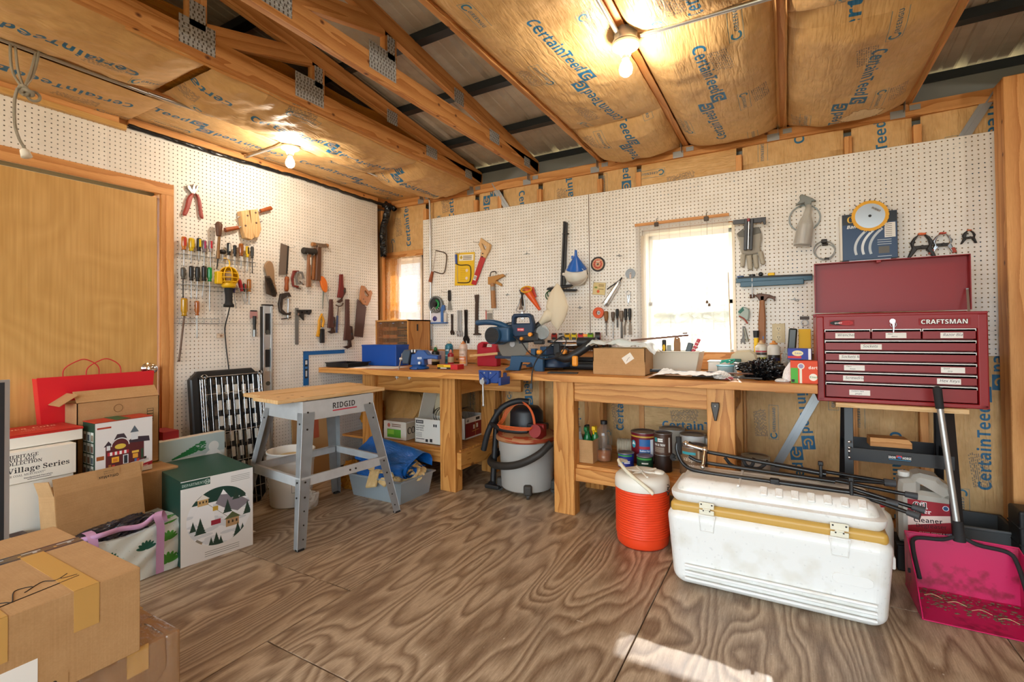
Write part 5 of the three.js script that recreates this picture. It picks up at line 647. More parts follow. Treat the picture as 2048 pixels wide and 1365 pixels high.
// ---------- under the corner bench ----------
{
  const o = thing('tool_carton', 'white carton with an open lid and wire coil on the bench shelf', 'carton', [0.945, 0.302, 0.50]); const W = 0.265, H = 0.19, D = 0.22;
  part(o, 'body', [bx(W, 0.004, D, 0, 0.002, 0), bx(W, H, 0.004, 0, H / 2, D / 2 - 0.002), bx(W, H, 0.004, 0, H / 2, -D / 2 + 0.002), bx(0.004, H, D, -W / 2 + 0.002, H / 2, 0), bx(0.004, H, D, W / 2 - 0.002, H / 2, 0)], mCream);
  part(o, 'lid_flap', bx(W, 0.24, 0.004, 0.03, H + 0.11, -D / 2 + 0.0, 0, -0.12), MS(0xb9aa8e, 0.8)); part(o, 'lid_flap', bx(0.004, 0.22, D * 0.8, -W / 2 + 0.03, H + 0.10, -0.02, 0, 0, 0, -0.28), mCream);
  part(o, 'print', sheet(W - 0.01, H - 0.01, 0, H / 2, D / 2 + 0.0008), printMat(512, 360, (g, w, h) => { g.fillStyle = '#e4e1d8'; g.fillRect(0, 0, w, h); g.fillStyle = '#26262a'; g.fillRect(14, 14, 150, 50); g.fillStyle = '#e4e1d8'; g.font = 'bold 30px sans-serif'; g.fillText('BISHMAN', 30, 50, 120); g.fillStyle = '#26262a'; g.font = 'bold 28px sans-serif'; ['TIRE CHANGER', 'HARDWARE', 'AND TOOLS'].forEach((t, k) => g.fillText(t, 14, 110 + k * 34, 170)); for (let k = 0; k < 5; k++) g.fillRect(14, 205 + k * 16, 120, 4); g.fillRect(14, 300, 170, 10); g.fillRect(360, 60, 30, 40); g.fillRect(400, 60, 30, 40); g.fillRect(290, 290, 50, 50); g.fillRect(205, 300, 50, 44); }));
  part(o, 'wire_coil', [0, 1, 2, 3, 4, 5, 6].map((k) => to(0.055 + 0.004 * (k % 3), 0.0016, 0.03 + k * 0.008, H + 0.02, 0.01 * (k % 2), 0, 1.1, 0)), mDarkSteel, 'coil of dark wire');
  const c = thing('cola_carton', 'flattened white carton with green print on the bench shelf', 'carton', [0.60, 0.302, 0.50]); part(c, 'body', carton(0.24, 0.145, 0.22), mCream); part(c, 'print', sheet(0.235, 0.14, 0, 0.072, 0.1108), printMat(384, 230, (g, w, h) => { g.fillStyle = '#e0d6c6'; g.fillRect(0, 0, w, h); g.fillStyle = '#5aa52e'; g.fillRect(60, 100, 240, 110); g.fillStyle = '#8cc63f'; g.fillRect(70, 110, 110, 60); g.fillStyle = '#c96a58'; g.beginPath(); g.arc(90, 50, 26, 0, 7); g.fill(); g.fillStyle = '#8a6a55'; g.fillRect(140, 30, 160, 12); g.fillRect(140, 54, 160, 12); })); part(c, 'side_print', mv(sheet(0.21, 0.13), 0.1208, 0.072, 0, 0, LW), printMat(256, 160, (g, w, h) => { g.fillStyle = '#cdbfa6'; g.fillRect(0, 0, w, h); g.fillStyle = '#2a241f'; g.font = 'bold 90px serif'; g.fillText('COLD', 10, 110, 236); }));
  const r = thing('red_print_carton', 'low carton with dark red sides holding wire on the bench shelf', 'carton', [1.02, 0.302, 0.225]); part(r, 'body', [bx(0.22, 0.004, 0.30, 0, 0.002, 0), bx(0.004, 0.17, 0.30, 0.108, 0.085, 0), bx(0.004, 0.17, 0.30, -0.108, 0.085, 0), bx(0.22, 0.17, 0.004, 0, 0.085, 0.148), bx(0.22, 0.17, 0.004, 0, 0.085, -0.148)], mCream);
  part(r, 'print', mv(sheet(0.29, 0.165), 0.1108, 0.084, 0, 0, LW), printMat(512, 290, (g, w, h) => { g.fillStyle = '#e6e0d4'; g.fillRect(0, 0, w, h); g.fillStyle = '#7c1218'; g.fillRect(0, 70, w, 200); g.strokeStyle = '#d8a84a'; g.lineWidth = 6; g.beginPath(); g.moveTo(250, 70); g.lineTo(250, 270); g.moveTo(160, 200); g.lineTo(340, 190); g.stroke(); g.fillStyle = '#d8d0c0'; g.fillRect(190, 110, 40, 60); g.fillRect(270, 100, 46, 60); g.fillStyle = '#1c1414'; g.font = 'bold 50px sans-serif'; g.fillText('48', 30, 54); g.fillRect(260, 10, 100, 40); })); part(r, 'wire_coil', [0, 1, 2, 3, 4].map((k) => to(0.06, 0.0015, 0, 0.17, -0.05 + k * 0.02, 0, 0.2, 0)), mDarkSteel, 'coils of wire');
}
{ // tub with tarp and rags
  const o = thing('clear_tote', 'translucent plastic storage tub on the floor below the corner bench', 'storage tub', [0.86, 0, 0.925]); const W = 0.50, D = 0.34, H = 0.155, m = MP(0xc6d3da, 0.3, { transmission: 0.55, thickness: 0 });
  const g = ni(new THREE.BoxGeometry(W, H, D, 14, 4, 10)), p = g.attributes.position; for (let i = 0; i < p.count; i++) { const t = p.getY(i) / H + 0.5; p.setX(i, p.getX(i) * (0.9 + 0.1 * t)); p.setZ(i, p.getZ(i) * (0.88 + 0.12 * t)); p.setY(i, p.getY(i) + H / 2 + 0.001); } g.computeVertexNormals(); const keep = []; const q = p.array; for (let i = 0; i < q.length; i += 9) { if (q[i + 1] > H - 0.003 && q[i + 4] > H - 0.003 && q[i + 7] > H - 0.003) continue; keep.push(...q.slice(i, i + 9)); } const b = new THREE.BufferGeometry(); b.setAttribute('position', new THREE.Float32BufferAttribute(keep, 3)); b.setAttribute('uv', new THREE.Float32BufferAttribute(new Float32Array(keep.length / 3 * 2), 2)); b.computeVertexNormals();
  part(o, 'tub', b, m); part(o, 'rim', [bx(W + 0.03, 0.012, 0.02, 0, H, D / 2 + 0.005, 0.004), bx(W + 0.03, 0.012, 0.02, 0, H, -D / 2 - 0.005, 0.004), bx(0.02, 0.012, D, W / 2 + 0.005, H, 0, 0.004), bx(0.02, 0.012, D, -W / 2 - 0.005, H, 0, 0.004)], m); part(o, 'contents', blob(0.21, 0.10, 0.13, 7, 0.5, 2).translate(0, 0.006, 0), MS(0xa9b2b4, 0.8));
  const c = thing('cream_blanket', 'cream fleece and rags spilling out of the clear tub', 'blanket', [0.86, 0.125, 0.93]); const mC = MS(0xd9c49a, 0.9, { map: tex(256, 256, (u, v) => { const s = Math.sin(u * 330) * 10, n = fbm(u * 12, v * 12, 3); return mix([255, 250, 238], [226, 210, 180], n).map((k) => k + s); }) }); part(c, 'fleece', blob(0.25, 0.10, 0.17, 9, 0.7, 31), mC); part(c, 'cuff', [bx(0.09, 0.02, 0.13, 0.0, 0.03, 0.17, 0.009, 0.9, 0.25), bx(0.08, 0.018, 0.10, 0.11, 0.04, 0.16, 0.008, 0.8, -0.3)].map((k) => uvb(k, 0, 4)), mC, 'ribbed cream cuff');
  const t = thing('blue_tarp', 'folded bright blue tarpaulin heaped on the clear tub', 'tarp', [0.87, 0.20, 0.90], 0.05), mT = MS(0x0d5aa8, 0.35, { side: THREE.DoubleSide, bumpMap: rep(tKraftBump, 3, 3), bumpScale: 0.004 });
  const fold = (pts, len, s0, ax = 0) => { const cur = new THREE.CatmullRomCurve3(pts.map(([z, y]) => new THREE.Vector3(0, y, z))), P = cur.getPoints(60), n = 24, pos = [], idx = [], uv = []; for (let k = 0; k <= 60; k++) for (let j = 0; j <= n; j++) { const x = (j / n - 0.5) * len, w = (fbm(x * 9 + s0, k * 0.12 + s0, 3) - 0.5) * 0.05; pos.push(x + w * 0.3, P[k].y + w * 0.6 + ax * x, P[k].z + w); uv.push(x * 2, k / 30); } for (let k = 0; k < 60; k++) for (let j = 0; j < n; j++) { const a = k * (n + 1) + j; idx.push(a, a + 1, a + n + 1, a + 1, a + n + 2, a + n + 1); } const q2 = new THREE.BufferGeometry(); q2.setAttribute('position', new THREE.Float32BufferAttribute(pos, 3)); q2.setAttribute('uv', new THREE.Float32BufferAttribute(uv, 2)); q2.setIndex(idx); q2.computeVertexNormals(); return ni(q2); };
  part(t, 'fold', fold([[-0.15, 0.02], [-0.14, 0.09], [-0.05, 0.145], [0.06, 0.12], [0.15, 0.075], [0.165, 0.03], [0.12, 0.01], [0.04, 0.03], [-0.03, 0.05]], 0.46, 1, -0.16), mT); part(t, 'fold', fold([[0.02, 0.05], [0.12, 0.06], [0.165, 0.03], [0.15, -0.03], [0.08, -0.02], [0.0, 0.0], [-0.1, 0.0]], 0.42, 5, 0.0), mT); part(t, 'fold', fold([[0.1, 0.03], [0.17, 0.0], [0.185, -0.05], [0.15, -0.075], [0.1, -0.05]], 0.26, 9, 0).translate(-0.06, 0, 0), mT); part(t, 'fold', fold([[0.04, 0.06], [0.13, 0.05], [0.16, 0.01], [0.12, -0.02], [0.05, 0.0], [0.06, 0.03], [0.11, 0.03]], 0.18, 14, 0).translate(0.14, -0.01, -0.02), mT);
}
{ // shop vacuum
  const o = thing('shop_vacuum', 'grey drum shop vacuum with a dusty orange lid and black hose', 'vacuum', [1.70, 0, 0.40]);
  part(o, 'drum', lt([[0, 0.03], [0.175, 0.03], [0.19, 0.045], [0.192, 0.10], [0.2, 0.30], [0.205, 0.30], [0.21, 0.38], [0.2, 0.385], [0, 0.385]], 40), MS(0xa9a59e, 0.45)); part(o, 'lid', lt([[0.20, 0.38], [0.226, 0.385], [0.228, 0.405], [0.21, 0.425], [0.13, 0.45], [0.10, 0.455], [0, 0.455]], 40), MS(0xc39069, 0.6, { map: tex(128, 128, (u, v) => { const n = fbm(u * 6, v * 6, 4); return n > 0.6 ? [205, 110, 80] : mix([255, 240, 220], [210, 190, 170], n); }) }), 'dusty lid');
  part(o, 'motor_head', [lt([[0, 0.62], [0.09, 0.615], [0.12, 0.58], [0.125, 0.47], [0.13, 0.45], [0, 0.45]].reverse(), 32), bx(0.14, 0.05, 0.10, 0.12, 0.49, 0.06, 0.015)], MS(0x1b1d22, 0.45)); part(o, 'red_port', [cy(0.045, 0.05, 0.07, 0.16, 0.47, 0.15, PI / 2 - 0.3, 0, 0), bx(0.09, 0.09, 0.05, 0.16, 0.475, 0.11, 0.012)], MS(0x8e1d1c, 0.45));
  const rib = (pts, r, n) => { const c = new THREE.CatmullRomCurve3(pts.map(V)), g = new THREE.TubeGeometry(c, n, r, 12), p = g.attributes.position; for (let k = 0; k <= n; k++) { const q = c.getPointAt(k / n), s = k % 2 ? 1.08 : 0.94; for (let j = 0; j <= 12; j++) { const i = k * 13 + j; p.setXYZ(i, q.x + (p.getX(i) - q.x) * s, q.y + (p.getY(i) - q.y) * s, q.z + (p.getZ(i) - q.z) * s); } } g.computeVertexNormals(); return ni(g); };
  part(o, 'hose', rib([[0.26, 0.40, 0.14], [0.20, 0.33, 0.21], [0.05, 0.25, 0.235], [-0.12, 0.215, 0.21], [-0.24, 0.21, 0.12], [-0.26, 0.24, 0.0], [-0.20, 0.30, -0.10]], 0.025, 180), MS(0x2b2621, 0.6)); part(o, 'hose', rib([[0.05, 0.66, 0.06], [-0.02, 0.665, 0.10], [-0.12, 0.62, 0.14], [-0.19, 0.52, 0.16], [-0.235, 0.42, 0.17], [-0.27, 0.30, 0.17]], 0.021, 140), MS(0x1d1d20, 0.55)); part(o, 'wand', [pole([-0.235, 0.05, 0.1], [-0.22, 0.585, 0.06], 0.022, 0.019), tb([[-0.2, 0.50, 0.17], [-0.1, 0.475, 0.2], [0.02, 0.47, 0.2], [0.1, 0.475, 0.18]], 0.018), pole([-0.235, 0.05, 0.1], [-0.24, 0.04, 0.12], 0.025), bx(0.12, 0.03, 0.06, -0.22, 0.03, 0.12, 0.01)], MS(0x19191b, 0.5));
  for (const a of [0.5, 1.75, 3.6, 5.2]) part(o, 'caster', [bx(0.06, 0.075, 0.05, 0.2 * Math.sin(a), 0.062, 0.2 * Math.cos(a), 0.018, 0, a), cy(0.022, 0.022, 0.02, 0.2 * Math.sin(a), 0.022, 0.2 * Math.cos(a), 0, a, PI / 2)], MS(0x39342e, 0.6));
  const e = thing('extension_cord', 'coiled orange extension cord lying on the shop vacuum', 'cord', [1.70, 0.455, 0.42]), lp = (k) => { const p = []; for (let i = 0; i <= 24; i++) { const a = i / 24 * 2 * PI; p.push([0.125 * Math.cos(a) * (1 + 0.04 * k), 0.03 + 0.16 * Math.pow(Math.max(0, -Math.sin(a)), 1.2) + 0.006 * k, 0.16 + 0.06 * Math.sin(a) * (1 - 0.1 * k) + (Math.sin(a) < 0 ? -0.04 : 0)]); } return tb(p, 0.0028, 70); };
  part(e, 'cord', [0, 1, 2, 3].map(lp), MS(0xd9622b, 0.5));
}
// ---------- paint shelf ----------
function can(x, z, r, h, y, label, body, draw, lid = mSteel, name = 'paint_can') {
  const o = thing(name, label, 'paint can', [x, y, z]); part(o, 'body', lt([[0, 0], [r, 0], [r, 0.004], [r * 0.985, 0.006], [r * 0.985, h - 0.006], [r, h - 0.004], [r, h], [r * 0.9, h], [r * 0.88, h - 0.008], [0, h - 0.008]], 36), draw ? MS(body, 0.4) : MS(body, 0.4)); part(o, 'lid', lt([[0, h - 0.006], [r * 0.8, h - 0.006], [r * 0.84, h + 0.001], [r * 0.95, h + 0.002], [r, h]], 36), lid, 'metal lid and rim'); part(o, 'rim', to(r * 0.985, 0.0022, 0, h, 0, PI / 2), mSteel);
  if (draw) { const g = ni(new THREE.CylinderGeometry(r * 0.992, r * 0.992, h * 0.86, 32, 1, true, -1.15, 2.3)); g.translate(0, h * 0.48, 0); part(o, 'label_print', g, printMat(512, 340, draw, 0.4)); } return o;
}
const SY = 0.3165;
can(2.56, 0.40, 0.083, 0.195, SY, 'dark red gallon paint can with a blue and white sample label', 0x6e1020, (g, w, h) => { g.fillStyle = '#6e1020'; g.fillRect(0, 0, w, h); g.fillStyle = '#3aa0b0'; g.beginPath(); g.arc(110, 110, 50, 0, 7); g.fill(); g.fillStyle = '#fff'; g.beginPath(); g.moveTo(70, 115); g.lineTo(110, 75); g.lineTo(150, 115); g.fill(); g.fillStyle = '#c9a23a'; g.fillRect(0, 0, w, 18); g.fillStyle = '#2763a0'; g.fillRect(230, 40, 230, 280); g.fillStyle = '#b32a3a'; g.fillRect(230, 130, 180, 36); g.fillStyle = '#eef0f2'; g.font = 'bold 34px sans-serif'; g.fillText('Fashion Flat', 238, 200, 170); g.fillRect(240, 240, 150, 70); g.fillRect(420, 40, 60, 280); g.fillStyle = '#6e1020'; g.font = '40px serif'; g.fillText('HOM', 100, 260); });
can(2.485, 0.555, 0.05, 0.085, SY, 'small blue quart can of paint beside the red gallon can', 0x1d2b86, (g, w, h) => { g.fillStyle = '#1d2b86'; g.fillRect(0, 0, w, h); g.fillStyle = '#3c9a3a'; g.fillRect(0, 0, w, 40); g.fillStyle = '#d8d0c0'; g.fillRect(0, 120, 150, 220); g.fillStyle = '#3aa0c0'; g.beginPath(); g.arc(190, 190, 50, 0, 7); g.fill(); g.fillStyle = '#e8eef2'; g.fillRect(270, 170, 160, 26); g.fillRect(270, 210, 160, 26); });
can(2.605, 0.56, 0.05, 0.08, SY, 'dark green quart can of paint in front of the red gallon can', 0x123c2c, (g, w, h) => { g.fillStyle = '#123c2c'; g.fillRect(0, 0, w, h); g.fillStyle = '#4aa04a'; g.fillRect(0, 0, w, 50); g.fillStyle = '#dfe6e2'; g.fillRect(220, 130, 180, 40); });
can(2.712, 0.545, 0.052, 0.10, SY, 'dark brown stain can under another brown can', 0x2a1c16, null);
can(2.712, 0.545, 0.054, 0.125, SY + 0.103, 'brown deck and trim stain can stacked on a darker can', 0x4a3226, (g, w, h) => { g.fillStyle = '#4a3226'; g.fillRect(0, 0, w, h); g.fillStyle = '#2f8f93'; g.fillRect(60, 40, 90, 80); g.fillStyle = '#e9ede9'; g.fillRect(165, 50, 130, 26); g.fillRect(165, 86, 130, 26); g.font = 'bold 54px sans-serif'; g.fillText('TEX & TRIM', 60, 190, 360); g.fillStyle = '#b5a898'; for (let k = 0; k < 5; k++) g.fillRect(70, 220 + k * 20, 260, 7); g.fillStyle = '#c9c5bd'; g.fillRect(440, 30, 50, 280); });
can(2.70, 0.22, 0.083, 0.195, SY, 'plain gallon paint can behind the brown stain can', 0xb9b2a4, null);
can(2.845, 0.30, 0.08, 0.185, SY, 'white gallon can with drips down its side behind the tan masonry can', 0xd9d6cf, null);
can(2.885, 0.525, 0.08, 0.165, SY, 'tan masonry and brick paint can with a drip', 0x7d6248, (g, w, h) => { g.fillStyle = '#7d6248'; g.fillRect(0, 0, w, h); g.fillStyle = '#3aa7b4'; g.fillRect(90, 24, 230, 36); g.fillStyle = '#e4dccc'; g.font = '78px sans-serif'; g.fillText('valspar', 110, 150); g.font = 'bold 46px sans-serif'; g.fillText('MASONRY', 170, 230); g.fillText('& BRICK', 200, 285); g.fillStyle = '#c9b89c'; g.fillRect(350, 0, 30, 150); g.beginPath(); g.arc(365, 150, 15, 0, 7); g.fill(); });
can(2.985, 0.33, 0.06, 0.18, SY, 'white can half hidden behind the bench leg', 0xdedcd6, null);
can(3.20, 0.30, 0.08, 0.20, 0.0, 'dirty white can on the floor behind the bench leg', 0xcfcac0, null);
dup(scene.getObjectByName(scene.children.at(-1).name), [3.20, 0.205, 0.30], 0, 'second white can stacked on the dirty can behind the bench leg');
{
  const o = thing('spray_bottle_box', 'small brown carton filled with spray bottles', 'carton', [2.215, SY, 0.52]); const W = 0.14, H = 0.145, D = 0.17; part(o, 'body', [bx(W, 0.003, D, 0, 0.002, 0), bx(W, H, 0.003, 0, H / 2, D / 2), bx(W, H, 0.003, 0, H / 2, -D / 2), bx(0.003, H, D, W / 2, H / 2, 0), bx(0.003, H, D, -W / 2, H / 2, 0)].map((g) => uvb(g, 0, 1)), mCard); part(o, 'flap', uvb(bx(W, 0.075, 0.003, 0, H - 0.035, D / 2 + 0.006, 0, 0.04), 0, 1), mCard);
  const b = (x, z, c, tr, label) => { const t = thing('spray_bottle', label, 'spray bottle', [x, SY + 0.006, z]); part(t, 'body', lt([[0, 0], [0.026, 0], [0.028, 0.02], [0.027, 0.13], [0.014, 0.17], [0.011, 0.18], [0, 0.18]], 20), MP(c, 0.25, { transmission: 0.3, thickness: 0 })); part(t, 'trigger_head', [bx(0.025, 0.03, 0.045, 0, 0.20, 0.012, 0.006), bx(0.01, 0.035, 0.008, 0, 0.178, 0.03, 0.003, 0.4), cy(0.013, 0.013, 0.02, 0, 0.183, 0)], tr); };
  b(2.22, 0.53, 0x1d8a4c, MS(0x15703c, 0.4), 'green spray bottle standing in the small carton'); b(2.175, 0.56, 0xc9d2d6, MS(0xd5d8da, 0.3), 'clear spray bottle with a pale trigger in the small carton'); b(2.20, 0.47, 0x1a1a1c, mBlack, 'black spray bottle with a black trigger in the small carton'); b(2.26, 0.49, 0x2a8a3a, mYellow, 'green bottle with a yellow cap in the small carton');
  const j = thing('juice_bottle', 'clear plastic bottle half full of amber liquid', 'bottle', [2.325, SY, 0.50]); part(j, 'body', lt([[0, 0], [0.045, 0], [0.049, 0.01], [0.05, 0.08], [0.044, 0.10], [0.05, 0.12], [0.05, 0.17], [0.042, 0.205], [0.022, 0.232], [0.019, 0.24], [0, 0.24]], 28), MP(0xf4f2ea, 0.08, { transmission: 0.95, thickness: 0 })); part(j, 'liquid', lt([[0, 0.003], [0.043, 0.003], [0.046, 0.012], [0.0465, 0.07], [0, 0.07]], 28), MP(0xb8691c, 0.15, { transmission: 0.4, thickness: 0 }), 'amber liquid'); part(j, 'cap', cy(0.022, 0.022, 0.022, 0, 0.25, 0), mBlack);
  const d = thing('duct_hose', 'ribbed clear duct hose lying behind the paint cans', 'hose', [2.42, SY, 0.30], 0.2); part(d, 'hose', [...Array(14)].map((_, k) => to(0.045, 0.006, -0.06 + k * 0.011, 0.062, 0, 0, PI / 2, 0)), MS(0xbdb09a, 0.5));
}
// ---------- on the corner bench ----------
const B1 = 0.8855, B2 = 0.8905;
{
  const o = thing('drawer_cabinet', 'wooden small parts cabinet with a clear door beside the corner window', 'cabinet', [0.325, B1, 0.20]); const W = 0.39, H = 0.395, D = 0.30;
  part(o, 'case', [board(0.014, H, D, -W / 2 + 0.007, H / 2, 0), board(0.014, H, D, W / 2 - 0.007, H / 2, 0), board(W, 0.014, D, 0, H - 0.007, 0), board(W, 0.014, D, 0, 0.007, 0), board(W, H, 0.008, 0, H / 2, -D / 2 + 0.004)], mBench);
  for (const y of [0.1, 0.17, 0.24, 0.31]) part(o, 'shelf', board(W - 0.03, 0.006, D - 0.03, 0, y, 0), mBench);
  for (let r = 0; r < 5; r++) for (let c = 0; c < 4; c++) part(o, 'parts_bin', bx(0.082, 0.035, 0.2, -0.135 + c * 0.09, 0.035 + r * 0.07, -0.02, 0.003), r > 1 && c > 1 ? MS(0x4a4138, 0.6) : MS(0xc98d48, 0.6));
  part(o, 'clear_door', bx(W - 0.03, H - 0.03, 0.003, 0, H / 2, D / 2 - 0.004), MP(0xf4e6cc, 0.2, { transmission: 0.95, thickness: 0, specularIntensity: 0.3 })); part(o, 'clip', [-0.13, 0.02, 0.13].map((x) => bx(0.02, 0.008, 0.006, x, H - 0.03, D / 2, 0.002)), mSteel); part(o, 'hand_slot', bx(0.002, 0.06, 0.02, W / 2 + 0.0005, H - 0.07, 0.03, 0.002), mBlack);
  const b = thing('blue_bin', 'plain blue plastic box in front of the small parts cabinet', 'bin', [0.335, B1, 0.44]); part(b, 'body', [bx(0.40, 0.175, 0.16, 0, 0.0875, 0, 0.005)], MS(0x0b479f, 0.4)); part(b, 'rim', bx(0.405, 0.012, 0.165, 0, 0.172, 0, 0.004), MS(0x0b4aa6, 0.4));
  const t = thing('black_tray', 'shallow black plastic tray at the end of the corner bench', 'tray', [0.16, B1, 0.70]); part(t, 'tray', ex([[-0.12, 0.004], [-0.135, 0.03], [-0.15, 0.034], [-0.148, 0.04], [-0.125, 0.036], [-0.112, 0.01], [0.112, 0.01], [0.125, 0.036], [0.16, 0.042], [0.162, 0.036], [0.135, 0.03], [0.12, 0.004]], 0.22, -0.11, 0.001), mBlackGloss); part(t, 'end_wall', [bx(0.26, 0.035, 0.004, 0, 0.02, 0.11, 0.002), bx(0.26, 0.035, 0.004, 0, 0.02, -0.11, 0.002)], mBlackGloss);
}
{
  const o = thing('bench_vise', 'blue swivel bench vise with a steel handle', 'vise', [0.905, B1, 0.66], 0.25), m = MS(0x134a92, 0.35), mj = MS(0x3e4b5a, 0.45, { metalness: 0.5 });
  part(o, 'base', [lt([[0, 0], [0.075, 0], [0.075, 0.012], [0.06, 0.02], [0.05, 0.035], [0, 0.035]], 32), bx(0.05, 0.014, 0.18, 0, 0.008, 0, 0.005)], m); part(o, 'body', [ex([[-0.06, 0.03], [0.06, 0.03], [0.055, 0.075], [0.12, 0.08], [0.17, 0.075], [0.17, 0.105], [0.09, 0.112], [0.06, 0.145], [0.0, 0.145], [-0.02, 0.12], [-0.05, 0.115]], 0.075, -0.037, 0.006)], m); part(o, 'front_jaw', [ex([[-0.125, 0.04], [-0.075, 0.04], [-0.05, 0.145], [-0.11, 0.148], [-0.13, 0.12]], 0.08, -0.04, 0.006), bx(0.1, 0.03, 0.03, -0.03, 0.075, 0, 0.004)], mj); part(o, 'jaw_plate', [bx(0.012, 0.022, 0.1, -0.038, 0.14, 0, 0.002), bx(0.012, 0.022, 0.1, -0.014, 0.14, 0, 0.002)], mSteel); part(o, 'screw', cy(0.013, 0.013, 0.05, -0.14, 0.075, 0, 0, 0, PI / 2), mSteel); part(o, 'handle', [pole([-0.16, 0.11, -0.03], [-0.13, -0.02, 0.10], 0.0055), sp(0.009, -0.16, 0.11, -0.03), sp(0.008, -0.13, -0.02, 0.10)], mSteel); part(o, 'brand_plate', sheet(0.04, 0.022, 0.02, 0.085, 0.0382), printMat(96, 52, (g) => { g.fillStyle = '#134a92'; g.fillRect(0, 0, 96, 52); g.fillStyle = '#dfe6ee'; g.fillRect(6, 8, 84, 36); g.fillStyle = '#134a92'; g.font = 'bold 30px sans-serif'; g.fillText('CNW', 14, 37); })); part(o, 'lock_knob', cy(0.01, 0.01, 0.03, 0.03, 0.05, 0.05, PI / 2), mSteel);
  for (const x of [0.845, 0.965]) { const c = thing('wing_bolt', x < 0.9 ? 'wing nut under the bench edge below the vise handle' : 'wing nut under the bench edge below the vise body', 'wing nut', [x, 0.843, 0.845]); part(c, 'nut', [cy(0.006, 0.006, 0.012, 0, -0.007, 0), cy(0.003, 0.003, 0.02, 0, -0.014, 0)], mSteel); part(c, 'wing', [bx(0.034, 0.010, 0.004, 0, -0.008, 0, 0.002)], mSteel); }
}
{
  const o = thing('woodworking_vise', 'blue cast iron woodworking vise on the bench corner', 'vise', [1.70, 0, 0.885]), m = MS(0x1b3f86, 0.4);
  part(o, 'front_plate', ex([[-0.075, 0.918], [0.082, 0.918], [0.08, 0.85], [0.065, 0.838], [-0.055, 0.838], [-0.07, 0.85]], 0.03, 0.01, 0.004), m); part(o, 'rib', [bar([-0.06, 0.905, 0.042], [0, 0.855, 0.046], 0.008, 0.008), bar([0.065, 0.905, 0.042], [0, 0.855, 0.046], 0.008, 0.008), bar([0, 0.912, 0.042], [0, 0.86, 0.044], 0.008, 0.008), cy(0.02, 0.02, 0.03, 0, 0.85, 0.045, PI / 2)], m); part(o, 'screw_hub', [cy(0.013, 0.014, 0.04, -0.01, 0.85, 0.075, PI / 2), cy(0.018, 0.018, 0.01, -0.01, 0.85, 0.092, PI / 2)], mSteel); part(o, 'handle', [pole([-0.01, 0.865, 0.085], [-0.008, 0.70, 0.085], 0.0065), sp(0.009, -0.008, 0.70, 0.085), sp(0.009, -0.01, 0.868, 0.085)], mSteel); part(o, 'bolt', [cy(0.005, 0.005, 0.006, -0.025, 0.903, 0.043, PI / 2), cy(0.005, 0.005, 0.006, 0.022, 0.903, 0.043, PI / 2)], mSteel);
  part(o, 'jaw_board', board(0.16, 0.085, 0.018, 0.002, 0.877, -0.004), mPine); part(o, 'rear_frame', [bx(0.15, 0.07, 0.04, 0.01, 0.865, -0.04, 0.006), bx(0.02, 0.05, 0.12, 0.085, 0.85, -0.02, 0.004)], m); part(o, 'guide_rod', [pole([-0.05, 0.852, -0.12], [-0.05, 0.852, 0.02], 0.009), pole([0.05, 0.852, -0.12], [0.05, 0.852, 0.02], 0.009)], mSteel);
}
function aerosol(x, y, z, r, h, body, cap, label, draw, name = 'spray_can') {
  const o = thing(name, label, 'spray can', [x, y, z]); part(o, 'body', lt([[0, 0], [r, 0], [r, h * 0.78], [r * 0.94, h * 0.83], [r * 0.6, h * 0.88], [r * 0.55, h * 0.9], [0, h * 0.9]], 24), MS(body, 0.35)); part(o, 'cap', lt([[0, h * 0.89], [r * 0.62, h * 0.89], [r * 0.6, h * 0.93], [r * 0.3, h * 0.94], [r * 0.26, h], [0, h]], 16), cap); if (draw) { const g = ni(new THREE.CylinderGeometry(r * 1.008, r * 1.008, h * 0.72, 24, 1, true, -1.2, 2.4)); g.translate(0, h * 0.39, 0); part(o, 'label_print', g, printMat(192, 256, draw, 0.35)); } return o;
}
const txt = (bg, bands) => (g, w, h) => { g.fillStyle = bg; g.fillRect(0, 0, w, h); for (const [c, y, hh, t, tc, fs] of bands) { if (c) { g.fillStyle = c; g.fillRect(0, y, w, hh); } if (t) { g.fillStyle = tc; g.font = 'bold ' + fs + 'px sans-serif'; g.textAlign = 'center'; g.fillText(t, w / 2, y + hh * 0.5 + fs * 0.36, w * 0.9); } } };
aerosol(0.86, B1, 0.22, 0.034, 0.205, 0x1d6e86, MS(0xd9d2c0, 0.5), 'teal spray can on the corner bench', txt('#1d6e86', [['#12505f', 20, 50, 'LUBE', '#e8f0f0', 36], [null, 100, 40, 'Lubricant', '#e9eef0', 30], ['#0f4454', 180, 40]]));
aerosol(1.03, B1, 0.25, 0.034, 0.205, 0xd9c0ae, MS(0xd98a54, 0.5), 'cream spray can with an orange cap on the corner bench', txt('#d9c3b2', [['#bfa894', 14, 40], [null, 80, 40, 'FLOOR', '#7a4a30', 34], ['#d97b3c', 130, 60, 'ORANGE', '#fff', 34], ['#e8a35c', 195, 40]]));
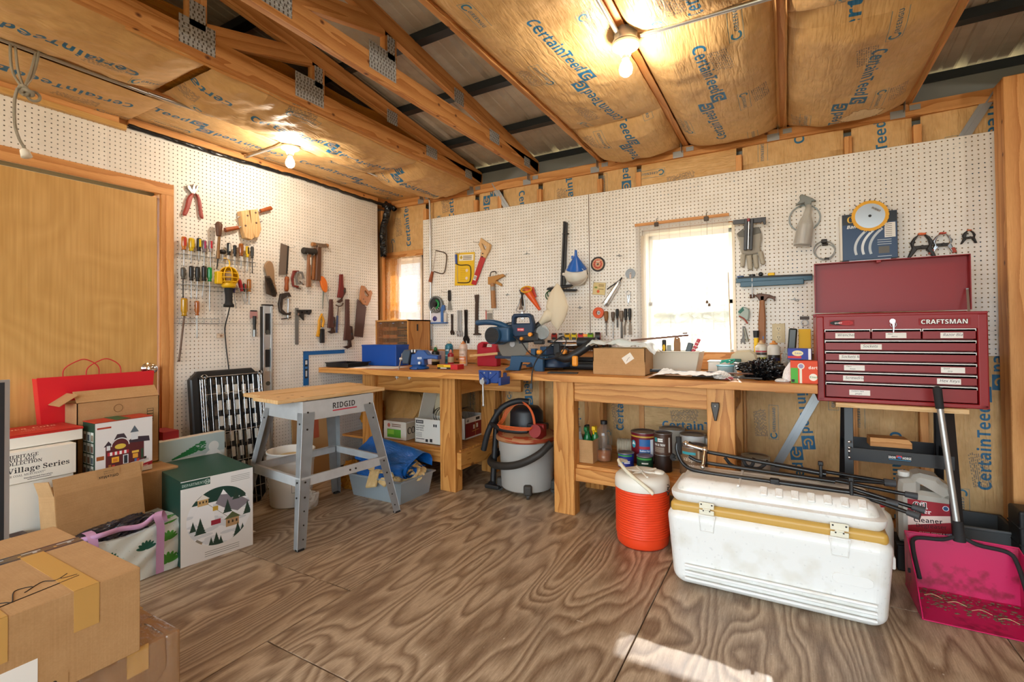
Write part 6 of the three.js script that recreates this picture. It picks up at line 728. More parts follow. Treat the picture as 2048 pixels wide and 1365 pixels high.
{
  const bt = (x, z, body, cap, h, r, label) => { const o = thing('squeeze_bottle', label, 'bottle', [x, B1, z]); part(o, 'body', lt([[0, 0], [r, 0], [r, h * 0.68], [r * 0.8, h * 0.76], [r * 0.45, h * 0.8], [0, h * 0.8]], 20), MS(body, 0.35)); part(o, 'cap', lt([[0, h * 0.79], [r * 0.5, h * 0.79], [r * 0.45, h * 0.9], [r * 0.2, h], [0, h]], 16), cap); part(o, 'label_band', lt([[r * 1.01, h * 0.2], [r * 1.01, h * 0.55]], 20), MS(0xb9ac88, 0.5)); };
  bt(0.745, 0.26, 0x14150f, MS(0x1c6a38, 0.4), 0.155, 0.034, 'black bottle with a green cap on the corner bench'); bt(0.915, 0.27, 0x9c1222, MS(0xd98a7c, 0.4), 0.135, 0.026, 'small red bottle with a pink nozzle on the corner bench'); bt(0.70, 0.20, 0xb56a50, MS(0xe0d8c4, 0.5), 0.17, 0.032, 'tan bottle with a cream cap on the corner bench');
  const o = thing('red_tool_case', 'small red moulded plastic tool case with a carry handle', 'tool case', [1.25, B1, 0.20], 0.0); part(o, 'body', ex([[-0.09, 0], [0.09, 0], [0.095, 0.01], [0.095, 0.165], [0.08, 0.19], [-0.05, 0.20], [-0.085, 0.185], [-0.095, 0.165], [-0.095, 0.01]], 0.07, -0.035, 0.006, [[[-0.04, 0.155], [0.045, 0.155], [0.05, 0.178], [-0.03, 0.185]]]), MS(0xa8182c, 0.4)); part(o, 'seam', bx(0.192, 0.004, 0.073, 0, 0.10, 0, 0.001), MS(0x7d0f1e, 0.4));
  const s = thing('wood_stick', 'pale pine stick lying across to the saw', 'wood stick', [1.37, B1, 0.40]); part(s, 'stick', mv(board(0.33, 0.018, 0.03, 0, 0, 0), 0, 0.108, 0, 0, 0.0, 0.09), mPale);
  const p = thing('blade_pack', 'yellow and red card box on the front of the corner bench', 'card box', [1.14, B1, 0.575], 0.05); part(p, 'body', bx(0.185, 0.036, 0.09, 0, 0.018, 0, 0.001), MS(0xc02028, 0.5)); part(p, 'front_print', sheet(0.12, 0.034, -0.03, 0.018, 0.0456), printMat(256, 72, (g, w, h) => { g.fillStyle = '#e8bf1a'; g.fillRect(0, 0, w, h); g.fillStyle = '#1c1a14'; g.fillRect(0, 40, w, 32); g.font = 'bold 26px sans-serif'; g.fillText('GRINDER', 10, 30); g.fillStyle = '#e9e4d0'; g.fillRect(60, 48, 120, 14); }));
  const c = thing('brand_carton', 'small white carton with bold blue lettering under the corner window', 'carton', [0.585, B1, 0.15]); part(c, 'body', bx(0.26, 0.115, 0.12, 0, 0.0575, 0, 0.002), MS(0xd9d3de, 0.55)); part(c, 'lettering', sheet(0.25, 0.105, 0, 0.0575, 0.0606), printMat(512, 220, (g, w, h) => { g.fillStyle = '#d9d3de'; g.fillRect(0, 0, w, h); g.fillStyle = '#2b3f9a'; g.font = 'bold 130px sans-serif'; g.fillText('DREMAN', 0, 130, 500); g.fillStyle = '#b88ac0'; g.fillRect(420, 150, 90, 60); }));
  const m = thing('paper_sheet', 'white sheet of paper lying on the corner bench', 'paper', [0.47, B1, 0.66], 0.1); part(m, 'sheet', bx(0.46, 0.001, 0.22, 0, 0.0007, 0), MS(0xeeeae2, 0.7));
}
// ---------- sliding mitre saw ----------
{
  const o = thing('mitre_saw', 'blue sliding mitre saw with a large blade and cream dust bag', 'mitre saw', [1.62, B2, 0.42]), m = MS(0x1f4a6e, 0.4), m2 = MS(0x16304d, 0.45), k = MS(0x1b1d21, 0.5), og = MS(0xe8972a, 0.45), wh = MS(0x555b60, 0.4, { metalness: 0.6 });
  part(o, 'base', [ex([[0.0, 0], [0.11, 0], [0.13, 0.06], [0.21, 0.06], [0.24, 0], [0.30, 0], [0.30, 0.10], [0.05, 0.105], [0.035, 0.03], [0.0, 0.012]], 0.03, 0.12, 0.003), ex([[0.0, 0], [0.11, 0], [0.13, 0.06], [0.21, 0.06], [0.24, 0], [0.30, 0], [0.30, 0.10], [0.05, 0.105], [0.035, 0.03], [0.0, 0.012]], 0.03, -0.2, 0.003), bx(0.26, 0.02, 0.30, 0.18, 0.092, -0.03, 0.004)], m);
  part(o, 'turntable', [lt([[0, 0.02], [0.115, 0.02], [0.12, 0.03], [0.12, 0.10], [0, 0.10]], 40).translate(0.30, 0, -0.03), bx(0.28, 0.025, 0.09, -0.02, 0.085, -0.01, 0.008)], m2); part(o, 'arm_support', [bx(0.20, 0.03, 0.07, -0.04, 0.108, -0.01, 0.004), cy(0.007, 0.007, 0.06, 0.0, 0.055, 0.02), cy(0.011, 0.011, 0.006, 0.0, 0.024, 0.02)], k); part(o, 'fence', bx(0.05, 0.06, 0.16, 0.22, 0.135, -0.10, 0.004), m); part(o, 'clamp_block', bx(0.035, 0.05, 0.05, 0.20, 0.13, 0.08, 0.005), m); part(o, 'clamp_knob', [cy(0.016, 0.016, 0.03, 0.255, 0.13, 0.11, 0, 0, PI / 2), cy(0.014, 0.014, 0.02, 0.19, 0.255, 0.12, PI / 2), cy(0.012, 0.012, 0.02, 0.11, 0.225, 0.1, PI / 2)], og);
  const br = 0.13, teeth = []; for (let t = 0; t < 60; t++) { const a = t / 60 * 2 * PI; teeth.push([br * Math.cos(a), br * Math.sin(a)], [(br - 0.006) * Math.cos(a + 0.035), (br - 0.006) * Math.sin(a + 0.035)], [(br + 0.001) * Math.cos(a + 0.09), (br + 0.001) * Math.sin(a + 0.09)]); }
  const bl = part(o, 'blade', mv(ex(teeth, 0.003, 0, 0.0003), 0.0, 0.185, 0.03), MS(0x7a7872, 0.4, { metalness: 0.6 }), 'steel circular saw blade'); void bl; part(o, 'arbor', cy(0.022, 0.022, 0.014, 0.0, 0.185, 0.036, PI / 2), mSteel);
  const arc = []; for (let t = 0; t <= 20; t++) { const a = PI * (0.02 + 0.96 * t / 20); arc.push([0.142 * Math.cos(a), 0.142 * Math.sin(a)]); } for (let t = 20; t >= 0; t--) { const a = PI * (0.02 + 0.96 * t / 20); arc.push([0.06 * Math.cos(a), 0.05 * Math.sin(a) - 0.005]); }
  part(o, 'blade_guard', mv(ex(arc, 0.05, 0, 0.004), 0.0, 0.19, 0.0), m2); part(o, 'guard_rim', to(0.14, 0.006, 0.0, 0.20, 0.06, 0, 0, 0.3, 2.4), k);
  part(o, 'motor', [cy(0.062, 0.068, 0.16, -0.09, 0.25, 0.10, PI / 2, 0, 0, 28), cy(0.07, 0.07, 0.04, -0.09, 0.25, 0.05, PI / 2, 0, 0, 28), bx(0.13, 0.11, 0.12, -0.03, 0.255, 0.09, 0.02)], m); part(o, 'motor_grille', [cy(0.058, 0.058, 0.006, -0.09, 0.25, 0.182, PI / 2, 0, 0, 28), ...[-3, -2, -1, 0, 1, 2, 3].map((i) => bx(0.10 - Math.abs(i) * 0.009, 0.006, 0.006, -0.09, 0.25 + i * 0.014, 0.186, 0.002))], k);
  part(o, 'handle', [tb([[-0.275, 0.345, 0.08], [-0.2, 0.348, 0.08], [-0.12, 0.342, 0.08], [-0.05, 0.32, 0.07], [0.0, 0.29, 0.06]], 0.021, 40, false, 12), sp(0.022, -0.275, 0.345, 0.08)], m); part(o, 'carry_handle', ex([[0.02, 0.27], [0.05, 0.235], [0.16, 0.245], [0.20, 0.27], [0.20, 0.34], [0.185, 0.39], [0.16, 0.405], [0.04, 0.405], [0.022, 0.385]], 0.045, 0.05, 0.008, [[[0.045, 0.335], [0.17, 0.335], [0.165, 0.37], [0.155, 0.378], [0.06, 0.378], [0.05, 0.37]]]), m2); part(o, 'brand_plate', sheet(0.055, 0.022, 0.10, 0.29, 0.0958), printMat(160, 64, (g, w, h) => { g.fillStyle = '#c22434'; g.fillRect(0, 0, w, h); g.fillStyle = '#f0dfe0'; g.font = 'bold 46px sans-serif'; g.fillText('RYOBI', 10, 49, 140); }));
  part(o, 'gear_housing', [bx(0.16, 0.07, 0.08, 0.16, 0.235, 0.05, 0.015), cy(0.045, 0.045, 0.06, 0.24, 0.26, 0.05, PI / 2), bx(0.07, 0.03, 0.05, 0.24, 0.20, 0.08, 0.008)], k); part(o, 'clear_shield', cy(0.05, 0.05, 0.004, 0.27, 0.27, 0.085, PI / 2, 0, 0, 28), MP(0xdfe6e8, 0.1, { transmission: 0.8, thickness: 0 }));
  part(o, 'slide_rail', [pole([0.27, 0.205, 0.0], [0.56, 0.205, -0.0], 0.011), pole([0.27, 0.175, -0.05], [0.56, 0.175, -0.05], 0.011)], mChrome); part(o, 'rail_carriage', [pole([0.50, 0.20, 0.0], [0.63, 0.20, 0.0], 0.032), bx(0.05, 0.09, 0.07, 0.34, 0.15, -0.02, 0.01), cy(0.018, 0.018, 0.03, 0.43, 0.14, 0.05, PI / 2)], k); part(o, 'rail_knob', [cy(0.016, 0.016, 0.03, 0.43, 0.135, 0.08, PI / 2), bx(0.04, 0.07, 0.03, 0.52, 0.075, 0.11, 0.012), bx(0.03, 0.02, 0.02, 0.56, 0.245, 0.02, 0.006)], og); part(o, 'dust_hose', tb([[0.36, 0.10, 0.05], [0.44, 0.09, 0.06], [0.52, 0.13, 0.05], [0.60, 0.19, 0.02]], 0.03, 40, false, 12), k);
  const bag = new THREE.SphereGeometry(1, 24, 18), p = bag.attributes.position; for (let i = 0; i < p.count; i++) { const x = p.getX(i), y = p.getY(i), z = p.getZ(i), q = 1 / Math.pow(Math.abs(x) ** 1.15 + Math.abs(y) ** 1.15 + Math.abs(z) ** 2, 0.62), n = 0.95 + 0.12 * fbm(x * 3 + 4, y * 3 + z * 2, 3); p.setXYZ(i, x * q * 0.085 * n, y * q * 0.165 * n, z * q * 0.05 * n); } bag.computeVertexNormals();
  part(o, 'dust_bag', [ni(bag).translate(0.345, 0.45, 0.0), mv(lt([[0.018, 0], [0.024, 0.04], [0.045, 0.10], [0.04, 0.14], [0, 0.15]], 18), 0.20, 0.325, 0.0, 0, 0, -0.9)], MS(0xd9cdb4, 0.8)); part(o, 'bag_seam', tb([[0.345, 0.60, 0.0], [0.40, 0.52, 0.0], [0.425, 0.45, 0.0], [0.39, 0.38, 0.0], [0.35, 0.31, 0.0]], 0.005, 50), MS(0xe9e4d8, 0.7)); part(o, 'dust_port', pole([0.16, 0.29, 0.02], [0.21, 0.33, 0.0], 0.024), k);
  part(o, 'power_cord', [tb([[0.06, 0.24, 0.13], [0.14, 0.20, 0.16], [0.2, 0.14, 0.18], [0.26, 0.11, 0.2], [0.34, 0.09, 0.2], [0.42, 0.11, 0.14], [0.46, 0.2, 0.12], [0.44, 0.24, 0.14], [0.38, 0.18, 0.2], [0.335, 0.10, 0.3], [0.32, 0.02, 0.345], [0.315, -0.06, 0.352]], 0.0042, 110)], mBlack); part(o, 'plug', [bx(0.018, 0.035, 0.014, 0.313, -0.078, 0.352, 0.004), bx(0.002, 0.02, 0.006, 0.308, -0.105, 0.352), bx(0.002, 0.02, 0.006, 0.318, -0.105, 0.352)], MS(0x3a4650, 0.5)); void wh;
  const r = thing('black_pipe', 'pair of black pipe lengths lying behind the mitre saw base', 'pipe', [2.10, B2, 0.30], 0.0); part(r, 'pipe', pole([-0.12, 0.03, 0.05], [0.19, 0.03, 0.05], 0.028), k); part(r, 'pipe', pole([-0.10, 0.07, 0.0], [0.19, 0.07, 0.0], 0.02), k);
  const w = thing('wrench_set', 'flat dark wrenches lying on the bench by the saw base', 'wrench', [2.09, B2, 0.60]); for (const q of [0, 1, 2]) part(w, 'wrench', mv(bx(0.20, 0.006, 0.014, 0, 0.004, q * 0.032, 0.002), 0, 0, 0, 0, 0.12 * q, 0), mDarkSteel);
}
// tape measures on a ledge
{
  const s = thing('tape_ledge', 'narrow wooden ledge under the row of tape measures', 'ledge', [1.97, 1.075, 0.002]); part(s, 'board', board(0.50, 0.018, 0.085, 0.03, 0, 0.045), mPine); part(s, 'bracket', [bx(0.46, 0.05, 0.006, 0, -0.03, 0.012, 0.001)], mHard); for (let i = 0; i < 9; i++) part(s, 'drill_bit_socket', cy(0.008, 0.008, 0.03, -0.15 + i * 0.05, -0.03, 0.03, 0, 0, 0, 10), mBlack);
  const cols = [['red and clear tape measure', 0xc4322a], ['silver tape measure with a hook', 0xb9bcc0], ['yellow tape measure with a black band', 0xe8b512], ['bright yellow and black tape measure', 0xe2c81a], ['red and black tape measure', 0xc8252c], ['lime green tape measure', 0x7fb51c], ['round black tape measure with a red ring', 0x1c1c1e]];
  cols.forEach(([l, c], i) => { const o = thing('tape_measure', l + ' on the wooden ledge', 'tape measure', [1.775 + i * 0.056 + (i > 4 ? 0.022 : 0), 1.0845, 0.06], 0.35, 'tape measures on the ledge'), m = MS(c, 0.4), r = i === 6; part(o, 'case', r ? [cy(0.036, 0.036, 0.036, 0, 0.036, 0, 0, 0, PI / 2, 24)] : [ex([[-0.03, 0], [0.035, 0], [0.035, 0.035], [0.02, 0.062], [-0.015, 0.066], [-0.034, 0.045]], 0.044, -0.022, 0.006).rotateY(PI / 2)], m); part(o, 'grip', r ? [to(0.03, 0.003, 0.019, 0.036, 0, 0, PI / 2, 0)] : [bx(0.03, 0.02, 0.016, 0, 0.055, 0.018, 0.004), bx(0.03, 0.022, 0.004, 0, 0.022, 0.035, 0.001)], r ? mRed : mBlack); part(o, 'tape_hook', [bx(0.022, 0.012, 0.002, 0, 0.008, r ? 0.037 : 0.038)], mSteel); });
}
// ---------- on the long bench ----------
{
  const o = thing('open_shipping_box', 'open brown box lined with a white plastic bag on the long bench', 'carton', [2.463, B2, 0.515]); const W = 0.33, H = 0.165, D = 0.20; part(o, 'body', [bx(W, 0.004, D, 0, 0.002, 0), bx(W, H, 0.004, 0, H / 2, D / 2 - 0.002), bx(W, H, 0.004, 0, H / 2, -D / 2 + 0.002), bx(0.004, H, D, -W / 2 + 0.002, H / 2, 0), bx(0.004, H, D, W / 2 - 0.002, H / 2, 0)].map((g) => uvb(g, 0, 1)), mCard); part(o, 'sticker', mv(sheet(0.065, 0.045), 0.06, 0.105, D / 2 + 0.0008, 0, 0, 0.6), printMat(128, 88, (g) => { g.fillStyle = '#e6dfd4'; g.fillRect(0, 0, 128, 88); g.strokeStyle = '#5a4c40'; g.lineWidth = 4; g.beginPath(); g.moveTo(30, 66); g.lineTo(60, 50); g.lineTo(90, 44); g.stroke(); }));
  const g = new THREE.PlaneGeometry(W + 0.14, D + 0.10, 40, 26); g.rotateX(-PI / 2); const p = g.attributes.position; for (let i = 0; i < p.count; i++) { const x = p.getX(i), z = p.getZ(i), ox = Math.max(0, Math.abs(x) - W / 2 - 0.006), oz = Math.max(0, Math.abs(z) - D / 2 + 0.02), n = fbm(x * 14 + 3, z * 14, 4); p.setY(i, H + 0.012 + n * 0.05 + 0.014 * Math.sin(x * 40 + z * 20) * n - ox * 0.9 * (x > 0 ? 1 : 0.2) - oz * 0.25); p.setX(i, x - Math.sign(x) * ox * 0.3); p.setZ(i, z > 0 ? z - oz * 0.75 : z); } g.computeVertexNormals(); part(o, 'plastic_bag', ni(g), MP(0xe6eeee, 0.3, { transmission: 0.35, thickness: 0, side: THREE.DoubleSide }), 'thin white plastic bag'); part(o, 'green_sheet', bx(W - 0.03, 0.008, D - 0.03, 0, H - 0.02, 0, 0.002), MS(0x8fc08a, 0.6));
}
{
  const o = thing('tool_bin', 'white plastic bin of hand tools in front of the window', 'bin', [2.735, B2, 0.21]); const b = [[-0.135, 0], [0.135, 0], [0.16, 0.13], [0.172, 0.133], [0.172, 0.139], [0.153, 0.138], [0.128, 0.006], [-0.128, 0.006], [-0.153, 0.138], [-0.172, 0.139], [-0.172, 0.133], [-0.16, 0.13]];
  const m = MP(0xdcd4c2, 0.45, { transmission: 0.35, thickness: 0 }); part(o, 'bin', [ex(b, 0.22, -0.11, 0.001), ex([[-0.135, 0], [0.135, 0], [0.16, 0.135], [-0.16, 0.135]], 0.004, 0.108, 0.001), ex([[-0.135, 0], [0.135, 0], [0.16, 0.135], [-0.16, 0.135]], 0.004, -0.112, 0.001), bx(0.34, 0.006, 0.012, 0, 0.136, 0.116, 0.002)], m);
  const tl = (x, z, label, geos, m2, cat = 'hand tool', nm = 'hand_tool') => { const t = thing(nm, label, cat, [2.735 + x, B2 + 0.008, 0.21 + z]); geos.forEach(([n, q, mm]) => part(t, n, q, mm || m2)); };
  tl(-0.075, 0.02, 'black scraper with a yellow inlay standing in the bin', [['handle', [bx(0.028, 0.10, 0.018, 0, 0.155, 0, 0.008)], mBlack], ['inlay', [sp(0.012, 0, 0.15, 0.008, 0.8, 2, 0.3)], mYellow], ['blade', [bx(0.035, 0.10, 0.002, 0, 0.052, 0)], mSteel]]);
  tl(0.005, 0.0, 'brown wooden spatula with a hanging hole standing in the bin', [['blade', ex([[-0.02, 0], [0.02, 0], [0.022, 0.18], [0.017, 0.215], [0, 0.228], [-0.017, 0.215], [-0.022, 0.18]], 0.006, -0.003, 0.001, [[[-0.004, 0.21], [0.004, 0.21], [0.004, 0.216], [-0.004, 0.216]]]), MS(0x9a7048, 0.6)], ['rivet', sp(0.003, 0, 0.19, 0.004), mSteel]]);
  tl(0.085, 0.02, 'dark grey square-handled tool standing in the bin', [['handle', [bx(0.035, 0.07, 0.022, 0, 0.15, 0, 0.006, 0, 0, -0.3)], MS(0x3d4850, 0.4)], ['shank', [bx(0.01, 0.12, 0.006, -0.01, 0.062, 0)], mSteel]]); tl(0.125, 0.01, 'red ribbed plastic handle leaning in the bin', [['handle', [bx(0.022, 0.10, 0.022, 0.0, 0.165, 0, 0.006, 0, 0, -0.45)], MS(0xc02438, 0.4)], ['ridge', [-1, 0, 1].map((k) => bx(0.025, 0.004, 0.025, 0.0 + k * 0.009, 0.165 + k * 0.02, 0, 0.001, 0, 0, -0.45)), mWhite], ['shank', [bx(0.008, 0.12, 0.006, -0.02, 0.062, 0)], mSteel]]); tl(-0.04, 0.04, 'pale grey putty knife low in the bin', [['handle', [bx(0.03, 0.06, 0.014, 0, 0.14, 0, 0.007)], MS(0x9aa19c, 0.4)], ['blade', [bx(0.04, 0.10, 0.002, 0, 0.06, 0)], mSteel]]);
  const w = thing('hacksaw_blade', 'long rusty saw blade leaning across the window sill', 'saw blade', [2.67, 1.118, 0.425]); part(w, 'blade', mv(bx(0.36, 0.012, 0.0025, 0, 0, 0), 0, 0, 0, 0, 0, 0.09), mRust); part(w, 'tang', mv(bx(0.03, 0.008, 0.003, 0.16, 0.014, 0), 0, 0, 0, 0, 0, 0.09), mRust);
}
{
  const c = thing('white_cloth', 'crumpled white work shirt lying over the bench edge', 'cloth', [2.89, B2, 0.62]); const g = new THREE.PlaneGeometry(0.44, 0.24, 44, 24); g.rotateX(-PI / 2); const p = g.attributes.position; for (let i = 0; i < p.count; i++) { const x = p.getX(i), z = p.getZ(i), e = Math.min(1, (0.22 - Math.abs(x)) / 0.05, (0.12 + z) / 0.05), n = fbm(x * 11 + 6, z * 13 + 2, 4); let y = 0.004 + Math.max(0, e) * (0.01 + 0.055 * n * n); let zz = z; if (z > 0.115) y -= 0.0; p.setXYZ(i, x + 0.012 * (n - 0.5), y, zz + 0.02 * (fbm(x * 9, 4) - 0.5)); } g.computeVertexNormals(); part(c, 'cloth', ni(g), MS(0xdcdad6, 0.85, { side: THREE.DoubleSide })); part(c, 'collar', blob(0.05, 0.025, 0.04, 9, 0.6, 5).translate(0.17, 0.006, 0.05), MS(0xd2d0cc, 0.85)); part(c, 'red_hem', blob(0.03, 0.012, 0.02, 9, 0.6, 7).translate(0.2, 0.004, 0.06), MS(0xb05a5e, 0.8));
  const tool = (nm, label, cat, x, z, geos) => { const t = thing(nm, label, cat, [x, B2, z]); geos.forEach(([n, q, m]) => part(t, n, q, m)); return t; };
  tool('pry_bar', 'pair of long flat steel bars lying along the bench front', 'pry bar', 3.06, 0.60, [['bar', [mv(bx(0.42, 0.009, 0.018, 0, 0.03, 0, 0.003), 0, 0, 0, 0, 0.12, 0.015)], mRust], ['bar', [mv(bx(0.36, 0.009, 0.016, 0.02, 0.012, 0.035, 0.003), 0, 0, 0, 0, -0.05, 0)], mDarkSteel]]); tool('steel_ruler', 'grey drywall knife lying behind the white cloth', 'drywall knife', 2.80, 0.42, [['blade', [mv(bx(0.26, 0.006, 0.05, 0, 0.02, 0, 0.002), 0, 0, 0, 0, 0.2, -0.02)], mSteel], ['handle', [mv(bx(0.12, 0.018, 0.03, -0.15, 0.024, 0.03, 0.006), 0, 0, 0, 0, 0.2, 0)], mBlack]]); tool('black_file', 'black handled file lying on the long bench', 'file', 2.99, 0.40, [['handle', [bx(0.13, 0.02, 0.03, 0, 0.012, 0, 0.008)], mBlack], ['blade', [bx(0.12, 0.005, 0.02, -0.12, 0.012, 0)], mDarkSteel]]);
  tool('plastic_tub', 'square white plastic tub at the back of the bench', 'tub', 3.0, 0.20, [['tub', [bx(0.13, 0.075, 0.12, 0, 0.0375, 0, 0.012)], MS(0xe4dfd2, 0.5)], ['rim', [bx(0.138, 0.006, 0.128, 0, 0.075, 0, 0.003)], mWhite]]); tool('clear_food_tub', 'clear round tub of screws with a blue rim', 'tub', 3.055, 0.42, [['tub', lt([[0, 0], [0.042, 0], [0.048, 0.06], [0.05, 0.062], [0, 0.062]], 24), MP(0xbcd5da, 0.25, { transmission: 0.5, thickness: 0 })], ['rim', to(0.05, 0.003, 0, 0.062, 0, PI / 2), MS(0x57a7ba, 0.4)], ['screws', [blob(0.04, 0.03, 0.04, 20, 0.7, 3)], mSteel]]); tool('glass_jar', 'small glass jar with an orange label and tin lid', 'jar', 3.135, 0.42, [['jar', lt([[0, 0], [0.034, 0], [0.036, 0.006], [0.036, 0.062], [0.032, 0.07], [0, 0.07]], 24), MP(0xdfe6e6, 0.15, { transmission: 0.6, thickness: 0 })], ['lid', lt([[0, 0.082], [0.033, 0.082], [0.036, 0.078], [0.036, 0.066], [0, 0.066]].reverse(), 24), mSteel], ['label', bx(0.03, 0.045, 0.002, 0.0, 0.032, 0.0355, 0.0005), MS(0xd9862a, 0.5)]]);
  tool('green_twine', 'tangle of green twine on the clear tub', 'twine', 3.065, 0.415, [['twine', tb([[-0.04, 0.075, 0], [0, 0.09, 0.02], [0.03, 0.078, -0.02], [0.0, 0.085, -0.03], [-0.03, 0.09, 0.02], [0.04, 0.10, 0.01], [0.02, 0.075, 0.03]], 0.004, 60), MS(0x2fa58a, 0.6)], ['knot', sp(0.01, 0, 0.085, 0), MS(0x2fa58a, 0.6)]]);
  tool('sanding_shield', 'beige rounded plastic shield standing on the bench', 'shield', 3.15, 0.24, [['shield', ex([[-0.085, 0], [0.085, 0], [0.08, 0.06], [0.06, 0.13], [0.03, 0.15], [-0.04, 0.145], [-0.075, 0.12], [-0.085, 0.09]], 0.05, -0.02, 0.012), MS(0xcdbfa0, 0.6)], ['clip', bx(0.06, 0.02, 0.01, -0.05, 0.085, 0.035, 0.003), MS(0x2f5a4a, 0.5)]]);
  const k = thing('black_plastic_bag', 'crumpled glossy black plastic bag on the bench front', 'plastic bag', [3.255, B2, 0.52]); part(k, 'bag', blob(0.105, 0.075, 0.10, 14, 0.9, 6), MS(0x0e0f12, 0.18)); part(k, 'bag_neck', blob(0.05, 0.03, 0.06, 14, 0.9, 12).translate(-0.09, 0.04, -0.04), MS(0x0e0f12, 0.18));
  aerosol(3.235, B2, 0.14, 0.034, 0.205, 0xd8d2c2, MS(0xdcb98c, 0.5), 'cream spray can with a yellow-green label on the long bench', txt('#d9d4c4', [['#3a3430', 40, 26], ['#b5303a', 20, 16], ['#a9ad3a', 90, 150]])); aerosol(3.305, B2, 0.19, 0.036, 0.205, 0xd9d6cc, MS(0xe0944a, 0.5), 'dark blue lubricant can with a red cap', txt('#20244a', [['#d8d4c8', 0, 60], ['#2b2420', 60, 30], [null, 120, 50, 'WD‑40', '#e8c83a', 60], ['#e4d9b0', 170, 50]])); part(scene.children.at(-1), 'red_cap', [lt([[0, 0.185], [0.02, 0.185], [0.022, 0.15], [0, 0.15]].reverse(), 18)], MS(0xc8302a, 0.4));
  tool('flashlight', 'yellow and black flashlight standing behind the spray cans', 'flashlight', 3.205, 0.07, [['barrel', cy(0.014, 0.014, 0.12, 0, 0.16, 0), mYellow], ['head', [cy(0.019, 0.016, 0.045, 0, 0.245, 0), cy(0.016, 0.016, 0.10, 0, 0.05, 0)], mBlack]]);
  tool('caulk_bag', 'clear bag with a dark tube standing at the bench end', 'plastic bag', 3.40, 0.25, [['tube', [bx(0.045, 0.24, 0.03, 0, 0.16, 0, 0.01, 0, 0, -0.08)], MS(0x22261e, 0.3)], ['bag', blob(0.06, 0.11, 0.04, 10, 0.7, 17), MP(0xdfe6e4, 0.12, { transmission: 0.7, thickness: 0 })]]);
  const box = (nm, label, x, y, z, w, h, d, ry, c, draw) => { const t = thing(nm, label, 'box', [x, y, z], ry); part(t, 'body', bx(w, h, d, 0, h / 2, 0, 0.002), MS(c, 0.5)); part(t, 'front_print', sheet(w - 0.002, h - 0.002, 0, h / 2, d / 2 + 0.0007), printMat(256, Math.round(256 * h / w), draw)); return t; };
  box('wax_box', 'tall yellow box lettered in red beside the tool chest', 3.468, B2, 0.20, 0.062, 0.275, 0.05, 0, 0xe9b518, (g, w, h) => { g.fillStyle = '#edb91c'; g.fillRect(0, 0, w, h); g.save(); g.translate(w / 2, h * 0.55); g.rotate(-0.12); g.fillStyle = '#c8452a'; g.beginPath(); g.ellipse(0, 0, 110, 60, 0, 0, 7); g.fill(); g.fillStyle = '#fff6e0'; g.font = 'bold 64px serif'; g.textAlign = 'center'; g.fillText("CORRY'S", 0, 22, 230); g.restore(); });
  box('laundry_box', 'orange and green box of washing powder on the bench end', 3.448, B2, 0.66, 0.118, 0.115, 0.07, 0, 0xd8401e, (g, w, h) => { g.fillStyle = '#dd4a22'; g.fillRect(0, 0, w, h); g.fillStyle = '#4fae3a'; g.fillRect(0, 80, 70, h); g.fillStyle = '#e9e4d6'; g.fillRect(84, 70, 24, h); g.beginPath(); g.arc(100, 60, 34, 0, 7); g.fill(); g.fillStyle = '#9a8fb5'; g.beginPath(); g.arc(100, 60, 24, 0, 7); g.fill(); g.fillStyle = '#f3ece0'; g.font = 'bold 44px sans-serif'; g.fillText('dart', 170, 90); g.beginPath(); g.arc(215, 180, 40, 0, 7); g.fill(); g.fillStyle = '#2f7a3c'; g.font = 'bold 30px serif'; g.fillText('Fresh', 180, 190); g.fillStyle = '#1c1c1c'; g.fillRect(6, h - 40, 30, 30); });
  box('dryer_sheet_box', 'blue and red box tilted on top of the washing powder box', 3.432, B2 + 0.118, 0.64, 0.105, 0.058, 0.05, -0.1, 0x26348c, (g, w, h) => { g.fillStyle = '#2a3c96'; g.fillRect(0, 0, w, h); g.fillStyle = '#c4343c'; g.fillRect(0, h - 45, 150, 30); g.fillStyle = '#e8dca8'; g.beginPath(); g.ellipse(110, 60, 62, 36, 0, 0, 7); g.fill(); g.fillStyle = '#4a5aa8'; g.font = 'bold 30px serif'; g.fillText('Luxe', 78, 70); g.fillStyle = '#e6e6ea'; g.fillRect(226, 0, 30, h); });
  const z = thing('white_rag', 'white rag hanging beside the washing powder box', 'rag', [3.37, B2, 0.64]); part(z, 'rag', [blob(0.035, 0.075, 0.03, 8, 0.5, 2).rotateZ(-0.35).translate(0.01, 0.008, 0)], MS(0xe9e7e4, 0.85)); part(z, 'hem', blob(0.035, 0.012, 0.03, 8, 0.6, 4).translate(-0.02, 0, 0.01), MS(0xe2e0dc, 0.85));
  const h = thing('leg_hook', 'black plastic hook screwed to the bench leg', 'hook', [3.03, 0.72, 0.705]); part(h, 'hook', [ex([[-0.02, 0.05], [0.02, 0.05], [0.022, 0.03], [0.006, -0.05], [-0.006, -0.05], [-0.022, 0.03]], 0.014, 0, 0.004)], MS(0x3a3530, 0.4)); part(h, 'screw', sp(0.004, 0, 0.03, 0.015, 1, 1, 0.5), mSteel);
}
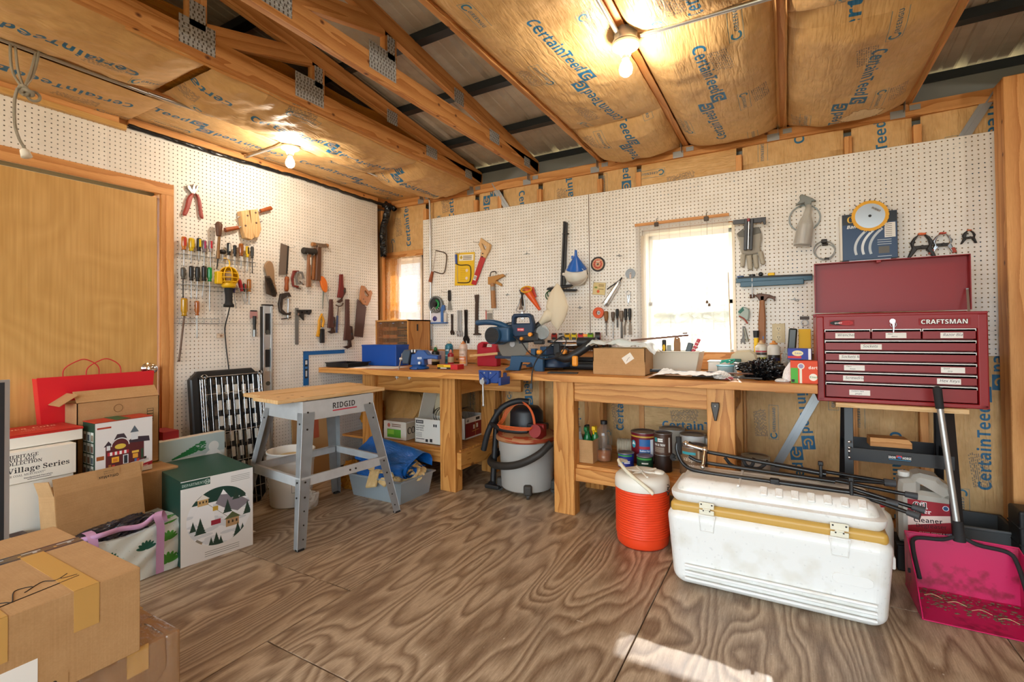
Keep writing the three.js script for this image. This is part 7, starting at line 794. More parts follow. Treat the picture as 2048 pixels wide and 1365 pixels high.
// ---------- hand tools on the left pegboard ----------
const mm = (a) => { const o = []; for (let k = 0; k < a.length; k += 2) o.push([a[k] / 1000, a[k + 1] / 1000]); return o; };
const LWT = (name, label, cat, z, y, group, off = 0.001) => thing(name, label, cat, [off, y, z], LW, group);
const BWT = (name, label, cat, x, y, group, off = 0.001) => thing(name, label, cat, [x, y, off], 0, group);
const mHandle = MS(0xffffff, 0.5, { map: rep(tBench, 3, 8), color: 0xc08a58 }), mWalnut = MS(0x5a3a28, 0.45), mWorn = MS(0x6e5a4e, 0.5, { metalness: 0.6 });
const hook = (o, x, y, l = 0.04, dx = 0) => part(o, 'peg_hook', tb([[x, y, 0], [x + dx * 0.4, y - 0.004, l * 0.5], [x + dx, y, l], [x + dx, y + 0.01, l + 0.002]], 0.0018, 16, false, 6), mGalv);
{
  let o = LWT('lineman_pliers', 'large pliers with spread red handles on the pegboard', 'pliers', 1.839, 2.067);
  part(o, 'jaw', ex(mm([-12, 20, -38, 45, -42, 67, -25, 73, -12, 47, -4, 86, 5, 88, 9, 52, 19, 84, 29, 83, 24, 56, 5, 22]), 0.014, 0.006, 0.002), MS(0x9a8f88, 0.4, { metalness: 0.7 })); part(o, 'pivot', cy(0.007, 0.007, 0.02, -0.002, 0.033, 0.013, PI / 2), mSteel);
  part(o, 'grip', ex(mm([-12, 24, -38, -14, -50, -71, -65, -123, -46, -128, -25, -74, -8, -7, 2, 19]), 0.02, 0.003, 0.005, [], true), MS(0x9c3a30, 0.45)); part(o, 'grip', ex(mm([5, 28, 22, 0, 31, -53, 39, -116, 59, -128, 52, -76, 45, -22, 31, 16]), 0.02, 0.003, 0.005, [], true), MS(0x9c3a30, 0.45)); hook(o, -0.002, 0.02);
  o = LWT('handscrew_clamp', 'wooden handscrew clamp hanging above the screwdrivers', 'clamp', 1.467, 1.957);
  part(o, 'jaw', uvb(ex(mm([-80, 76, -20, 99, 21, -95, 1, -113, -46, -106, -61, -59]), 0.045, 0.004, 0.003), 1, 1), mPale); part(o, 'jaw', uvb(ex(mm([-9, 101, 48, 118, 75, -25, 53, -85, 27, -94, 6, -47]), 0.045, 0.004, 0.003), 1, 1), mPale);
  part(o, 'screw_rod', pole([-0.09, -0.041, 0.026], [0.095, 0.042, 0.026], 0.0045), mSteel); part(o, 'screw_rod', pole([-0.09, 0.033, 0.026], [0.085, 0.116, 0.026], 0.0045), mSteel);
  part(o, 'handle', pole([-0.176, -0.072, 0.026], [-0.086, -0.039, 0.026], 0.016, 0.013), mHandle); part(o, 'handle', pole([0.08, 0.113, 0.026], [0.165, 0.154, 0.026], 0.013, 0.016), mHandle); for (const [x, y] of [[-0.045, -0.02], [-0.03, 0.055], [0.035, 0.015], [0.03, 0.088]]) part(o, 'pivot_nut', cy(0.007, 0.007, 0.05, x, y, 0.026, PI / 2), mWorn);
  // wire racks
  const rack = (label, z, y, w, down) => { const r = LWT('wire_rack', label, 'wire rack', z, y, undefined, 0.0); for (const [v, q] of [[0, 0.045], [0, 0.012], [-down, 0.03]]) part(r, 'rail', pole([0, v, q], [w, v, q], 0.0018, 0.0018, 6), mGalv); const n = Math.max(3, Math.round(w / 0.05)); for (let k = 0; k <= n; k++) part(r, 'wire', tb([[w * k / n, 0.0, 0.0], [w * k / n, 0.0, 0.045], [w * k / n, -down, 0.045], [w * k / n, -down, 0.028]], 0.0016, 10, false, 5, 0), mGalv); return r; };
  rack('wire screwdriver rack with the most handles', 1.937, 1.684, 0.502, 0.03); rack('wire screwdriver rack behind the yellow work light', 1.938, 1.49, 0.476, 0.03); rack('short wire rack holding the two longest drivers', 1.938, 1.272, 0.246, 0.035);
  const sd = (label, u, top, hl, r, sl, c, o2 = {}) => {   // u to the right from z = 1.662, top = height of the handle's top
    const t = LWT('screwdriver', label, 'screwdriver', 1.662 - u, top, 'screwdrivers in the wire racks', 0.034), m = o2.clear ? MP(c, 0.15, { transmission: 0.25, thickness: 0, clearcoat: 0.5 }) : MS(c, 0.3);
    const pr = [[0, 0], [r * 0.7, -0.001], [r * 0.95, -0.006], [r, -0.012], [r, -hl * 0.72], [r * 0.75, -hl * 0.82], [r * 0.72, -hl * 0.9], [r * 0.95, -hl], [0, -hl]]; part(t, 'handle', lt(pr.reverse(), 14), m);
    if (o2.stripe) part(t, 'handle_inlay', [bx(r * 0.8, hl * 0.62, r * 0.5, 0, -hl * 0.4, r * 0.82, 0.002), bx(r * 0.5, hl * 0.62, r * 0.8, r * 0.82, -hl * 0.4, 0, 0.002)], MS(o2.stripe, 0.35));
    part(t, 'shaft', [pole([0, -hl, 0], [(o2.dx ?? 0), -hl - sl, (o2.dz ?? 0)], o2.sr ?? 0.0032), bx((o2.sr ?? 0.0032) * 2.6, 0.012, 0.0015, (o2.dx ?? 0), -hl - sl - 0.004, (o2.dz ?? 0))], o2.sm ?? mSteel); if (o2.lean) t.rotation.z = o2.lean; return t;
  };
  sd('orange screwdriver with a red inlay', -0.245, 1.796, 0.085, 0.015, 0.10, 0xd9822a, { stripe: 0xb82a20, clear: 1 }); sd('clear yellow fat screwdriver beside the orange and red one', -0.201, 1.794, 0.085, 0.017, 0.07, 0xe2c412, { clear: 1, stripe: 0xd8b60e }); sd('black screwdriver with yellow stripes', -0.154, 1.801, 0.085, 0.014, 0.06, 0x1c1a16, { stripe: 0xd8c01c }); sd('grey screwdriver with a purple stripe', -0.122, 1.793, 0.08, 0.013, 0.13, 0x8e8790, { stripe: 0xa02458, clear: 1 }); sd('clear screwdriver with a red stripe', -0.081, 1.799, 0.08, 0.013, 0.12, 0xb0a4a4, { stripe: 0xb81c30, clear: 1 }); sd('black screwdriver with a white stripe', 0.041, 1.800, 0.085, 0.013, 0.03, 0x1a1a1a, { stripe: 0xd8d8d4 }); sd('small plain black screwdriver next to the white-striped one', 0.083, 1.791, 0.08, 0.011, 0.07, 0x1c1c1e); sd('amber wooden-looking fat screwdriver', 0.127, 1.808, 0.09, 0.016, 0.08, 0xa05a1c, { clear: 1 }); sd('bright yellow screwdriver with black stripes', 0.173, 1.795, 0.078, 0.012, 0.09, 0xe0bd10, { stripe: 0x2a2412 }); sd('dark grey screwdriver at the rack end', 0.209, 1.80, 0.085, 0.011, 0.10, 0x3b3b38, { sm: mDarkSteel });
  sd('worn grey screwdriver with a long dark shaft', -0.25, 1.598, 0.075, 0.014, 0.11, 0x4c4a46, { sm: mDarkSteel }); sd('long black screwdriver in the second rack', -0.201, 1.613, 0.095, 0.014, 0.11, 0x161618); sd('glossy black screwdriver beside the long black one', -0.163, 1.612, 0.095, 0.014, 0.11, 0x141416, { dx: -0.006 }); sd('black screwdriver with a wide offset handle', -0.122, 1.622, 0.10, 0.015, 0.10, 0x1b1a1a, { dx: -0.012 }); sd('clear green screwdriver with a long bright shaft', -0.087, 1.616, 0.095, 0.015, 0.19, 0x12a04e, { clear: 1 }); sd('small purple screwdriver behind the work light', 0.076, 1.527, 0.07, 0.009, 0.10, 0x3d3470, { dx: 0.014 }); sd('tilted red screwdriver beside the work light', 0.112, 1.553, 0.085, 0.013, 0.085, 0xa81a28, { lean: 0.25 }); sd('small dark green screwdriver beside the red one', 0.149, 1.528, 0.06, 0.011, 0.06, 0x1f2f22, { lean: 0.12, stripe: 0xa82a20 }); sd('amber fat screwdriver at the end of the second rack', 0.185, 1.561, 0.09, 0.015, 0.085, 0xb9751c, { clear: 1 });
  sd('big yellow screwdriver with a very long rusty blade', -0.243, 1.402, 0.115, 0.019, 0.28, 0xc99a16, { clear: 1, sr: 0.006, sm: mWorn, dx: -0.028, dz: -0.005 }); sd('orange clear screwdriver in the short rack', -0.166, 1.388, 0.095, 0.014, 0.14, 0xb8682a, { clear: 1 });
  o = LWT('ratchet_head', 'short black ratchet handle lying in the wire rack', 'ratchet', 1.664, 1.731, undefined, 0.034); part(o, 'handle', sp(0.024, 0, 0, 0, 1, 0.72, 0.9), mBlack); part(o, 'shaft', cy(0.006, 0.006, 0.05, 0, -0.035, 0), mSteel);
  o = LWT('spiral_screwdriver', 'old push screwdriver with a walnut handle and brass barrel', 'screwdriver', 1.698, 1.80, undefined, 0.05); part(o, 'handle', lt([[0, 0.128], [0.014, 0.126], [0.023, 0.11], [0.02, 0.07], [0.016, 0.035], [0.012, 0.03], [0, 0.03]].reverse(), 20), mWalnut); part(o, 'barrel', [pole([0.003, 0.03, 0], [-0.004, -0.07, 0], 0.009), pole([-0.004, -0.07, 0], [-0.005, -0.122, 0], 0.011)], MS(0x8c6a45, 0.4, { metalness: 0.6 })); part(o, 'bit', pole([-0.005, -0.122, 0], [-0.011, -0.195, -0.005], 0.005, 0.003), mDarkSteel);
  // work light
  o = LWT('work_light', 'yellow caged trouble light hanging on the screwdriver rack', 'work light', 1.638, 1.418, undefined, 0.062); const mY = MS(0xe9b90c, 0.4);
  for (let k = 0; k < 8; k++) { const a = k * PI / 4 + 0.2, p = []; for (let i = 0; i <= 10; i++) { const t = i / 10 * PI * 0.86, R = 0.062; p.push([R * Math.sin(t) * Math.cos(a), 0.145 + R * 1.05 * Math.cos(t), R * Math.sin(t) * Math.sin(a)]); } part(o, 'cage_rib', tb(p, 0.0032, 24, false, 6), mY); }
  for (const [y, R] of [[0.165, 0.057], [0.135, 0.062], [0.108, 0.052]]) part(o, 'cage_ring', to(R, 0.003, 0, y, 0, PI / 2), mY); part(o, 'shade', mv(ni(new THREE.SphereGeometry(0.064, 20, 14, 0, PI, 0.2, 2.2)), 0, 0.145, 0, 0, PI, 0), MS(0xd9a90a, 0.35, { side: THREE.DoubleSide })); part(o, 'bulb', lt([[0, 0.185], [0.015, 0.18], [0.026, 0.16], [0.024, 0.135], [0.013, 0.11], [0, 0.108]].reverse(), 18), MP(0xd9c8b0, 0.15, { transmission: 0.6, thickness: 0 }), 'unlit clear bulb'); part(o, 'collar', lt([[0.042, 0.098], [0.046, 0.08], [0.034, 0.066], [0, 0.066]].reverse(), 20), mY); part(o, 'outlet_block', bx(0.04, 0.085, 0.04, -0.068, 0.13, 0.0, 0.008), mY); part(o, 'hanger_hook', tb([[0.0, 0.205, 0], [0.012, 0.235, -0.01], [0.008, 0.262, -0.02], [-0.016, 0.27, -0.028], [-0.028, 0.258, -0.03]], 0.0042, 24), mY);
  part(o, 'handle', lt([[0.026, 0.07], [0.027, 0.05], [0.023, 0.02], [0.022, -0.02], [0.024, -0.04], [0.032, -0.046], [0.033, -0.064], [0, -0.066]].reverse(), 20), mRubber); part(o, 'cord', [tb([[0.006, -0.064, 0], [0.005, -0.12, -0.02], [0.003, -0.2, -0.05], [0.004, -0.26, -0.05], [0.01, -0.36, -0.045], [0.018, -0.5, -0.03], [0.024, -0.62, -0.02]], 0.004, 60)], mBlack);
  o = LWT('wall_receptacle', 'small beige receptacle plate set in the pegboard', 'outlet', 1.663, 1.158); part(o, 'plate', bx(0.05, 0.03, 0.006, 0, 0, 0.003, 0.002), MS(0xd9c8b4, 0.5)); part(o, 'socket', cy(0.008, 0.008, 0.003, 0.004, 0, 0.007, PI / 2), MS(0x9a7a62, 0.5));
  // brush, saws, clamps, hammers
  o = LWT('wire_brush', 'wooden wire brush with dark bristles', 'brush', 1.308, 1.565); part(o, 'handle', uvb(ex(mm([-45, 105, -20, 144, 14, 138, 31, 82, 36, -2, 53, -95, 8, -108, -9, -37, -31, 55]), 0.018, 0.012, 0.004, [], true), 1, 1), MS(0x9a7b5c, 0.6)); const br = []; for (let i = 0; i < 5; i++) for (let j = 0; j < 14; j++) { const y = 0.02 - j * 0.0095, x = -0.04 + i * 0.010 + j * 0.0042; br.push(pole([x, y, 0.03], [x - 0.014 + rr(-0.004, 0.004), y - 0.003, 0.055], 0.0034, 0.002, 5)); } const bs = part(o, 'bristles', br, MS(0x3b312a, 0.7)); bs.userData.kind = 'stuff'; part(o, 'bristle_block', ex(mm([-48, 30, -12, 34, 44, -102, 15, -114, -38, -100]), 0.012, 0.026, 0.002), MS(0x4a3c30, 0.7)); part(o, 'scraper_tip', bx(0.03, 0.012, 0.006, 0.035, -0.112, 0.02, 0.002), mWorn);
  o = LWT('back_saw', 'small steel back saw with a turned wooden handle', 'saw', 1.183, 1.679); part(o, 'blade', ex(mm([-30, 184, 35, 172, 17, -52, -48, -60]), 0.0015, 0.012, 0), MS(0x8a7c72, 0.4, { metalness: 0.7 })); part(o, 'spine', bar([0.034, 0.172, 0.013], [0.019, -0.05, 0.013], 0.012, 0.008), mDarkSteel); part(o, 'tang', pole([0.018, -0.05, 0.013], [0.017, -0.08, 0.018], 0.004), mWorn); part(o, 'handle', lt([[0, 0], [0.012, 0.002], [0.017, 0.02], [0.014, 0.06], [0.018, 0.095], [0.013, 0.115], [0, 0.116]], 18).rotateZ(-0.05).translate(0.012, -0.186, 0.02), mHandle); hook(o, 0.03, 0.165, 0.04, 0.04);
  o = LWT('small_c_clamps', 'bundle of small red and steel clamps on one peg', 'clamp', 1.077, 1.601); part(o, 'red_frame', ex(mm([-47, 0, -30, 62, 20, 68, 24, 52, -12, 48, -28, 0, -20, -52, 20, -56, 18, -72, -34, -62]), 0.014, 0.004, 0.003), MS(0x7d2a22, 0.45)); part(o, 'steel_frame', ex(mm([-20, 5, -5, 58, 44, 60, 62, 8, 50, 4, 36, 42, 8, 42, -2, 4, 8, -32, 40, -24, 44, -40, -4, -48]), 0.012, 0.02, 0.002), MS(0x8a8684, 0.35, { metalness: 0.8 })); part(o, 'screw', [pole([0.02, -0.02, 0.026], [0.055, -0.045, 0.026], 0.005), pole([0.0, -0.072, 0.012], [0.04, -0.078, 0.012], 0.004)], mWorn); hook(o, 0.0, 0.05, 0.045);
  o = LWT('c_clamp', 'large dark iron C clamp', 'clamp', 1.177, 1.374); part(o, 'frame', ex(mm([-60, 23, -43, 99, 29, 114, 47, 82, 4, 75, -25, 57, -31, -18, 4, -49, 46, -37, 40, -64, -20, -60, -52, -36]), 0.024, 0.004, 0.004), MS(0x443c38, 0.5, { metalness: 0.6 })); part(o, 'screw', [pole([0.026, 0.062, 0.016], [0.022, -0.092, 0.016], 0.0065), cy(0.011, 0.011, 0.008, 0.026, 0.06, 0.016)], mSteel); part(o, 'handle', pole([-0.037, -0.095, 0.018], [0.048, -0.08, 0.018], 0.0035), mDarkSteel); hook(o, 0, 0.074, 0.04);
  o = LWT('rubber_mallet', 'black rubber mallet with a brown handle', 'mallet', 0.973, 1.752); part(o, 'head', mv(lt([[0, -0.062], [0.022, -0.062], [0.026, -0.054], [0.027, 0.054], [0.022, 0.062], [0, 0.062]], 22), 0.003, 0.08, 0.03, 0, 0, PI / 2 + 0.05), MS(0x2b2825, 0.75)); part(o, 'handle', uvb(ex(mm([-15, 60, 14, 60, 12, -60, 14, -207, -25, -212, -20, -60]), 0.02, 0.02, 0.005), 1, 1), MS(0x8a5a38, 0.5)); part(o, 'label', bx(0.008, 0.06, 0.001, 0.006, 0.0, 0.0405), mWhite); hook(o, -0.03, 0.05, 0.05); hook(o, 0.03, 0.05, 0.05);
  o = LWT('brick_hammer', 'hammer with a brass-faced head and dark handle', 'hammer', 0.877, 1.818); part(o, 'head', [mv(cy(0.014, 0.015, 0.13, 0, 0, 0, 0, 0, PI / 2), 0.01, 0.08, 0.03, 0, 0, 0.06), bx(0.04, 0.03, 0.03, 0.0, 0.072, 0.03, 0.005)], MS(0x8a7868, 0.4, { metalness: 0.6 })); part(o, 'face', [cy(0.017, 0.017, 0.025, -0.055, 0.076, 0.03, 0, 0, PI / 2), cy(0.016, 0.016, 0.02, 0.076, 0.086, 0.03, 0, 0, PI / 2)], MS(0x9a6a3e, 0.5)); part(o, 'handle', uvb(ex(mm([-22, 62, 20, 66, 18, -60, 12, -214, -40, -218, -30, -60]), 0.022, 0.018, 0.006), 1, 1), MS(0x5f3d28, 0.5)); part(o, 'second_handle', uvb(ex(mm([-40, 50, -22, 54, -34, -214, -58, -210]), 0.02, 0.003, 0.005), 1, 1), MS(0x9a6030, 0.5));
  o = LWT('jab_saw', 'orange-handled folding saw with a narrow blade', 'saw', 0.821, 1.528); part(o, 'handle', ex(mm([-44, 105, -9, 110, 25, 64, 25, -6, -3, -14, -33, 36]), 0.02, 0.012, 0.005, [], true), MS(0xe8761a, 0.4)); part(o, 'blade', ex(mm([-14, -10, 2, -10, -14, -160, -20, -160]), 0.0015, 0.02, 0), MS(0x8f9a94, 0.35, { metalness: 0.7 })); part(o, 'wire_hook', [pole([0.011, -0.007, 0.02], [0.056, -0.116, 0.01], 0.002), tb([[0.02, -0.01, 0.02], [0.05, 0.0, 0.03], [0.055, 0.018, 0.03], [0.035, 0.005, 0.03]], 0.0018)], mGalv);
  const pw = (label, z, y, hand, jaw, nut, c) => { const q = LWT('pipe_wrench', label, 'pipe wrench', z, y, 'pipe wrenches on the pegboard'); part(q, 'handle', ex(mm(hand), 0.018, 0.006, 0.003), MS(c, 0.55, { metalness: 0.35 })); part(q, 'hook_jaw', ex(mm(jaw), 0.016, 0.008, 0.002), MS(0x4b332a, 0.5, { metalness: 0.5 })); part(q, 'adjusting_nut', cy(0.012, 0.012, 0.018, nut[0] / 1000, nut[1] / 1000, 0.018, 0, 0, 0, 14), mDarkSteel); return q; };
  pw('small red pipe wrench', 0.641, 1.526, [-12, 151, 20, 154, 22, 69, 30, 20, 24, -30, 6, -53, -39, -50, -23, 29], [28, 40, 50, 35, 49, -2, 30, -30, 12, -62, 14, -83, -24, -97, -46, -86, -16, -70, 4, -58], [32, 12], 0x7a2620); pw('medium rusty pipe wrench beside the blue-handled puller', 0.742, 1.262, [-19, 192, 10, 193, 14, 51, 22, 0, 16, -50, -41, -50, -29, 50], [14, 48, 34, 40, 34, -32, 24, -50, 34, -91, -6, -97, -44, -79, -6, -73, 2, -52, 16, -40], [22, 0], 0x5d3830); pw('longest rusty pipe wrench beside the hand saw', 0.560, 1.169, [-29, 295, 6, 296, 9, 63, 26, 0, 18, -66, -54, -65, -38, 62], [14, 62, 40, 57, 48, -24, 55, -55, 24, -67, 31, -123, -16, -139, -62, -122, -8, -111, -4, -70, 22, -50], [30, -10], 0x5a3830);
  o = LWT('nail_puller', 'thin steel puller with a blue handle between pipe wrenches', 'puller', 0.666, 1.348); part(o, 'claw', tb([[-0.029, 0.062, 0.012], [0.0, 0.052, 0.02], [0.03, 0.058, 0.016], [0.051, 0.08, 0.012]], 0.0055), mWorn); part(o, 'shank', pole([-0.002, 0.05, 0.014], [-0.012, -0.03, 0.014], 0.005), mWorn); part(o, 'grip', pole([-0.012, -0.03, 0.014], [-0.023, -0.177, 0.014], 0.0085), MS(0x33406a, 0.5));
  o = LWT('hand_saw', 'brown hand saw with a wooden handle by the corner', 'saw', 0.370, 1.471); part(o, 'blade', ex(mm([-85, 5, 23, -66, -21, -345, -124, -333]), 0.0016, 0.012, 0), MS(0x5b4540, 0.45, { metalness: 0.5 })); part(o, 'handle', uvb(ex(mm([-35, 128, -1, 125, 50, 77, 76, 92, 93, 73, 66, -6, 32, -53, -27, -43, -60, 0, -51, 64]), 0.02, 0.003, 0.004, [mm([-18, 79, 7, 93, 55, 45, 32, 18, -10, 47])]), 1, 1), MS(0xb5784a, 0.5)); part(o, 'handle_screw', [[0, -0.02], [-0.02, 0.005]].map(([x, y]) => cy(0.005, 0.005, 0.003, x, y, 0.024, PI / 2)), mWorn);
  o = LWT('spirit_level', 'long aluminium spirit level standing upright', 'level', 1.324, 0.82, undefined, 0.012); part(o, 'beam', [bx(0.016, 1.12, 0.022, -0.031, 0.0, 0, 0.002), bx(0.016, 1.12, 0.022, 0.031, 0.0, 0, 0.002), bx(0.05, 0.06, 0.01, 0, 0.53, 0), bx(0.05, 0.10, 0.01, 0, 0.29, 0), bx(0.05, 0.14, 0.01, 0, 0.0, 0), bx(0.05, 0.1, 0.01, 0, -0.3, 0)], MS(0xc9cdd0, 0.3, { metalness: 0.7 })); part(o, 'vial', [cy(0.016, 0.016, 0.012, 0, 0.36, 0.004, PI / 2), cy(0.016, 0.016, 0.012, 0, -0.02, 0.006, PI / 2)], MS(0x4a4a44, 0.3)); part(o, 'end_cap', [bx(0.08, 0.012, 0.026, 0, 0.562, 0, 0.002), bx(0.012, 1.1, 0.02, -0.044, 0, -0.001, 0.002)], MS(0x2d2c2b, 0.5)); part(o, 'window', [bx(0.044, 0.14, 0.004, 0, 0.43, -0.004), bx(0.044, 0.13, 0.004, 0, 0.165, -0.004)], mBlack);
  o = LWT('socket_adapter', 'carded socket adapter with a red and white tag', 'socket', 1.430, 1.273); part(o, 'card', [bx(0.056, 0.05, 0.004, 0.0, 0.035, 0.012, 0.001)], MS(0xb98a8a, 0.5)); part(o, 'card_top', bx(0.05, 0.01, 0.006, 0.0, 0.062, 0.012, 0.002), mBlack); part(o, 'adapter', [cy(0.012, 0.012, 0.06, 0.002, -0.005, 0.02), cy(0.01, 0.01, 0.05, 0.002, -0.06, 0.02)], mBlack); part(o, 'socket', cy(0.013, 0.013, 0.05, 0.002, -0.10, 0.02), MS(0x8f9496, 0.3, { metalness: 0.7 }));
  o = LWT('combination_square', 'steel combination square with a dark cast head', 'square', 1.026, 1.291); part(o, 'rule', ex(mm([-62, 80, -30, 81, -32, -211, -63, -210]), 0.003, 0.008, 0), MS(0x8c8d8c, 0.35, { metalness: 0.8 })); part(o, 'head', ex(mm([-50, 64, 86, 71, 86, 51, 66, 28, 40, 34, 14, 33, 13, -18, -37, 31]), 0.016, 0.003, 0.002, [mm([30, 58, 44, 60, 50, 48, 36, 44]), mm([-20, 52, 0, 56, 4, 40, -14, 36])]), mDarkSteel); part(o, 'lock_knob', cy(0.007, 0.007, 0.02, -0.04, 0.03, 0.02), mWorn);
  o = LWT('tin_snips', 'yellow-handled snips hanging by their grips', 'snips', 0.851, 1.199); part(o, 'grip', ex(mm([13, 135, 41, 71, 26, 19, 10, 20, 22, 70, 8, 110]), 0.014, 0.006, 0.003), MS(0xd99a16, 0.4)); part(o, 'grip', ex(mm([8, 132, -22, 76, -29, -4, -43, -56, -16, -62, 0, 10, -4, 70, 12, 112]), 0.014, 0.004, 0.003), MS(0xd99a16, 0.4)); part(o, 'blade', ex(mm([-6, 30, 20, 24, 10, 0, -2, 6]), 0.008, 0.008, 0.001), mWorn); hook(o, 0.01, 0.115, 0.03);
  o = LWT('sheathed_chisel', 'short tool with a flat black handle under the snips', 'chisel', 0.842, 1.155); part(o, 'handle', bx(0.04, 0.115, 0.018, 0, -0.01, 0.02, 0.004), mBlack); part(o, 'cap', bx(0.03, 0.015, 0.014, 0, 0.055, 0.02, 0.004), mSteel);
  o = LWT('framing_square', 'blue steel framing square on the lower pegboard', 'square', 0.851, 0.922); part(o, 'blade', [bx(0.416, 0.031, 0.0025, 0.048, 0.086, 0.004, 0.0005), bx(0.05, 0.275, 0.0025, -0.135, -0.035, 0.004, 0.0005)], MS(0x1763a8, 0.35)); part(o, 'scale_print', sheet(0.41, 0.026, 0.048, 0.086, 0.0056), printMat(512, 32, (g, w, h) => { g.fillStyle = '#1763a8'; g.fillRect(0, 0, w, h); g.fillStyle = '#0e3f74'; for (let k = 0; k < 96; k++) g.fillRect(k * 5.33, 0, 1.5, k % 4 ? 9 : 16); })); part(o, 'sticker', sheet(0.03, 0.15, -0.133, -0.04, 0.0056), printMat(32, 160, (g, w, h) => { g.fillStyle = '#20242c'; g.fillRect(0, 0, w, h); g.fillStyle = '#d9dde4'; g.fillRect(6, 8, 20, 34); g.fillStyle = '#3a7ac0'; g.fillRect(4, 60, 24, 20); g.fillStyle = '#c9ced6'; g.fillRect(8, 96, 16, 50); }));
  // hanging rope and its knot at the near end of the ceiling
  const rp = thing('knotted_rope', 'white cotton rope tied around the conduit with a frayed end', 'rope', [0.50, 0, 2.78]); const mR = MS(0xd9cfb8, 0.85, { bumpMap: rep(tex(32, 32, (u, v) => { const q = 255 * Math.abs(((u + v * 3) * 2) % 1 - 0.5) * 2; return [q, q, q]; }, false), 4, 60), bumpScale: 0.002 });
  part(rp, 'loop', tb([[0.0, 2.24, 0.0], [-0.025, 2.32, 0.03], [-0.03, 2.43, 0.035], [-0.03, 2.455, 0.03], [-0.03, 2.43, 0.02], [-0.015, 2.33, 0.015], [0.0, 2.25, 0.0]], 0.0055, 60), mR); part(rp, 'loop', tb([[0.0, 2.25, 0.0], [-0.01, 2.32, -0.03], [-0.02, 2.41, -0.05], [-0.028, 2.455, -0.055], [-0.028, 2.43, -0.045], [-0.01, 2.34, -0.025], [0.01, 2.25, 0.0]], 0.0055, 60), mR); part(rp, 'knot', [to(0.018, 0.008, 0, 2.24, 0, 0.5, 0.4, 0), to(0.016, 0.008, 0.01, 2.232, -0.01, 1.3, 0.2, 0), to(0.02, 0.006, 0.005, 2.225, -0.03, 0.2, 1.2, 0)], mR); part(rp, 'tail', tb([[0.0, 2.24, 0.02], [0.005, 2.18, 0.03], [0.01, 2.08, 0.03], [0.02, 2.02, 0.02], [0.035, 1.975, 0.005]], 0.006, 40), mR); part(rp, 'frayed_end', mv(lt([[0, 0], [0.02, 0.002], [0.016, 0.03], [0.006, 0.04], [0, 0.04]], 10), 0.04, 1.94, 0.0, 0.2, 0, 0.3), MS(0xe6dfcf, 0.95));
}
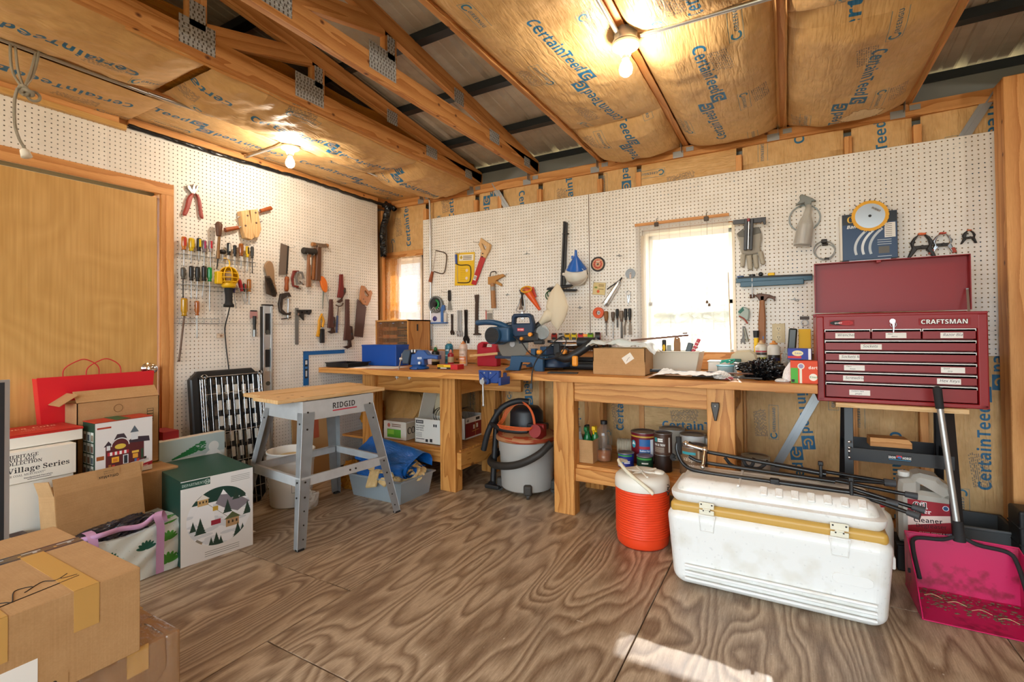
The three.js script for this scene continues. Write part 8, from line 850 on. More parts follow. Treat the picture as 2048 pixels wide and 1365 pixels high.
// ---------- tools on the back pegboard ----------
{
  let o = BWT('coping_saw', 'rusty coping saw with a wooden handle', 'saw', 0.570, 1.772); part(o, 'frame', tb([[-0.010, 0.154, 0.012], [0.08, 0.128, 0.012], [0.112, 0.10, 0.012], [0.110, 0.04, 0.012], [0.092, -0.045, 0.012], [0.06, -0.066, 0.012], [-0.033, -0.041, 0.012]], 0.0045, 70), MS(0x5a4a3e, 0.5, { metalness: 0.6 })); part(o, 'blade', bar([-0.010, 0.15, 0.012], [-0.045, -0.03, 0.012], 0.004, 0.001), mWorn); part(o, 'handle', pole([-0.05, -0.04, 0.014], [-0.077, -0.136, 0.016], 0.013, 0.017), mHandle); hook(o, 0.10, 0.118);
  o = BWT('carded_coping_saw', 'blue-handled coping saw still on its yellow card', 'saw', 0.870, 1.723); part(o, 'card', bx(0.208, 0.295, 0.0025, 0.008, 0.008, 0.004, 0.0006, 0, 0, -0.045), MS(0xe8bc14, 0.5)); part(o, 'card_print', mv(sheet(0.2, 0.285), 0.008, 0.008, 0.0060, 0, 0, -0.045), printMat(320, 456, (g, w, h) => { g.fillStyle = '#e8bc14'; g.fillRect(0, 0, w, h); g.fillStyle = '#efe9d8'; g.fillRect(60, 20, 250, 90); g.fillStyle = '#3a3428'; for (const y of [40, 62, 84]) g.fillRect(130, y, 150, 9); g.fillStyle = '#b89a14'; g.beginPath(); g.moveTo(96, 30); g.lineTo(120, 60); g.lineTo(96, 90); g.lineTo(72, 60); g.fill(); g.fillStyle = '#c9a010'; for (let k = 0; k < 7; k++) g.fillRect(90, 220 + k * 26, 90, 7); g.fillStyle = '#e6d2c8'; g.beginPath(); g.arc(200, 250, 22, 0, 7); g.arc(200, 360, 22, 0, 7); g.fill(); })); part(o, 'frame', tb([[-0.076, 0.058, 0.012], [-0.03, 0.045, 0.012], [0.05, 0.040, 0.012], [0.078, 0.01, 0.012], [0.074, -0.09, 0.012], [0.045, -0.116, 0.012], [-0.064, -0.111, 0.012]], 0.004, 60), mDarkSteel); part(o, 'blade', bar([-0.068, 0.05, 0.012], [-0.064, -0.11, 0.012], 0.004, 0.001), mSteel); part(o, 'handle', pole([-0.078, 0.145, 0.014], [-0.075, 0.06, 0.014], 0.012, 0.010), MS(0x3350a0, 0.4)); hook(o, -0.04, 0.155, 0.03, -0.03);
  o = BWT('keyhole_saw', 'red-bladed saw with a pale wooden grip hung diagonally', 'saw', 1.079, 1.844); part(o, 'sheath', ex(mm([-23, -12, 29, -33, -78, -266, -127, -252]), 0.005, 0.007, 0.001), MS(0xb3161c, 0.4)); part(o, 'handle', uvb(ex(mm([-15, 146, 87, 76, 80, 38, 28, -38, -23, -7, -10, 30, -41, 88]), 0.02, 0.002, 0.004, [mm([-9, 101, 49, 63, 36, 26, 16, 39])]), 1, 1), mPale); part(o, 'rivet', [[0.005, 0.005], [0.0, -0.022]].map(([x, y]) => cy(0.006, 0.006, 0.003, x, y, 0.0235, PI / 2)), mBlack); part(o, 'price_tag', mv(sheet(0.03, 0.045), -0.085, -0.20, 0.0126, 0, 0, -0.4), printMat(48, 72, (g) => { g.fillStyle = '#efece4'; g.fillRect(0, 0, 48, 72); g.fillStyle = '#222'; for (let k = 0; k < 10; k++) g.fillRect(6 + k * 4, 12, 2, 44); })); hook(o, -0.02, 0.11, 0.045, -0.05);
  o = BWT('caulking_gun', 'tan caulking gun wrapped in brown tape', 'caulking gun', 1.213, 1.565); part(o, 'frame', ex(mm([-76, 75, -13, 82, 74, 92, 93, 75, 6, 40, 6, 27, -20, 7, -77, 11]), 0.022, 0.006, 0.003), MS(0xb5813f, 0.5)); part(o, 'trigger', ex(mm([6, 40, 61, 8, 61, -13, -13, 18]), 0.014, 0.01, 0.002), MS(0xb5813f, 0.5)); part(o, 'barrel', pole([-0.03, 0.02, 0.024], [-0.020, -0.195, 0.024], 0.019, 0.021), MS(0xa8774a, 0.6)); part(o, 'collar', pole([-0.029, -0.01, 0.024], [-0.027, -0.045, 0.024], 0.0205), MS(0x9a948c, 0.5)); part(o, 'rod_hook', tb([[-0.06, 0.08, 0.02], [-0.045, 0.115, 0.02], [-0.005, 0.12, 0.02], [0.005, 0.10, 0.02]], 0.004), mDarkSteel); hook(o, 0.085, 0.085, 0.03, 0.03);
  o = BWT('drywall_square', 'black T-shaped squeegee bar hanging head down', 'squeegee', 1.855, 1.628); part(o, 'stem', [bar([0.0, 0.41, 0.014], [-0.032, -0.098, 0.014], 0.015, 0.022, 0.003), bar([0.019, 0.40, 0.016], [-0.006, -0.098, 0.016], 0.015, 0.022, 0.003)], MS(0x1e1f22, 0.35)); part(o, 'bracket', mv(bx(0.046, 0.006, 0.03, 0, 0, 0), 0.008, 0.31, 0.015), mBlack); part(o, 'head', [mv(bx(0.21, 0.016, 0.05, 0, 0, 0, 0.003), -0.035, -0.112, 0.04, 0.3, 0, 0.07), mv(bx(0.22, 0.014, 0.03, 0, 0, 0, 0.003), -0.0, -0.14, 0.05, 0.3, 0, -0.05)], MS(0x2a2c30, 0.4));
  o = BWT('funnel', 'bright blue plastic funnel hung over a white one', 'funnel', 1.972, 1.64, undefined, 0.0); part(o, 'cone', mv(lt([[0.078, 0], [0.08, 0.004], [0.012, 0.105], [0.009, 0.15], [0.006, 0.15], [0.008, 0.10], [0.075, 0.0]], 32), 0.005, 0.0, 0.082, 0.35, 0, -0.12), MS(0x1560bd, 0.3, { side: THREE.DoubleSide })); part(o, 'hang_tab', bx(0.02, 0.025, 0.004, -0.035, 0.10, 0.06, 0.002), MS(0x1560bd, 0.3));
  o = BWT('funnel', 'large white plastic funnel under the blue one', 'funnel', 1.972, 1.61, undefined, 0.0); part(o, 'cone', [mv(lt([[0.088, 0.0], [0.09, 0.006], [0.085, 0.03], [0.03, 0.06], [0.0, 0.06]], 32), 0.0, -0.005, 0.07, PI / 2 + 0.5, 0, 0), mv(lt([[0.088, 0], [0.09, 0.004], [0.088, -0.01], [0.05, -0.05], [0, -0.06]].reverse(), 32), 0.0, -0.02, 0.06, 0.5, 0, 0)], MS(0xe2e0d6, 0.4, { side: THREE.DoubleSide })); part(o, 'spout', pole([-0.06, -0.005, 0.06], [-0.12, 0.005, 0.05], 0.02, 0.012), MS(0xe2e0d6, 0.4));
  o = BWT('paint_scraper', 'putty knife with a black handle', 'putty knife', 0.714, 1.457); part(o, 'handle', ex(mm([-13, 88, 12, 90, 14, 70, 13, 0, -14, 0, -15, 60]), 0.016, 0.006, 0.004, [], true), mBlack); part(o, 'blade', ex(mm([-8, 4, 8, 4, 14, -30, 27, -91, -22, -89, -16, -30]), 0.0014, 0.012, 0), MS(0xa9aca9, 0.3, { metalness: 0.8 })); hook(o, 0, 0.08, 0.05, -0.06);
  o = BWT('cable_reel', 'clear reel wound with green and black cable', 'reel', 0.565, 1.424); part(o, 'rim', [to(0.07, 0.009, 0, 0, 0.03), to(0.066, 0.012, 0, 0, 0.016)], MS(0x7c8488, 0.3, { metalness: 0.3 })); part(o, 'disc', cy(0.062, 0.062, 0.02, 0, 0, 0.018, PI / 2, 0, 0, 32), MS(0x33373a, 0.4)); part(o, 'green_wire', to(0.038, 0.01, 0, 0, 0.032, 0, 0, -1.3, 2.6), mGreen); part(o, 'hub', cy(0.018, 0.018, 0.03, 0, 0, 0.03, PI / 2), mBlack); part(o, 'spoke', [0, 1, 2, 3, 4].map((k) => bx(0.004, 0.03, 0.004, 0.045 * Math.sin(2.2 + k * 0.4), 0.045 * Math.cos(2.2 + k * 0.4), 0.034, 0.001, 0, 0, -2.2 - k * 0.4)), mWhite);
  o = BWT('hole_saw_kit', 'white carded accessory kit in a blue plastic holder', 'accessory kit', 0.60, 1.30); part(o, 'card', bx(0.18, 0.085, 0.02, -0.01, 0.0, 0.012, 0.002), MS(0xd9d6dc, 0.5)); part(o, 'blue_bar', [bx(0.195, 0.012, 0.04, -0.01, -0.048, 0.022, 0.003), bx(0.026, 0.14, 0.012, 0.04, 0.03, 0.028, 0.003), bx(0.04, 0.05, 0.02, 0.045, 0.09, 0.02, 0.004)], MS(0x3d6cb0, 0.4)); part(o, 'knob', sp(0.024, -0.048, -0.008, 0.024, 1, 1, 0.4), MS(0x3c3878, 0.4)); part(o, 'tab', bx(0.03, 0.08, 0.004, 0.072, -0.002, 0.024, 0.001), MS(0xcfc7bd, 0.5));
  const wr = (label, x, y, L, w, c, jaw = 1) => { const q = BWT('adjustable_wrench', label, 'wrench', x, y, 'adjustable wrenches on the pegboard'), m = MS(c, 0.35, { metalness: 0.75 }); part(q, 'handle', ex([[-w / 2, L / 2], [w / 2, L / 2], [w * 0.38, 0], [w * 0.5, -L * 0.3], [-w * 0.5, -L * 0.3], [-w * 0.38, 0]], 0.010, 0.006, 0.002, [[[-w * 0.16, L * 0.46], [w * 0.16, L * 0.46], [w * 0.16, L * 0.42], [-w * 0.16, L * 0.42]]]), m); part(q, 'head', ex([[-w * 0.55, -L * 0.28], [w * 0.55, -L * 0.28], [w * 1.1, -L * 0.38], [w * 0.9, -L * 0.5], [w * 0.4, -L * 0.5], [w * 0.3, -L * 0.42], [-w * 0.2, -L * 0.40], [-w * 0.9, -L * 0.36]], 0.014, 0.004, 0.002), m); part(q, 'moving_jaw', ex([[-w * 0.9, -L * 0.36], [-w * 0.25, -L * 0.40], [-w * 0.1, -L * 0.49], [-w * 0.5, -L * 0.5]], 0.010, 0.006, 0.001), m); part(q, 'worm_screw', cy(0.005, 0.005, 0.012, -w * 0.2, -L * 0.33, 0.014, 0, 0, PI / 2), mDarkSteel); if (jaw) hook(q, 0, L * 0.44, 0.03, 0.02); return q; };
  wr('small dark adjustable wrench', 0.739, 1.236, 0.19, 0.022, 0x4a3f3a); wr('chrome adjustable wrench hanging in front of its twin', 0.806, 1.245, 0.235, 0.02, 0xc2c6ca); wr('chrome adjustable wrench with a ribbed handle', 0.836, 1.245, 0.235, 0.02, 0xb9bdc1, 0); wr('largest black adjustable wrench', 0.892, 1.215, 0.30, 0.034, 0x2a2523);
  o = BWT('flat_pry_bar', 'long flat dark pry bar', 'pry bar', 1.016, 1.287); part(o, 'bar', ex(mm([-30, 209, -22, 200, -12, 210, -4, 200, 4, 210, 16, 205, 10, 120, 2, -126, 36, -137, 32, -148, -33, -147, -28, -60, -24, 143]), 0.007, 0.006, 0.001), MS(0x4a3d36, 0.5, { metalness: 0.6 })); part(o, 'heel', bx(0.06, 0.012, 0.035, 0.0, -0.142, 0.022, 0.003), MS(0x4a3d36, 0.5, { metalness: 0.6 })); hook(o, -0.005, 0.13, 0.03);
  o = BWT('bit_card', 'small carded pack with a red edge', 'card', 1.135, 1.314); part(o, 'card', bx(0.072, 0.085, 0.003, 0, 0, 0.006, 0.001), MS(0xc9c4b8, 0.5)); part(o, 'blister', bx(0.045, 0.05, 0.014, 0.008, -0.012, 0.013, 0.004), MP(0xa9a49c, 0.2, { transmission: 0.4, thickness: 0 })); part(o, 'red_edge', bx(0.01, 0.085, 0.0034, -0.031, 0, 0.0062), MS(0xb03a30, 0.5)); hook(o, 0, 0.035, 0.04, -0.02);
  o = BWT('locking_pliers', 'steel slip-joint pliers and wrench bunched on a peg', 'pliers', 1.463, 1.419); part(o, 'pliers_arm', [ex(mm([-26, 99, -8, 90, 4, 60, 14, -38, 2, -40, -6, 50, -18, 70]), 0.01, 0.006, 0.002), ex(mm([27, 75, 10, 92, -4, 60, -16, -27, -4, -34, 8, 50, 20, 60]), 0.01, 0.012, 0.002)], mDarkSteel); part(o, 'wire_frame', [tb([[-0.003, 0.046, 0.02], [-0.03, -0.03, 0.02], [-0.052, -0.078, 0.02], [0.025, -0.08, 0.02], [0.03, -0.02, 0.02], [0.032, 0.013, 0.02]], 0.0035, 40)], mSteel); part(o, 'open_wrench', ex(mm([-12, 20, 4, 20, 2, -40, 16, -60, 10, -75, -2, -58, -14, -75, -22, -60, -10, -40]), 0.006, 0.024, 0.001), mWorn); part(o, 'shears', [pole([-0.004, -0.08, 0.012], [-0.006, -0.15, 0.012], 0.004), pole([0.006, -0.08, 0.012], [0.008, -0.15, 0.012], 0.004)], mChrome); hook(o, 0.0, 0.075, 0.04);
  o = BWT('orange_funnel', 'long orange spouted funnel with a yellow rim', 'funnel', 1.575, 1.446); part(o, 'cone', [pole([-0.045, 0.055, 0.045], [0.055, -0.105, 0.02], 0.034, 0.010, 24)], MS(0xe85a16, 0.35)); part(o, 'rim', to(0.042, 0.008, -0.052, 0.066, 0.046, -0.95, 0.15, 0.5), MS(0xe8a81a, 0.4)); part(o, 'ball', sp(0.026, -0.05, 0.06, 0.05), MS(0xb5562a, 0.4)); part(o, 'grip', bar([-0.01, 0.085, 0.02], [0.018, 0.0, 0.02], 0.02, 0.012), MS(0xc03a2a, 0.4));
  o = BWT('twine_coil', 'small coil of green cord on a peg', 'cord', 1.719, 1.455); part(o, 'coil', [to(0.035, 0.004, 0, 0, 0.012, 0.1, 0.3, 0), to(0.03, 0.004, 0.008, 0.012, 0.018, 0.2, -0.2, 0), tb([[0.02, 0.02, 0.01], [0.04, 0.03, 0.02], [0.05, 0.012, 0.02]], 0.004)], MS(0x215a34, 0.6)); part(o, 'tie', sp(0.008, 0.02, 0.028, 0.016), MS(0x215a34, 0.6));
  for (const [x, y, l] of [[1.317, 1.481, 'bent steel peg hook below the caulking gun trigger'], [1.506, 1.813, 'lone steel peg hook high on the left panel'], [1.97, 1.35, 'bent steel peg hook near the orange tape roll'], [2.29, 1.73, 'lone steel peg hook above the grease gun'], [3.422, 1.353, 'double-pronged steel peg hook beside the claw hammer']]) { o = BWT('pegboard_hook', l, 'hook', x, y, undefined, 0.0); part(o, 'hook', [tb([[0, 0.012, 0], [0, 0.0, 0.006], [0.006, -0.008, 0.03], [0.02, -0.012, 0.045], [0.024, -0.002, 0.05]], 0.0022, 24), tb([[-0.02, 0.0, 0.002], [0, 0.0, 0.008], [0.022, -0.002, 0.004]], 0.002)], mGalv); part(o, 'base_clip', bx(0.012, 0.008, 0.006, 0, 0.004, 0.003, 0.002), mGalv); }
  const disc = (nm, label, cat, x, y, r, rh, draw, c, t = 0.003) => { const q = BWT(nm, label, cat, x, y); const s = new THREE.Shape(); s.absarc(0, 0, r, 0, 2 * PI); const h = new THREE.Path(); h.absarc(0, 0, rh, 0, 2 * PI); s.holes.push(h); part(q, 'disc', ni(new THREE.ExtrudeGeometry(s, { depth: t, bevelEnabled: false, curveSegments: 32 })).translate(0, 0, 0.006), c); if (draw) part(q, 'face_print', mv(ni(new THREE.CircleGeometry(r * 0.96, 36)), 0, 0, 0.0068 + t), printMat(192, 192, draw)); part(q, 'peg', cy(0.004, 0.004, 0.03, 0, 0, 0.015, PI / 2), mGalv); return q; };
  disc('grinding_disc', 'round grinding disc with a red and cream printed face', 'disc', 2.125, 1.678, 0.057, 0.008, (g) => { g.fillStyle = '#2a2624'; g.fillRect(0, 0, 192, 192); g.fillStyle = '#d9a07c'; g.beginPath(); g.arc(96, 96, 78, 0, 7); g.fill(); g.fillStyle = '#c04030'; for (let k = 0; k < 12; k++) { g.beginPath(); g.arc(96 + 50 * Math.cos(k * 0.52), 96 + 50 * Math.sin(k * 0.52), 13, 0, 7); g.fill(); } g.fillStyle = '#e9dcc4'; g.fillRect(70, 50, 60, 12); g.fillStyle = '#332'; g.beginPath(); g.arc(96, 96, 14, 0, 7); g.fill(); }, mBlack);
  disc('tin_disc', 'round grey tin lid with a strip of tape', 'lid', 2.375, 1.588, 0.037, 0.002, null, MS(0x85888a, 0.4, { metalness: 0.5 })); part(scene.children.at(-1), 'tape_strip', bx(0.014, 0.045, 0.001, 0.0, -0.014, 0.0096), MS(0xcfb8ac, 0.6));
  disc('tape_roll', 'roll of orange tape hanging on a peg', 'tape roll', 2.128, 1.304, 0.042, 0.018, null, MS(0xe05a2a, 0.5), 0.02);
  o = BWT('blade_card', 'small yellowed card pack of blades', 'card', 2.132, 1.489); part(o, 'card', mv(bx(0.10, 0.095, 0.004, 0, 0, 0, 0.001), 0, 0, 0.006, 0, 0, -0.1), MS(0xcdb98a, 0.6)); part(o, 'print', mv(sheet(0.09, 0.085), 0.002, 0, 0.0086, 0, 0, -0.1), printMat(128, 120, (g) => { g.fillStyle = '#d9c48c'; g.fillRect(0, 0, 128, 120); g.fillStyle = '#6b8a3a'; g.fillRect(10, 40, 30, 16); g.fillStyle = '#d9602a'; g.beginPath(); g.arc(54, 90, 16, 0, 7); g.fill(); g.fillStyle = '#7a5c34'; for (const y of [16, 28, 62]) g.fillRect(54, y, 60, 6); })); hook(o, -0.04, 0.05, 0.02);
  o = BWT('grease_gun', 'chrome pistol grease gun hung at an angle', 'grease gun', 2.256, 1.486); part(o, 'barrel', pole([-0.062, -0.108, 0.03], [0.036, 0.036, 0.03], 0.022, 0.018, 20), mChrome); part(o, 'cap', [pole([-0.062, -0.108, 0.03], [-0.074, -0.122, 0.03], 0.024), pole([0.03, 0.03, 0.03], [0.045, 0.05, 0.03], 0.02, 0.012)], mSteel); part(o, 'nozzle', pole([0.04, 0.045, 0.03], [0.062, 0.075, 0.03], 0.006), mDarkSteel); part(o, 'lever', bar([0.026, 0.04, 0.04], [-0.05, -0.008, 0.04], 0.01, 0.005), mDarkSteel);
  o = BWT('key_ring', 'steel ring of small keys on a peg', 'keys', 2.358, 1.40); part(o, 'ring', to(0.016, 0.0018, 0, 0.045, 0.01), mSteel); part(o, 'key', [bx(0.01, 0.06, 0.002, -0.003, 0.0, 0.008, 0.001, 0, 0, 0.05), bx(0.008, 0.05, 0.002, 0.008, 0.004, 0.011, 0.001, 0, 0, -0.12)], mSteel); part(o, 'chain', tb([[0, -0.03, 0.008], [0.004, -0.05, 0.008], [-0.004, -0.05, 0.008]], 0.0016), mSteel);
  // chisels and files
  const ch = (label, x, y, hl, sl, hc, bc, w, hr = 0.014, dx = 0) => { const q = BWT('wood_chisel', label, 'chisel', x, y, 'chisels beside the window', 0.008); part(q, 'handle', lt([[0, 0], [hr * 0.8, -0.001], [hr, -0.01], [hr * 0.95, -hl * 0.7], [hr * 0.6, -hl * 0.9], [hr * 0.7, -hl], [0, -hl]].reverse(), 16).translate(0, 0, 0.014), MS(hc, 0.45)); part(q, 'ferrule', cy(hr * 0.62, hr * 0.55, 0.014, 0, -hl - 0.006, 0.014), mWorn); part(q, 'blade', ex([[-0.004, 0], [0.004, 0], [w / 2 + dx, -sl * 0.4], [w / 2 + dx, -sl], [-w / 2 + dx, -sl], [-w / 2 + dx, -sl * 0.4]], 0.004, 0.012, 0.0008).translate(0, -hl - 0.01, 0), MS(bc, 0.45, { metalness: 0.6 })); return q; };
  ch('chisel with an amber handle and tapered tip', 2.19, 1.315, 0.075, 0.10, 0x8a5a2a, 0x6a625c, 0.008, 0.016); ch('chisel with a worn brown handle', 2.243, 1.308, 0.06, 0.13, 0x5a4a40, 0x9a9a98, 0.008); ch('short chisel with a black handle', 2.276, 1.33, 0.07, 0.06, 0x1c1c1e, 0x4a4644, 0.012, 0.012); ch('long file with a mottled brown handle', 2.308, 1.315, 0.07, 0.125, 0x7a6a5c, 0x55504c, 0.016, 0.016); ch('narrow chisel with a black handle beside the file', 2.34, 1.33, 0.085, 0.10, 0x1a1a1c, 0x6b5d50, 0.012, 0.012, -0.01); ch('wide chisel with a black handle nearest the blind', 2.371, 1.33, 0.085, 0.10, 0x1a1a1c, 0x77685a, 0.020, 0.012);
  // right of the window
  o = BWT('work_gloves', 'pair of grey leather work gloves hanging behind the sliding gauge', 'gloves', 3.179, 1.683); part(o, 'glove', ex(mm([-81, 118, -47, 144, -36, 127, 9, 146, 49, 146, 66, 91, 58, 19, 60, -20, 38, -20, -10, -24, -56, -10, -67, 64]), 0.028, 0.002, 0.008, [], true), MS(0xa8a296, 0.8)); for (const [x0, y0, x1, y1, r] of [[-0.045, -0.02, -0.05, -0.09, 0.016], [-0.01, -0.03, -0.005, -0.112, 0.017], [0.025, -0.03, 0.032, -0.105, 0.016], [0.055, -0.01, 0.07, -0.085, 0.015]]) part(o, 'finger', [pole([x0, y0, 0.018], [x1, y1, 0.018], r, r * 0.9), sp(r * 0.92, x1, y1, 0.018)], MS(0xb0aa9a, 0.8)); part(o, 'cuff', ex(mm([-82, 120, -46, 148, -30, 128, 10, 150, 52, 150, 64, 110, -20, 90, -70, 96]), 0.032, 0.001, 0.004), MS(0x77756f, 0.8)); hook(o, 0, 0.14, 0.03);
  o = BWT('bar_clamp', 'black one-handed bar clamp hung in front of the gloves', 'clamp', 3.174, 1.828, undefined, 0.042); part(o, 'jaw_bar', ex(mm([-94, 63, 98, 60, 97, 14, 85, 12, 78, 34, 70, 28, -94, 34]), 0.014, 0.004, 0.002), MS(0x2a2b30, 0.4)); part(o, 'body', [bar([-0.016, 0.06, 0.02], [-0.024, -0.145, 0.02], 0.02, 0.03, 0.003), bar([0.018, 0.056, 0.02], [0.008, -0.146, 0.02], 0.018, 0.03, 0.003)], MS(0x232429, 0.4)); part(o, 'button', bx(0.018, 0.02, 0.02, -0.002, 0.05, 0.03, 0.004), MS(0x8c2230, 0.4)); part(o, 'rod', bar([0.0, 0.05, 0.026], [-0.008, -0.14, 0.026], 0.008, 0.008), mSteel);
  o = BWT('spray_jug', 'clear spray bottle hanging upside of a coiled tube', 'spray bottle', 3.491, 1.894, undefined, 0.004); part(o, 'trigger_head', [ex(mm([-33, 102, -19, 115, 33, 84, 56, 65, 33, 61, 26, 23, -1, 26, -7, 59, -54, 49, -28, 80]), 0.026, 0.018, 0.004)], MS(0x7f8583, 0.5)); part(o, 'bottle', mv(lt([[0, -0.235], [0.046, -0.235], [0.048, -0.22], [0.045, -0.11], [0.04, -0.09], [0.024, -0.05], [0.018, -0.01], [0.015, 0.02], [0, 0.02]], 24), 0.014, 0.02, 0.05, 0, 0, -0.16), MP(0xd9d8d2, 0.3, { transmission: 0.45, thickness: 0 })); part(o, 'liquid', mv(lt([[0, -0.232], [0.043, -0.232], [0.045, -0.22], [0.043, -0.13], [0, -0.13]], 24), 0.014, 0.02, 0.05, 0, 0, -0.16), MP(0xd8d0c8, 0.3, { transmission: 0.3, thickness: 0 })); 
  o = BWT('tube_coil', 'loop of thin clear tubing hung behind the spray bottle', 'tubing', 3.485, 1.862, undefined, 0.006); part(o, 'tube', to(0.083, 0.0045, 0, 0, 0.006), MS(0x9aa5a8, 0.3)); part(o, 'end', pole([-0.03, 0.075, 0.008], [0.01, 0.1, 0.012], 0.005), MS(0x7c8688, 0.4));
  o = BWT('magnetic_rail', 'teal plastic tool rail with small knobs below the gloves', 'tool rail', 3.305, 1.476); part(o, 'rail', [mv(bx(0.43, 0.03, 0.03, 0, 0, 0, 0.003), 0.0, 0.012, 0.016, 0, 0, -0.018), mv(bx(0.36, 0.035, 0.02, 0, 0, 0, 0.004), -0.01, -0.012, 0.026, 0, 0, 0.0)], MS(0x1d5068, 0.35)); part(o, 'black_edge', mv(bx(0.42, 0.012, 0.034, 0, 0, 0, 0.002), 0.005, 0.030, 0.018, 0, 0, -0.018), mBlack); part(o, 'yellow_clip', bx(0.04, 0.022, 0.02, -0.01, 0.044, 0.02, 0.008), mYellow); part(o, 'knob', [cy(0.018, 0.018, 0.014, -0.12, 0.044, 0.024), sp(0.014, -0.07, 0.05, 0.02)], MS(0x24272b, 0.4)); part(o, 'blue_knob', cy(0.022, 0.022, 0.01, -0.19, 0.04, 0.022), MS(0x33507a, 0.4)); part(o, 'hook_rod', tb([[-0.12, 0.03, 0.03], [-0.12, -0.05, 0.034], [-0.12, -0.10, 0.03]], 0.004), mSteel);
  o = BWT('claw_hammer', 'claw hammer with a worn wooden handle', 'hammer', 3.244, 1.327); part(o, 'head', [ex(mm([-48, 62, -19, 74, 39, 63, 74, 46, 40, 47, 27, 40, 17, 24, -19, 25, -30, 46]), 0.024, 0.008, 0.004), pole([-0.075, 0.056, 0.02], [-0.045, 0.058, 0.02], 0.014, 0.010)], MS(0x5d4338, 0.5, { metalness: 0.5 })); part(o, 'claw', ex(mm([39, 63, 74, 46, 66, 14, 60, 34, 30, 44]), 0.018, 0.011, 0.002), MS(0x5d4338, 0.5, { metalness: 0.5 })); part(o, 'handle', uvb(ex(mm([-17, 60, 13, 60, 11, 0, 15, -90, 12, -251, -27, -251, -28, -120, -19, 0]), 0.024, 0.008, 0.006), 1, 1), MS(0x9a643a, 0.55)); part(o, 'blue_mark', bx(0.006, 0.018, 0.001, 0.0, -0.215, 0.0326), MS(0x3a6ab0, 0.5));
  o = BWT('hanging_sockets', 'bunch of small tools tied with green and white tape', 'tool bunch', 3.134, 1.205); part(o, 'tape_bundle', ex(mm([-37, 78, -6, 111, 30, 93, 32, 50, 20, 19, -20, 30]), 0.03, 0.004, 0.008, [], true), MS(0xa9b8b0, 0.6)); part(o, 'green_tape', ex(mm([-37, 78, -6, 111, 4, 88, -24, 62]), 0.032, 0.004, 0.004), MS(0x2a6a58, 0.5)); part(o, 'red_cord', tb([[-0.03, 0.05, 0.03], [0.0, 0.03, 0.04], [0.02, 0.0, 0.03]], 0.005), MS(0x9a4a3c, 0.6)); part(o, 'open_wrench', ex(mm([-12, -18, 4, -20, -2, -90, 4, -118, -2, -138, -12, -120, -22, -138, -26, -118, -14, -90]), 0.006, 0.008, 0.001), MS(0x55504c, 0.4, { metalness: 0.7 })); part(o, 'nut_driver', pole([0.0, -0.03, 0.018], [0.018, -0.12, 0.018], 0.008), MS(0x8f8f84, 0.4, { metalness: 0.5 }));
  o = BWT('duplex_outlet', 'tan duplex outlet in the pegboard beside the hammer', 'outlet', 3.331, 1.14); part(o, 'cover_plate', bx(0.072, 0.122, 0.006, 0, 0, 0.004, 0.002), MS(0xc9b58a, 0.45)); for (const y of [0.028, -0.028]) { const f = part(o, 'receptacle', cy(0.017, 0.017, 0.003, 0, y, 0.008, PI / 2), MS(0xd2c096, 0.4)); part(f, 'slot', [bx(0.003, 0.01, 0.002, -0.006, y + 0.003, 0.0095), bx(0.003, 0.008, 0.002, 0.006, y + 0.003, 0.0095), cy(0.0025, 0.0025, 0.002, 0, y - 0.009, 0.0095, PI / 2)], mBlack); } part(o, 'screw', sp(0.003, 0, 0, 0.007, 1, 1, 0.5), mSteel);
  o = BWT('outlet_box', 'grey metal outlet box at the foot of the conduit', 'outlet', 0.461, 1.092, undefined, 0.004); part(o, 'box', bx(0.08, 0.105, 0.045, 0, 0, 0.0225, 0.005), MS(0x8c9296, 0.45, { metalness: 0.4 })); for (const y of [0.025, -0.025]) part(o, 'receptacle', cy(0.016, 0.016, 0.003, 0, y, 0.046, PI / 2), MS(0xb5b8ba, 0.4));
  // band saw blade pack, saw blade and spring clamps above the chest
  o = BWT('band_saw_blade_box', 'flat blue box of band saw blades behind a saw blade', 'box', 3.807, 1.709, undefined, 0.002); part(o, 'box', bx(0.262, 0.275, 0.05, 0, 0, 0.03, 0.002), MS(0x16314f, 0.4)); part(o, 'front_print', sheet(0.258, 0.27, 0, 0, 0.0558), printMat(512, 536, (g, w, h) => { g.fillStyle = '#1c3c62'; g.fillRect(0, 0, w, h); g.fillStyle = '#15181f'; g.fillRect(0, 0, w, 120); g.fillStyle = '#e3b420'; g.font = 'bold 100px serif'; g.fillText('Olson', 40, 96); g.fillStyle = '#f0f0ec'; g.font = 'italic bold 54px sans-serif'; g.fillText('Band Saw Blades', 36, 164, 420); g.fillStyle = '#e4e0d8'; g.fillRect(398, 130, 100, 170); g.fillStyle = '#444'; for (let k = 0; k < 7; k++) g.fillRect(406, 146 + k * 22, 60, 5); g.lineWidth = 26; for (const [x, c] of [[110, '#c9d0d4'], [180, '#dfe4e6'], [250, '#b9c2c8']]) { g.strokeStyle = c; g.beginPath(); g.moveTo(x + 130, 190); g.quadraticCurveTo(x - 30, 330, x + 20, 480); g.stroke(); } g.fillStyle = '#5a5346'; g.fillRect(340, 400, 100, 80); g.fillStyle = '#cfd8de'; for (const y of [320, 346, 372, 510]) g.fillRect(330, y, 130, 6); }, 0.35)); part(o, 'cream_edge', bx(0.012, 0.27, 0.048, -0.137, 0, 0.028, 0.001), mCream); part(o, 'ledge', bx(0.20, 0.008, 0.05, 0, -0.1415, 0.026, 0.001), mGalv);
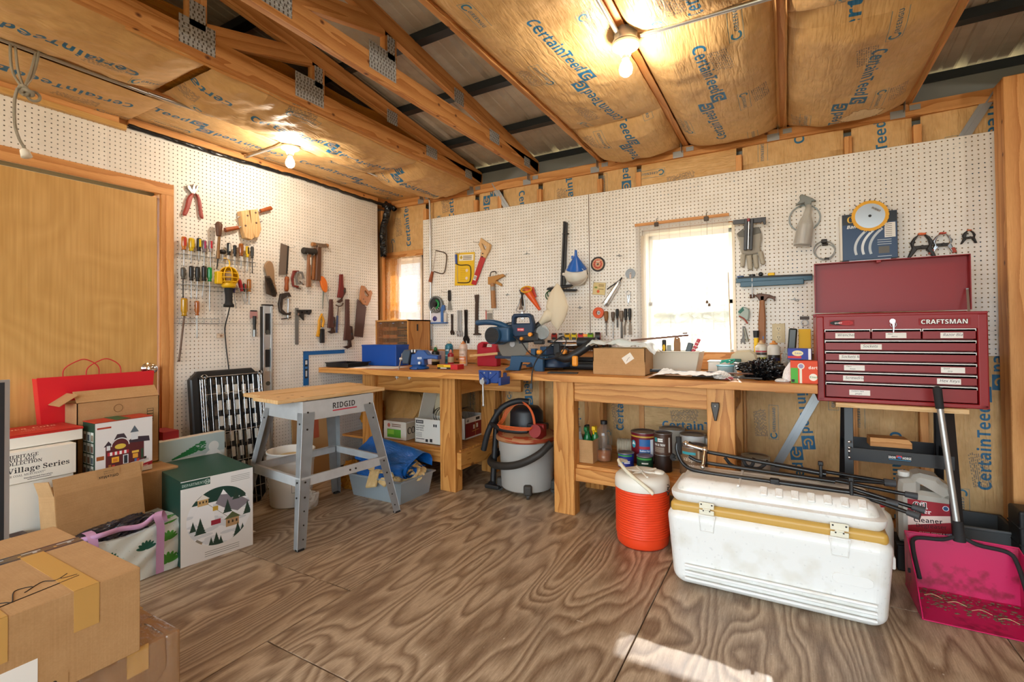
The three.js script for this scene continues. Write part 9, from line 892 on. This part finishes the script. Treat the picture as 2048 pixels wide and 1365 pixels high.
  o = BWT('circular_saw_blade', 'round saw blade with a yellow rim', 'saw blade', 3.811, 1.826, undefined, 0.060); { const R = 0.092, p = []; for (let k = 0; k < 48; k++) { const a = k / 48 * 2 * PI; p.push([(R - (k % 2 ? 0.004 : 0)) * Math.cos(a), (R - (k % 2 ? 0.004 : 0)) * Math.sin(a)]); } const c = (r) => [...Array(32)].map((_, k) => [r * Math.cos(k / 16 * PI), r * Math.sin(k / 16 * PI)]); part(o, 'yellow_rim', ex(p, 0.004, 0, 0, [c(0.072)]), MS(0xe8a90c, 0.4)); part(o, 'plate', ex(c(0.073), 0.0025, 0.0005, 0, [c(0.008)]), MS(0xb2b4b4, 0.28, { metalness: 0.9 })); for (let k = 0; k < 24; k++) part(o, 'tooth', mv(bx(0.007, 0.004, 0.005, 0, 0, 0), (R + 0.001) * Math.cos(k * PI / 12), (R + 0.001) * Math.sin(k * PI / 12), 0.002, 0, 0, k * PI / 12), mDarkSteel); part(o, 'lettering', mv(sheet(0.05, 0.016), 0.03, 0.035, 0.0034, 0, 0, -0.6), printMat(128, 40, (g) => { g.fillStyle = '#aaaaa8'; g.fillRect(0, 0, 128, 40); g.fillStyle = '#1a1a1a'; g.font = 'bold 34px sans-serif'; g.fillText('DeWALT', 4, 32, 120); })); part(o, 'arbor_peg', cy(0.007, 0.007, 0.06, 0, 0, -0.028, PI / 2), mBlack); }
  const sc = (label, x, y, s, m, tip) => { const q = BWT('spring_clamp', label, 'clamp', x, y, 'spring clamps on the pegboard'); const k = (a) => mm(a).map(([u, v]) => [u * s, v * s]); part(q, 'arm', ex(k([-14, 66, -8, 70, -30, 34, -36, 6, -20, -20, -52, -66, -66, -64, -44, -8, -52, 20, -34, 50]), 0.026 * s, 0.004, 0.004, [], false), m); part(q, 'arm', ex(k([14, 66, 6, 70, 26, 34, 32, 6, 18, -20, 44, -66, 60, -64, 42, -8, 50, 20, 34, 50]), 0.026 * s, 0.008, 0.004, [], false), m); part(q, 'jaw_pad', [bx(0.02 * s, 0.012 * s, 0.03 * s, -0.006 * s, 0.068 * s, 0.02, 0.003), bx(0.02 * s, 0.012 * s, 0.03 * s, 0.008 * s, 0.066 * s, 0.022, 0.003)], MS(tip, 0.5)); part(q, 'pivot', [cy(0.008 * s, 0.008 * s, 0.036, 0, -0.004 * s, 0.018, PI / 2), bx(0.07 * s, 0.02 * s, 0.02, 0, -0.008 * s, 0.018, 0.003)], mDarkSteel); return q; };
  sc('large black spring clamp with orange jaw tips', 4.051, 1.632, 1, MS(0x221f1e, 0.45), 0xd9662a); sc('chrome spring clamp with red handle tips', 4.142, 1.637, 0.85, mChrome, 0xb5402a); part(scene.children.at(-1), 'handle_tip', bx(0.016, 0.03, 0.03, -0.05, -0.042, 0.018, 0.003, 0, 0, -0.35), MS(0xa83a22, 0.45)); part(scene.children.at(-1), 'handle_tip', bx(0.016, 0.03, 0.03, 0.045, -0.042, 0.02, 0.003, 0, 0, 0.35), MS(0xa83a22, 0.45)); sc('small black spring clamp alone on its peg', 4.254, 1.662, 0.55, MS(0x1e1c1b, 0.45), 0xd9662a);
  o = BWT('hose_clamp_ring', 'thin steel hose clamp ring with screws hung near the blade box', 'hose clamp', 3.586, 1.652); part(o, 'band', [to(0.055, 0.0035, 0, 0, 0.012), to(0.05, 0.0025, 0.004, -0.012, 0.018)], MS(0x9a9c9a, 0.4, { metalness: 0.6 })); part(o, 'screw_housing', [bx(0.03, 0.024, 0.02, 0, 0.055, 0.014, 0.004), cy(0.008, 0.008, 0.03, 0.004, 0.035, 0.014, 0, 0, PI / 2), bx(0.025, 0.014, 0.014, 0.012, -0.055, 0.014, 0.003)], mDarkSteel);
  o = BWT('brown_shelf_tag', 'small dark tag plate half hidden by the chest', 'tag', 3.475, 1.235); part(o, 'plate', bx(0.05, 0.02, 0.004, 0, 0, 0.004, 0.001), MS(0x4a3b34, 0.5)); part(o, 'hooked_bottle_ring', to(0.018, 0.003, 0.0, -0.03, 0.02), mSteel);
}
// ---------- slatted blind over the wide window ----------
{
  const o = thing('slatted_blind', 'sheer white matchstick blind hanging in front of the wide window', 'blind', [2.735, 0, 0.026]); const W = 0.625, y0 = 1.055, y1 = 1.935, n = 240;
  part(o, 'head_batten', [board(W + 0.01, 0.022, 0.006, 0, y1 + 0.004, 0)], MS(0xffffff, 0.6, { map: rep(tPine, 1, 3) }));
  const g = []; for (let k = 0; k < n; k++) { const y = y0 + (y1 - y0) * k / n; g.push(bx(W, 0.0018, 0.0014, 0, y, 0.0005 * (k % 3 - 1))); } const sl = part(o, 'slats', g, MP(0xf3f1ee, 0.9, { transmission: 0.5, thickness: 0 }), 'thin white slats'); sl.userData.kind = 'stuff';
  for (let k = 0; k < 9; k++) part(o, 'string', pole([-W / 2 + 0.03 + k * (W - 0.06) / 8, y0, 0.0014], [-W / 2 + 0.03 + k * (W - 0.06) / 8, y1, 0.0014], 0.0007, 0.0007, 4), MS(0xb9a894, 0.8));
  part(o, 'edge_rod', pole([W / 2 + 0.004, y0 - 0.02, 0.002], [W / 2 - 0.006, 1.55, 0.002], 0.003), MS(0xcfae7c, 0.6)); for (const x of [-0.16, 0.175]) part(o, 'hanger_clip', [bx(0.03, 0.03, 0.014, x, y1 - 0.008, 0.006, 0.003), tb([[x, y1 + 0.008, 0.004], [x, y1 + 0.03, 0.0], [x + 0.006, y1 + 0.04, -0.015]], 0.002)], MS(0x4a4038, 0.5, { metalness: 0.4 }));
  part(o, 'pull_cord', pole([0.18, y1 - 0.02, 0.006], [0.172, 1.37, 0.008], 0.0012, 0.0012, 5), MS(0x8a8078, 0.8)); for (const [x, y] of [[0.172, 1.365], [0.186, 1.345]]) part(o, 'cord_bead', lt([[0, 0], [0.009, 0.003], [0.008, 0.016], [0.004, 0.022], [0, 0.022]], 12, x, y - 0.02, 0.008), MS(0x6a5440, 0.6));
  // frame boards seen through the blind
  const t = struct('trim_1', null, null, 'pine casing of the wide window', 'trim'); part(t, 'casing', board(0.022, 0.86, 0.012, 2.466, 1.43, 0.0075), MS(0xd9bd94, 0.6)); part(t, 'sill_board', board(0.64, 0.05, 0.02, 2.77, 0.99, 0.012), mPine);
}
// ---------- woven curtains over the corner window ----------
{
  const tW = (k) => tex(512, 512, (u, v) => { const t = u * 90, a = Math.abs(t - Math.floor(t) - 0.5) * 2, b = vn(Math.floor(t) * 3.1 + k, v * 5), c = vn(u * 40, v * 160); return mix(hex(0xd9ad72), hex(0xa87a44), 0.35 * a + 0.6 * b).map((q) => q + (c - 0.5) * 26); });
  const cut = (k, d) => tex(512, 512, (u, v) => { const t = u * 90 + 0.6 * vn(u * 20 + k, v * 14), f = Math.abs(t - Math.floor(t) - 0.5) * 2, gap = d * (0.35 + 1.3 * fbm(u * 7 + k * 5, v * 5, 3)), w = (v * 70) % 1 < 0.18; const q = f > 1 - gap && !w ? 0 : 255; return [q, q, q]; }, false);
  const cur = (label, x0, x1, y0, y1, z, k, d, c) => { const o = thing('grass_curtain', label, 'curtain', [(x0 + x1) / 2, 0, z]); const W = x1 - x0, H = y1 - y0, g = new THREE.PlaneGeometry(W, H, 30, 20), p = g.attributes.position; for (let i = 0; i < p.count; i++) { const x = p.getX(i), t = 0.5 - p.getY(i) / H; p.setZ(i, 0.008 * Math.sin(x * 70 + k) + 0.01 * fbm(x * 12 + k, t * 3)); p.setX(i, x * (1 - 0.05 * t)); } g.computeVertexNormals(); g.translate(0, (y0 + y1) / 2, 0); part(o, 'cloth', ni(g), MP(c, 0.95, { map: k > 1 ? null : rep(tW(k), 1, 1), alphaMap: cut(k, d), alphaTest: 0.5, transmission: 0.45, thickness: 0, side: THREE.DoubleSide }), 'loosely woven grass cloth'); part(o, 'rod', pole([-W / 2, y1, 0.004], [W / 2, y1, 0.004], 0.004), MS(0xb58a52, 0.6)); return o; };
  cur('tan woven grass curtain beside the black plastic', -0.13, 0.135, 1.22, 1.895, 0.016, 1, 0.10, 0xe6c596); cur('thin pale woven curtain beside the conduit', 0.10, 0.40, 1.145, 1.885, 0.034, 2, 0.45, 0xeedccf);
}
renderer.render(scene, camera);
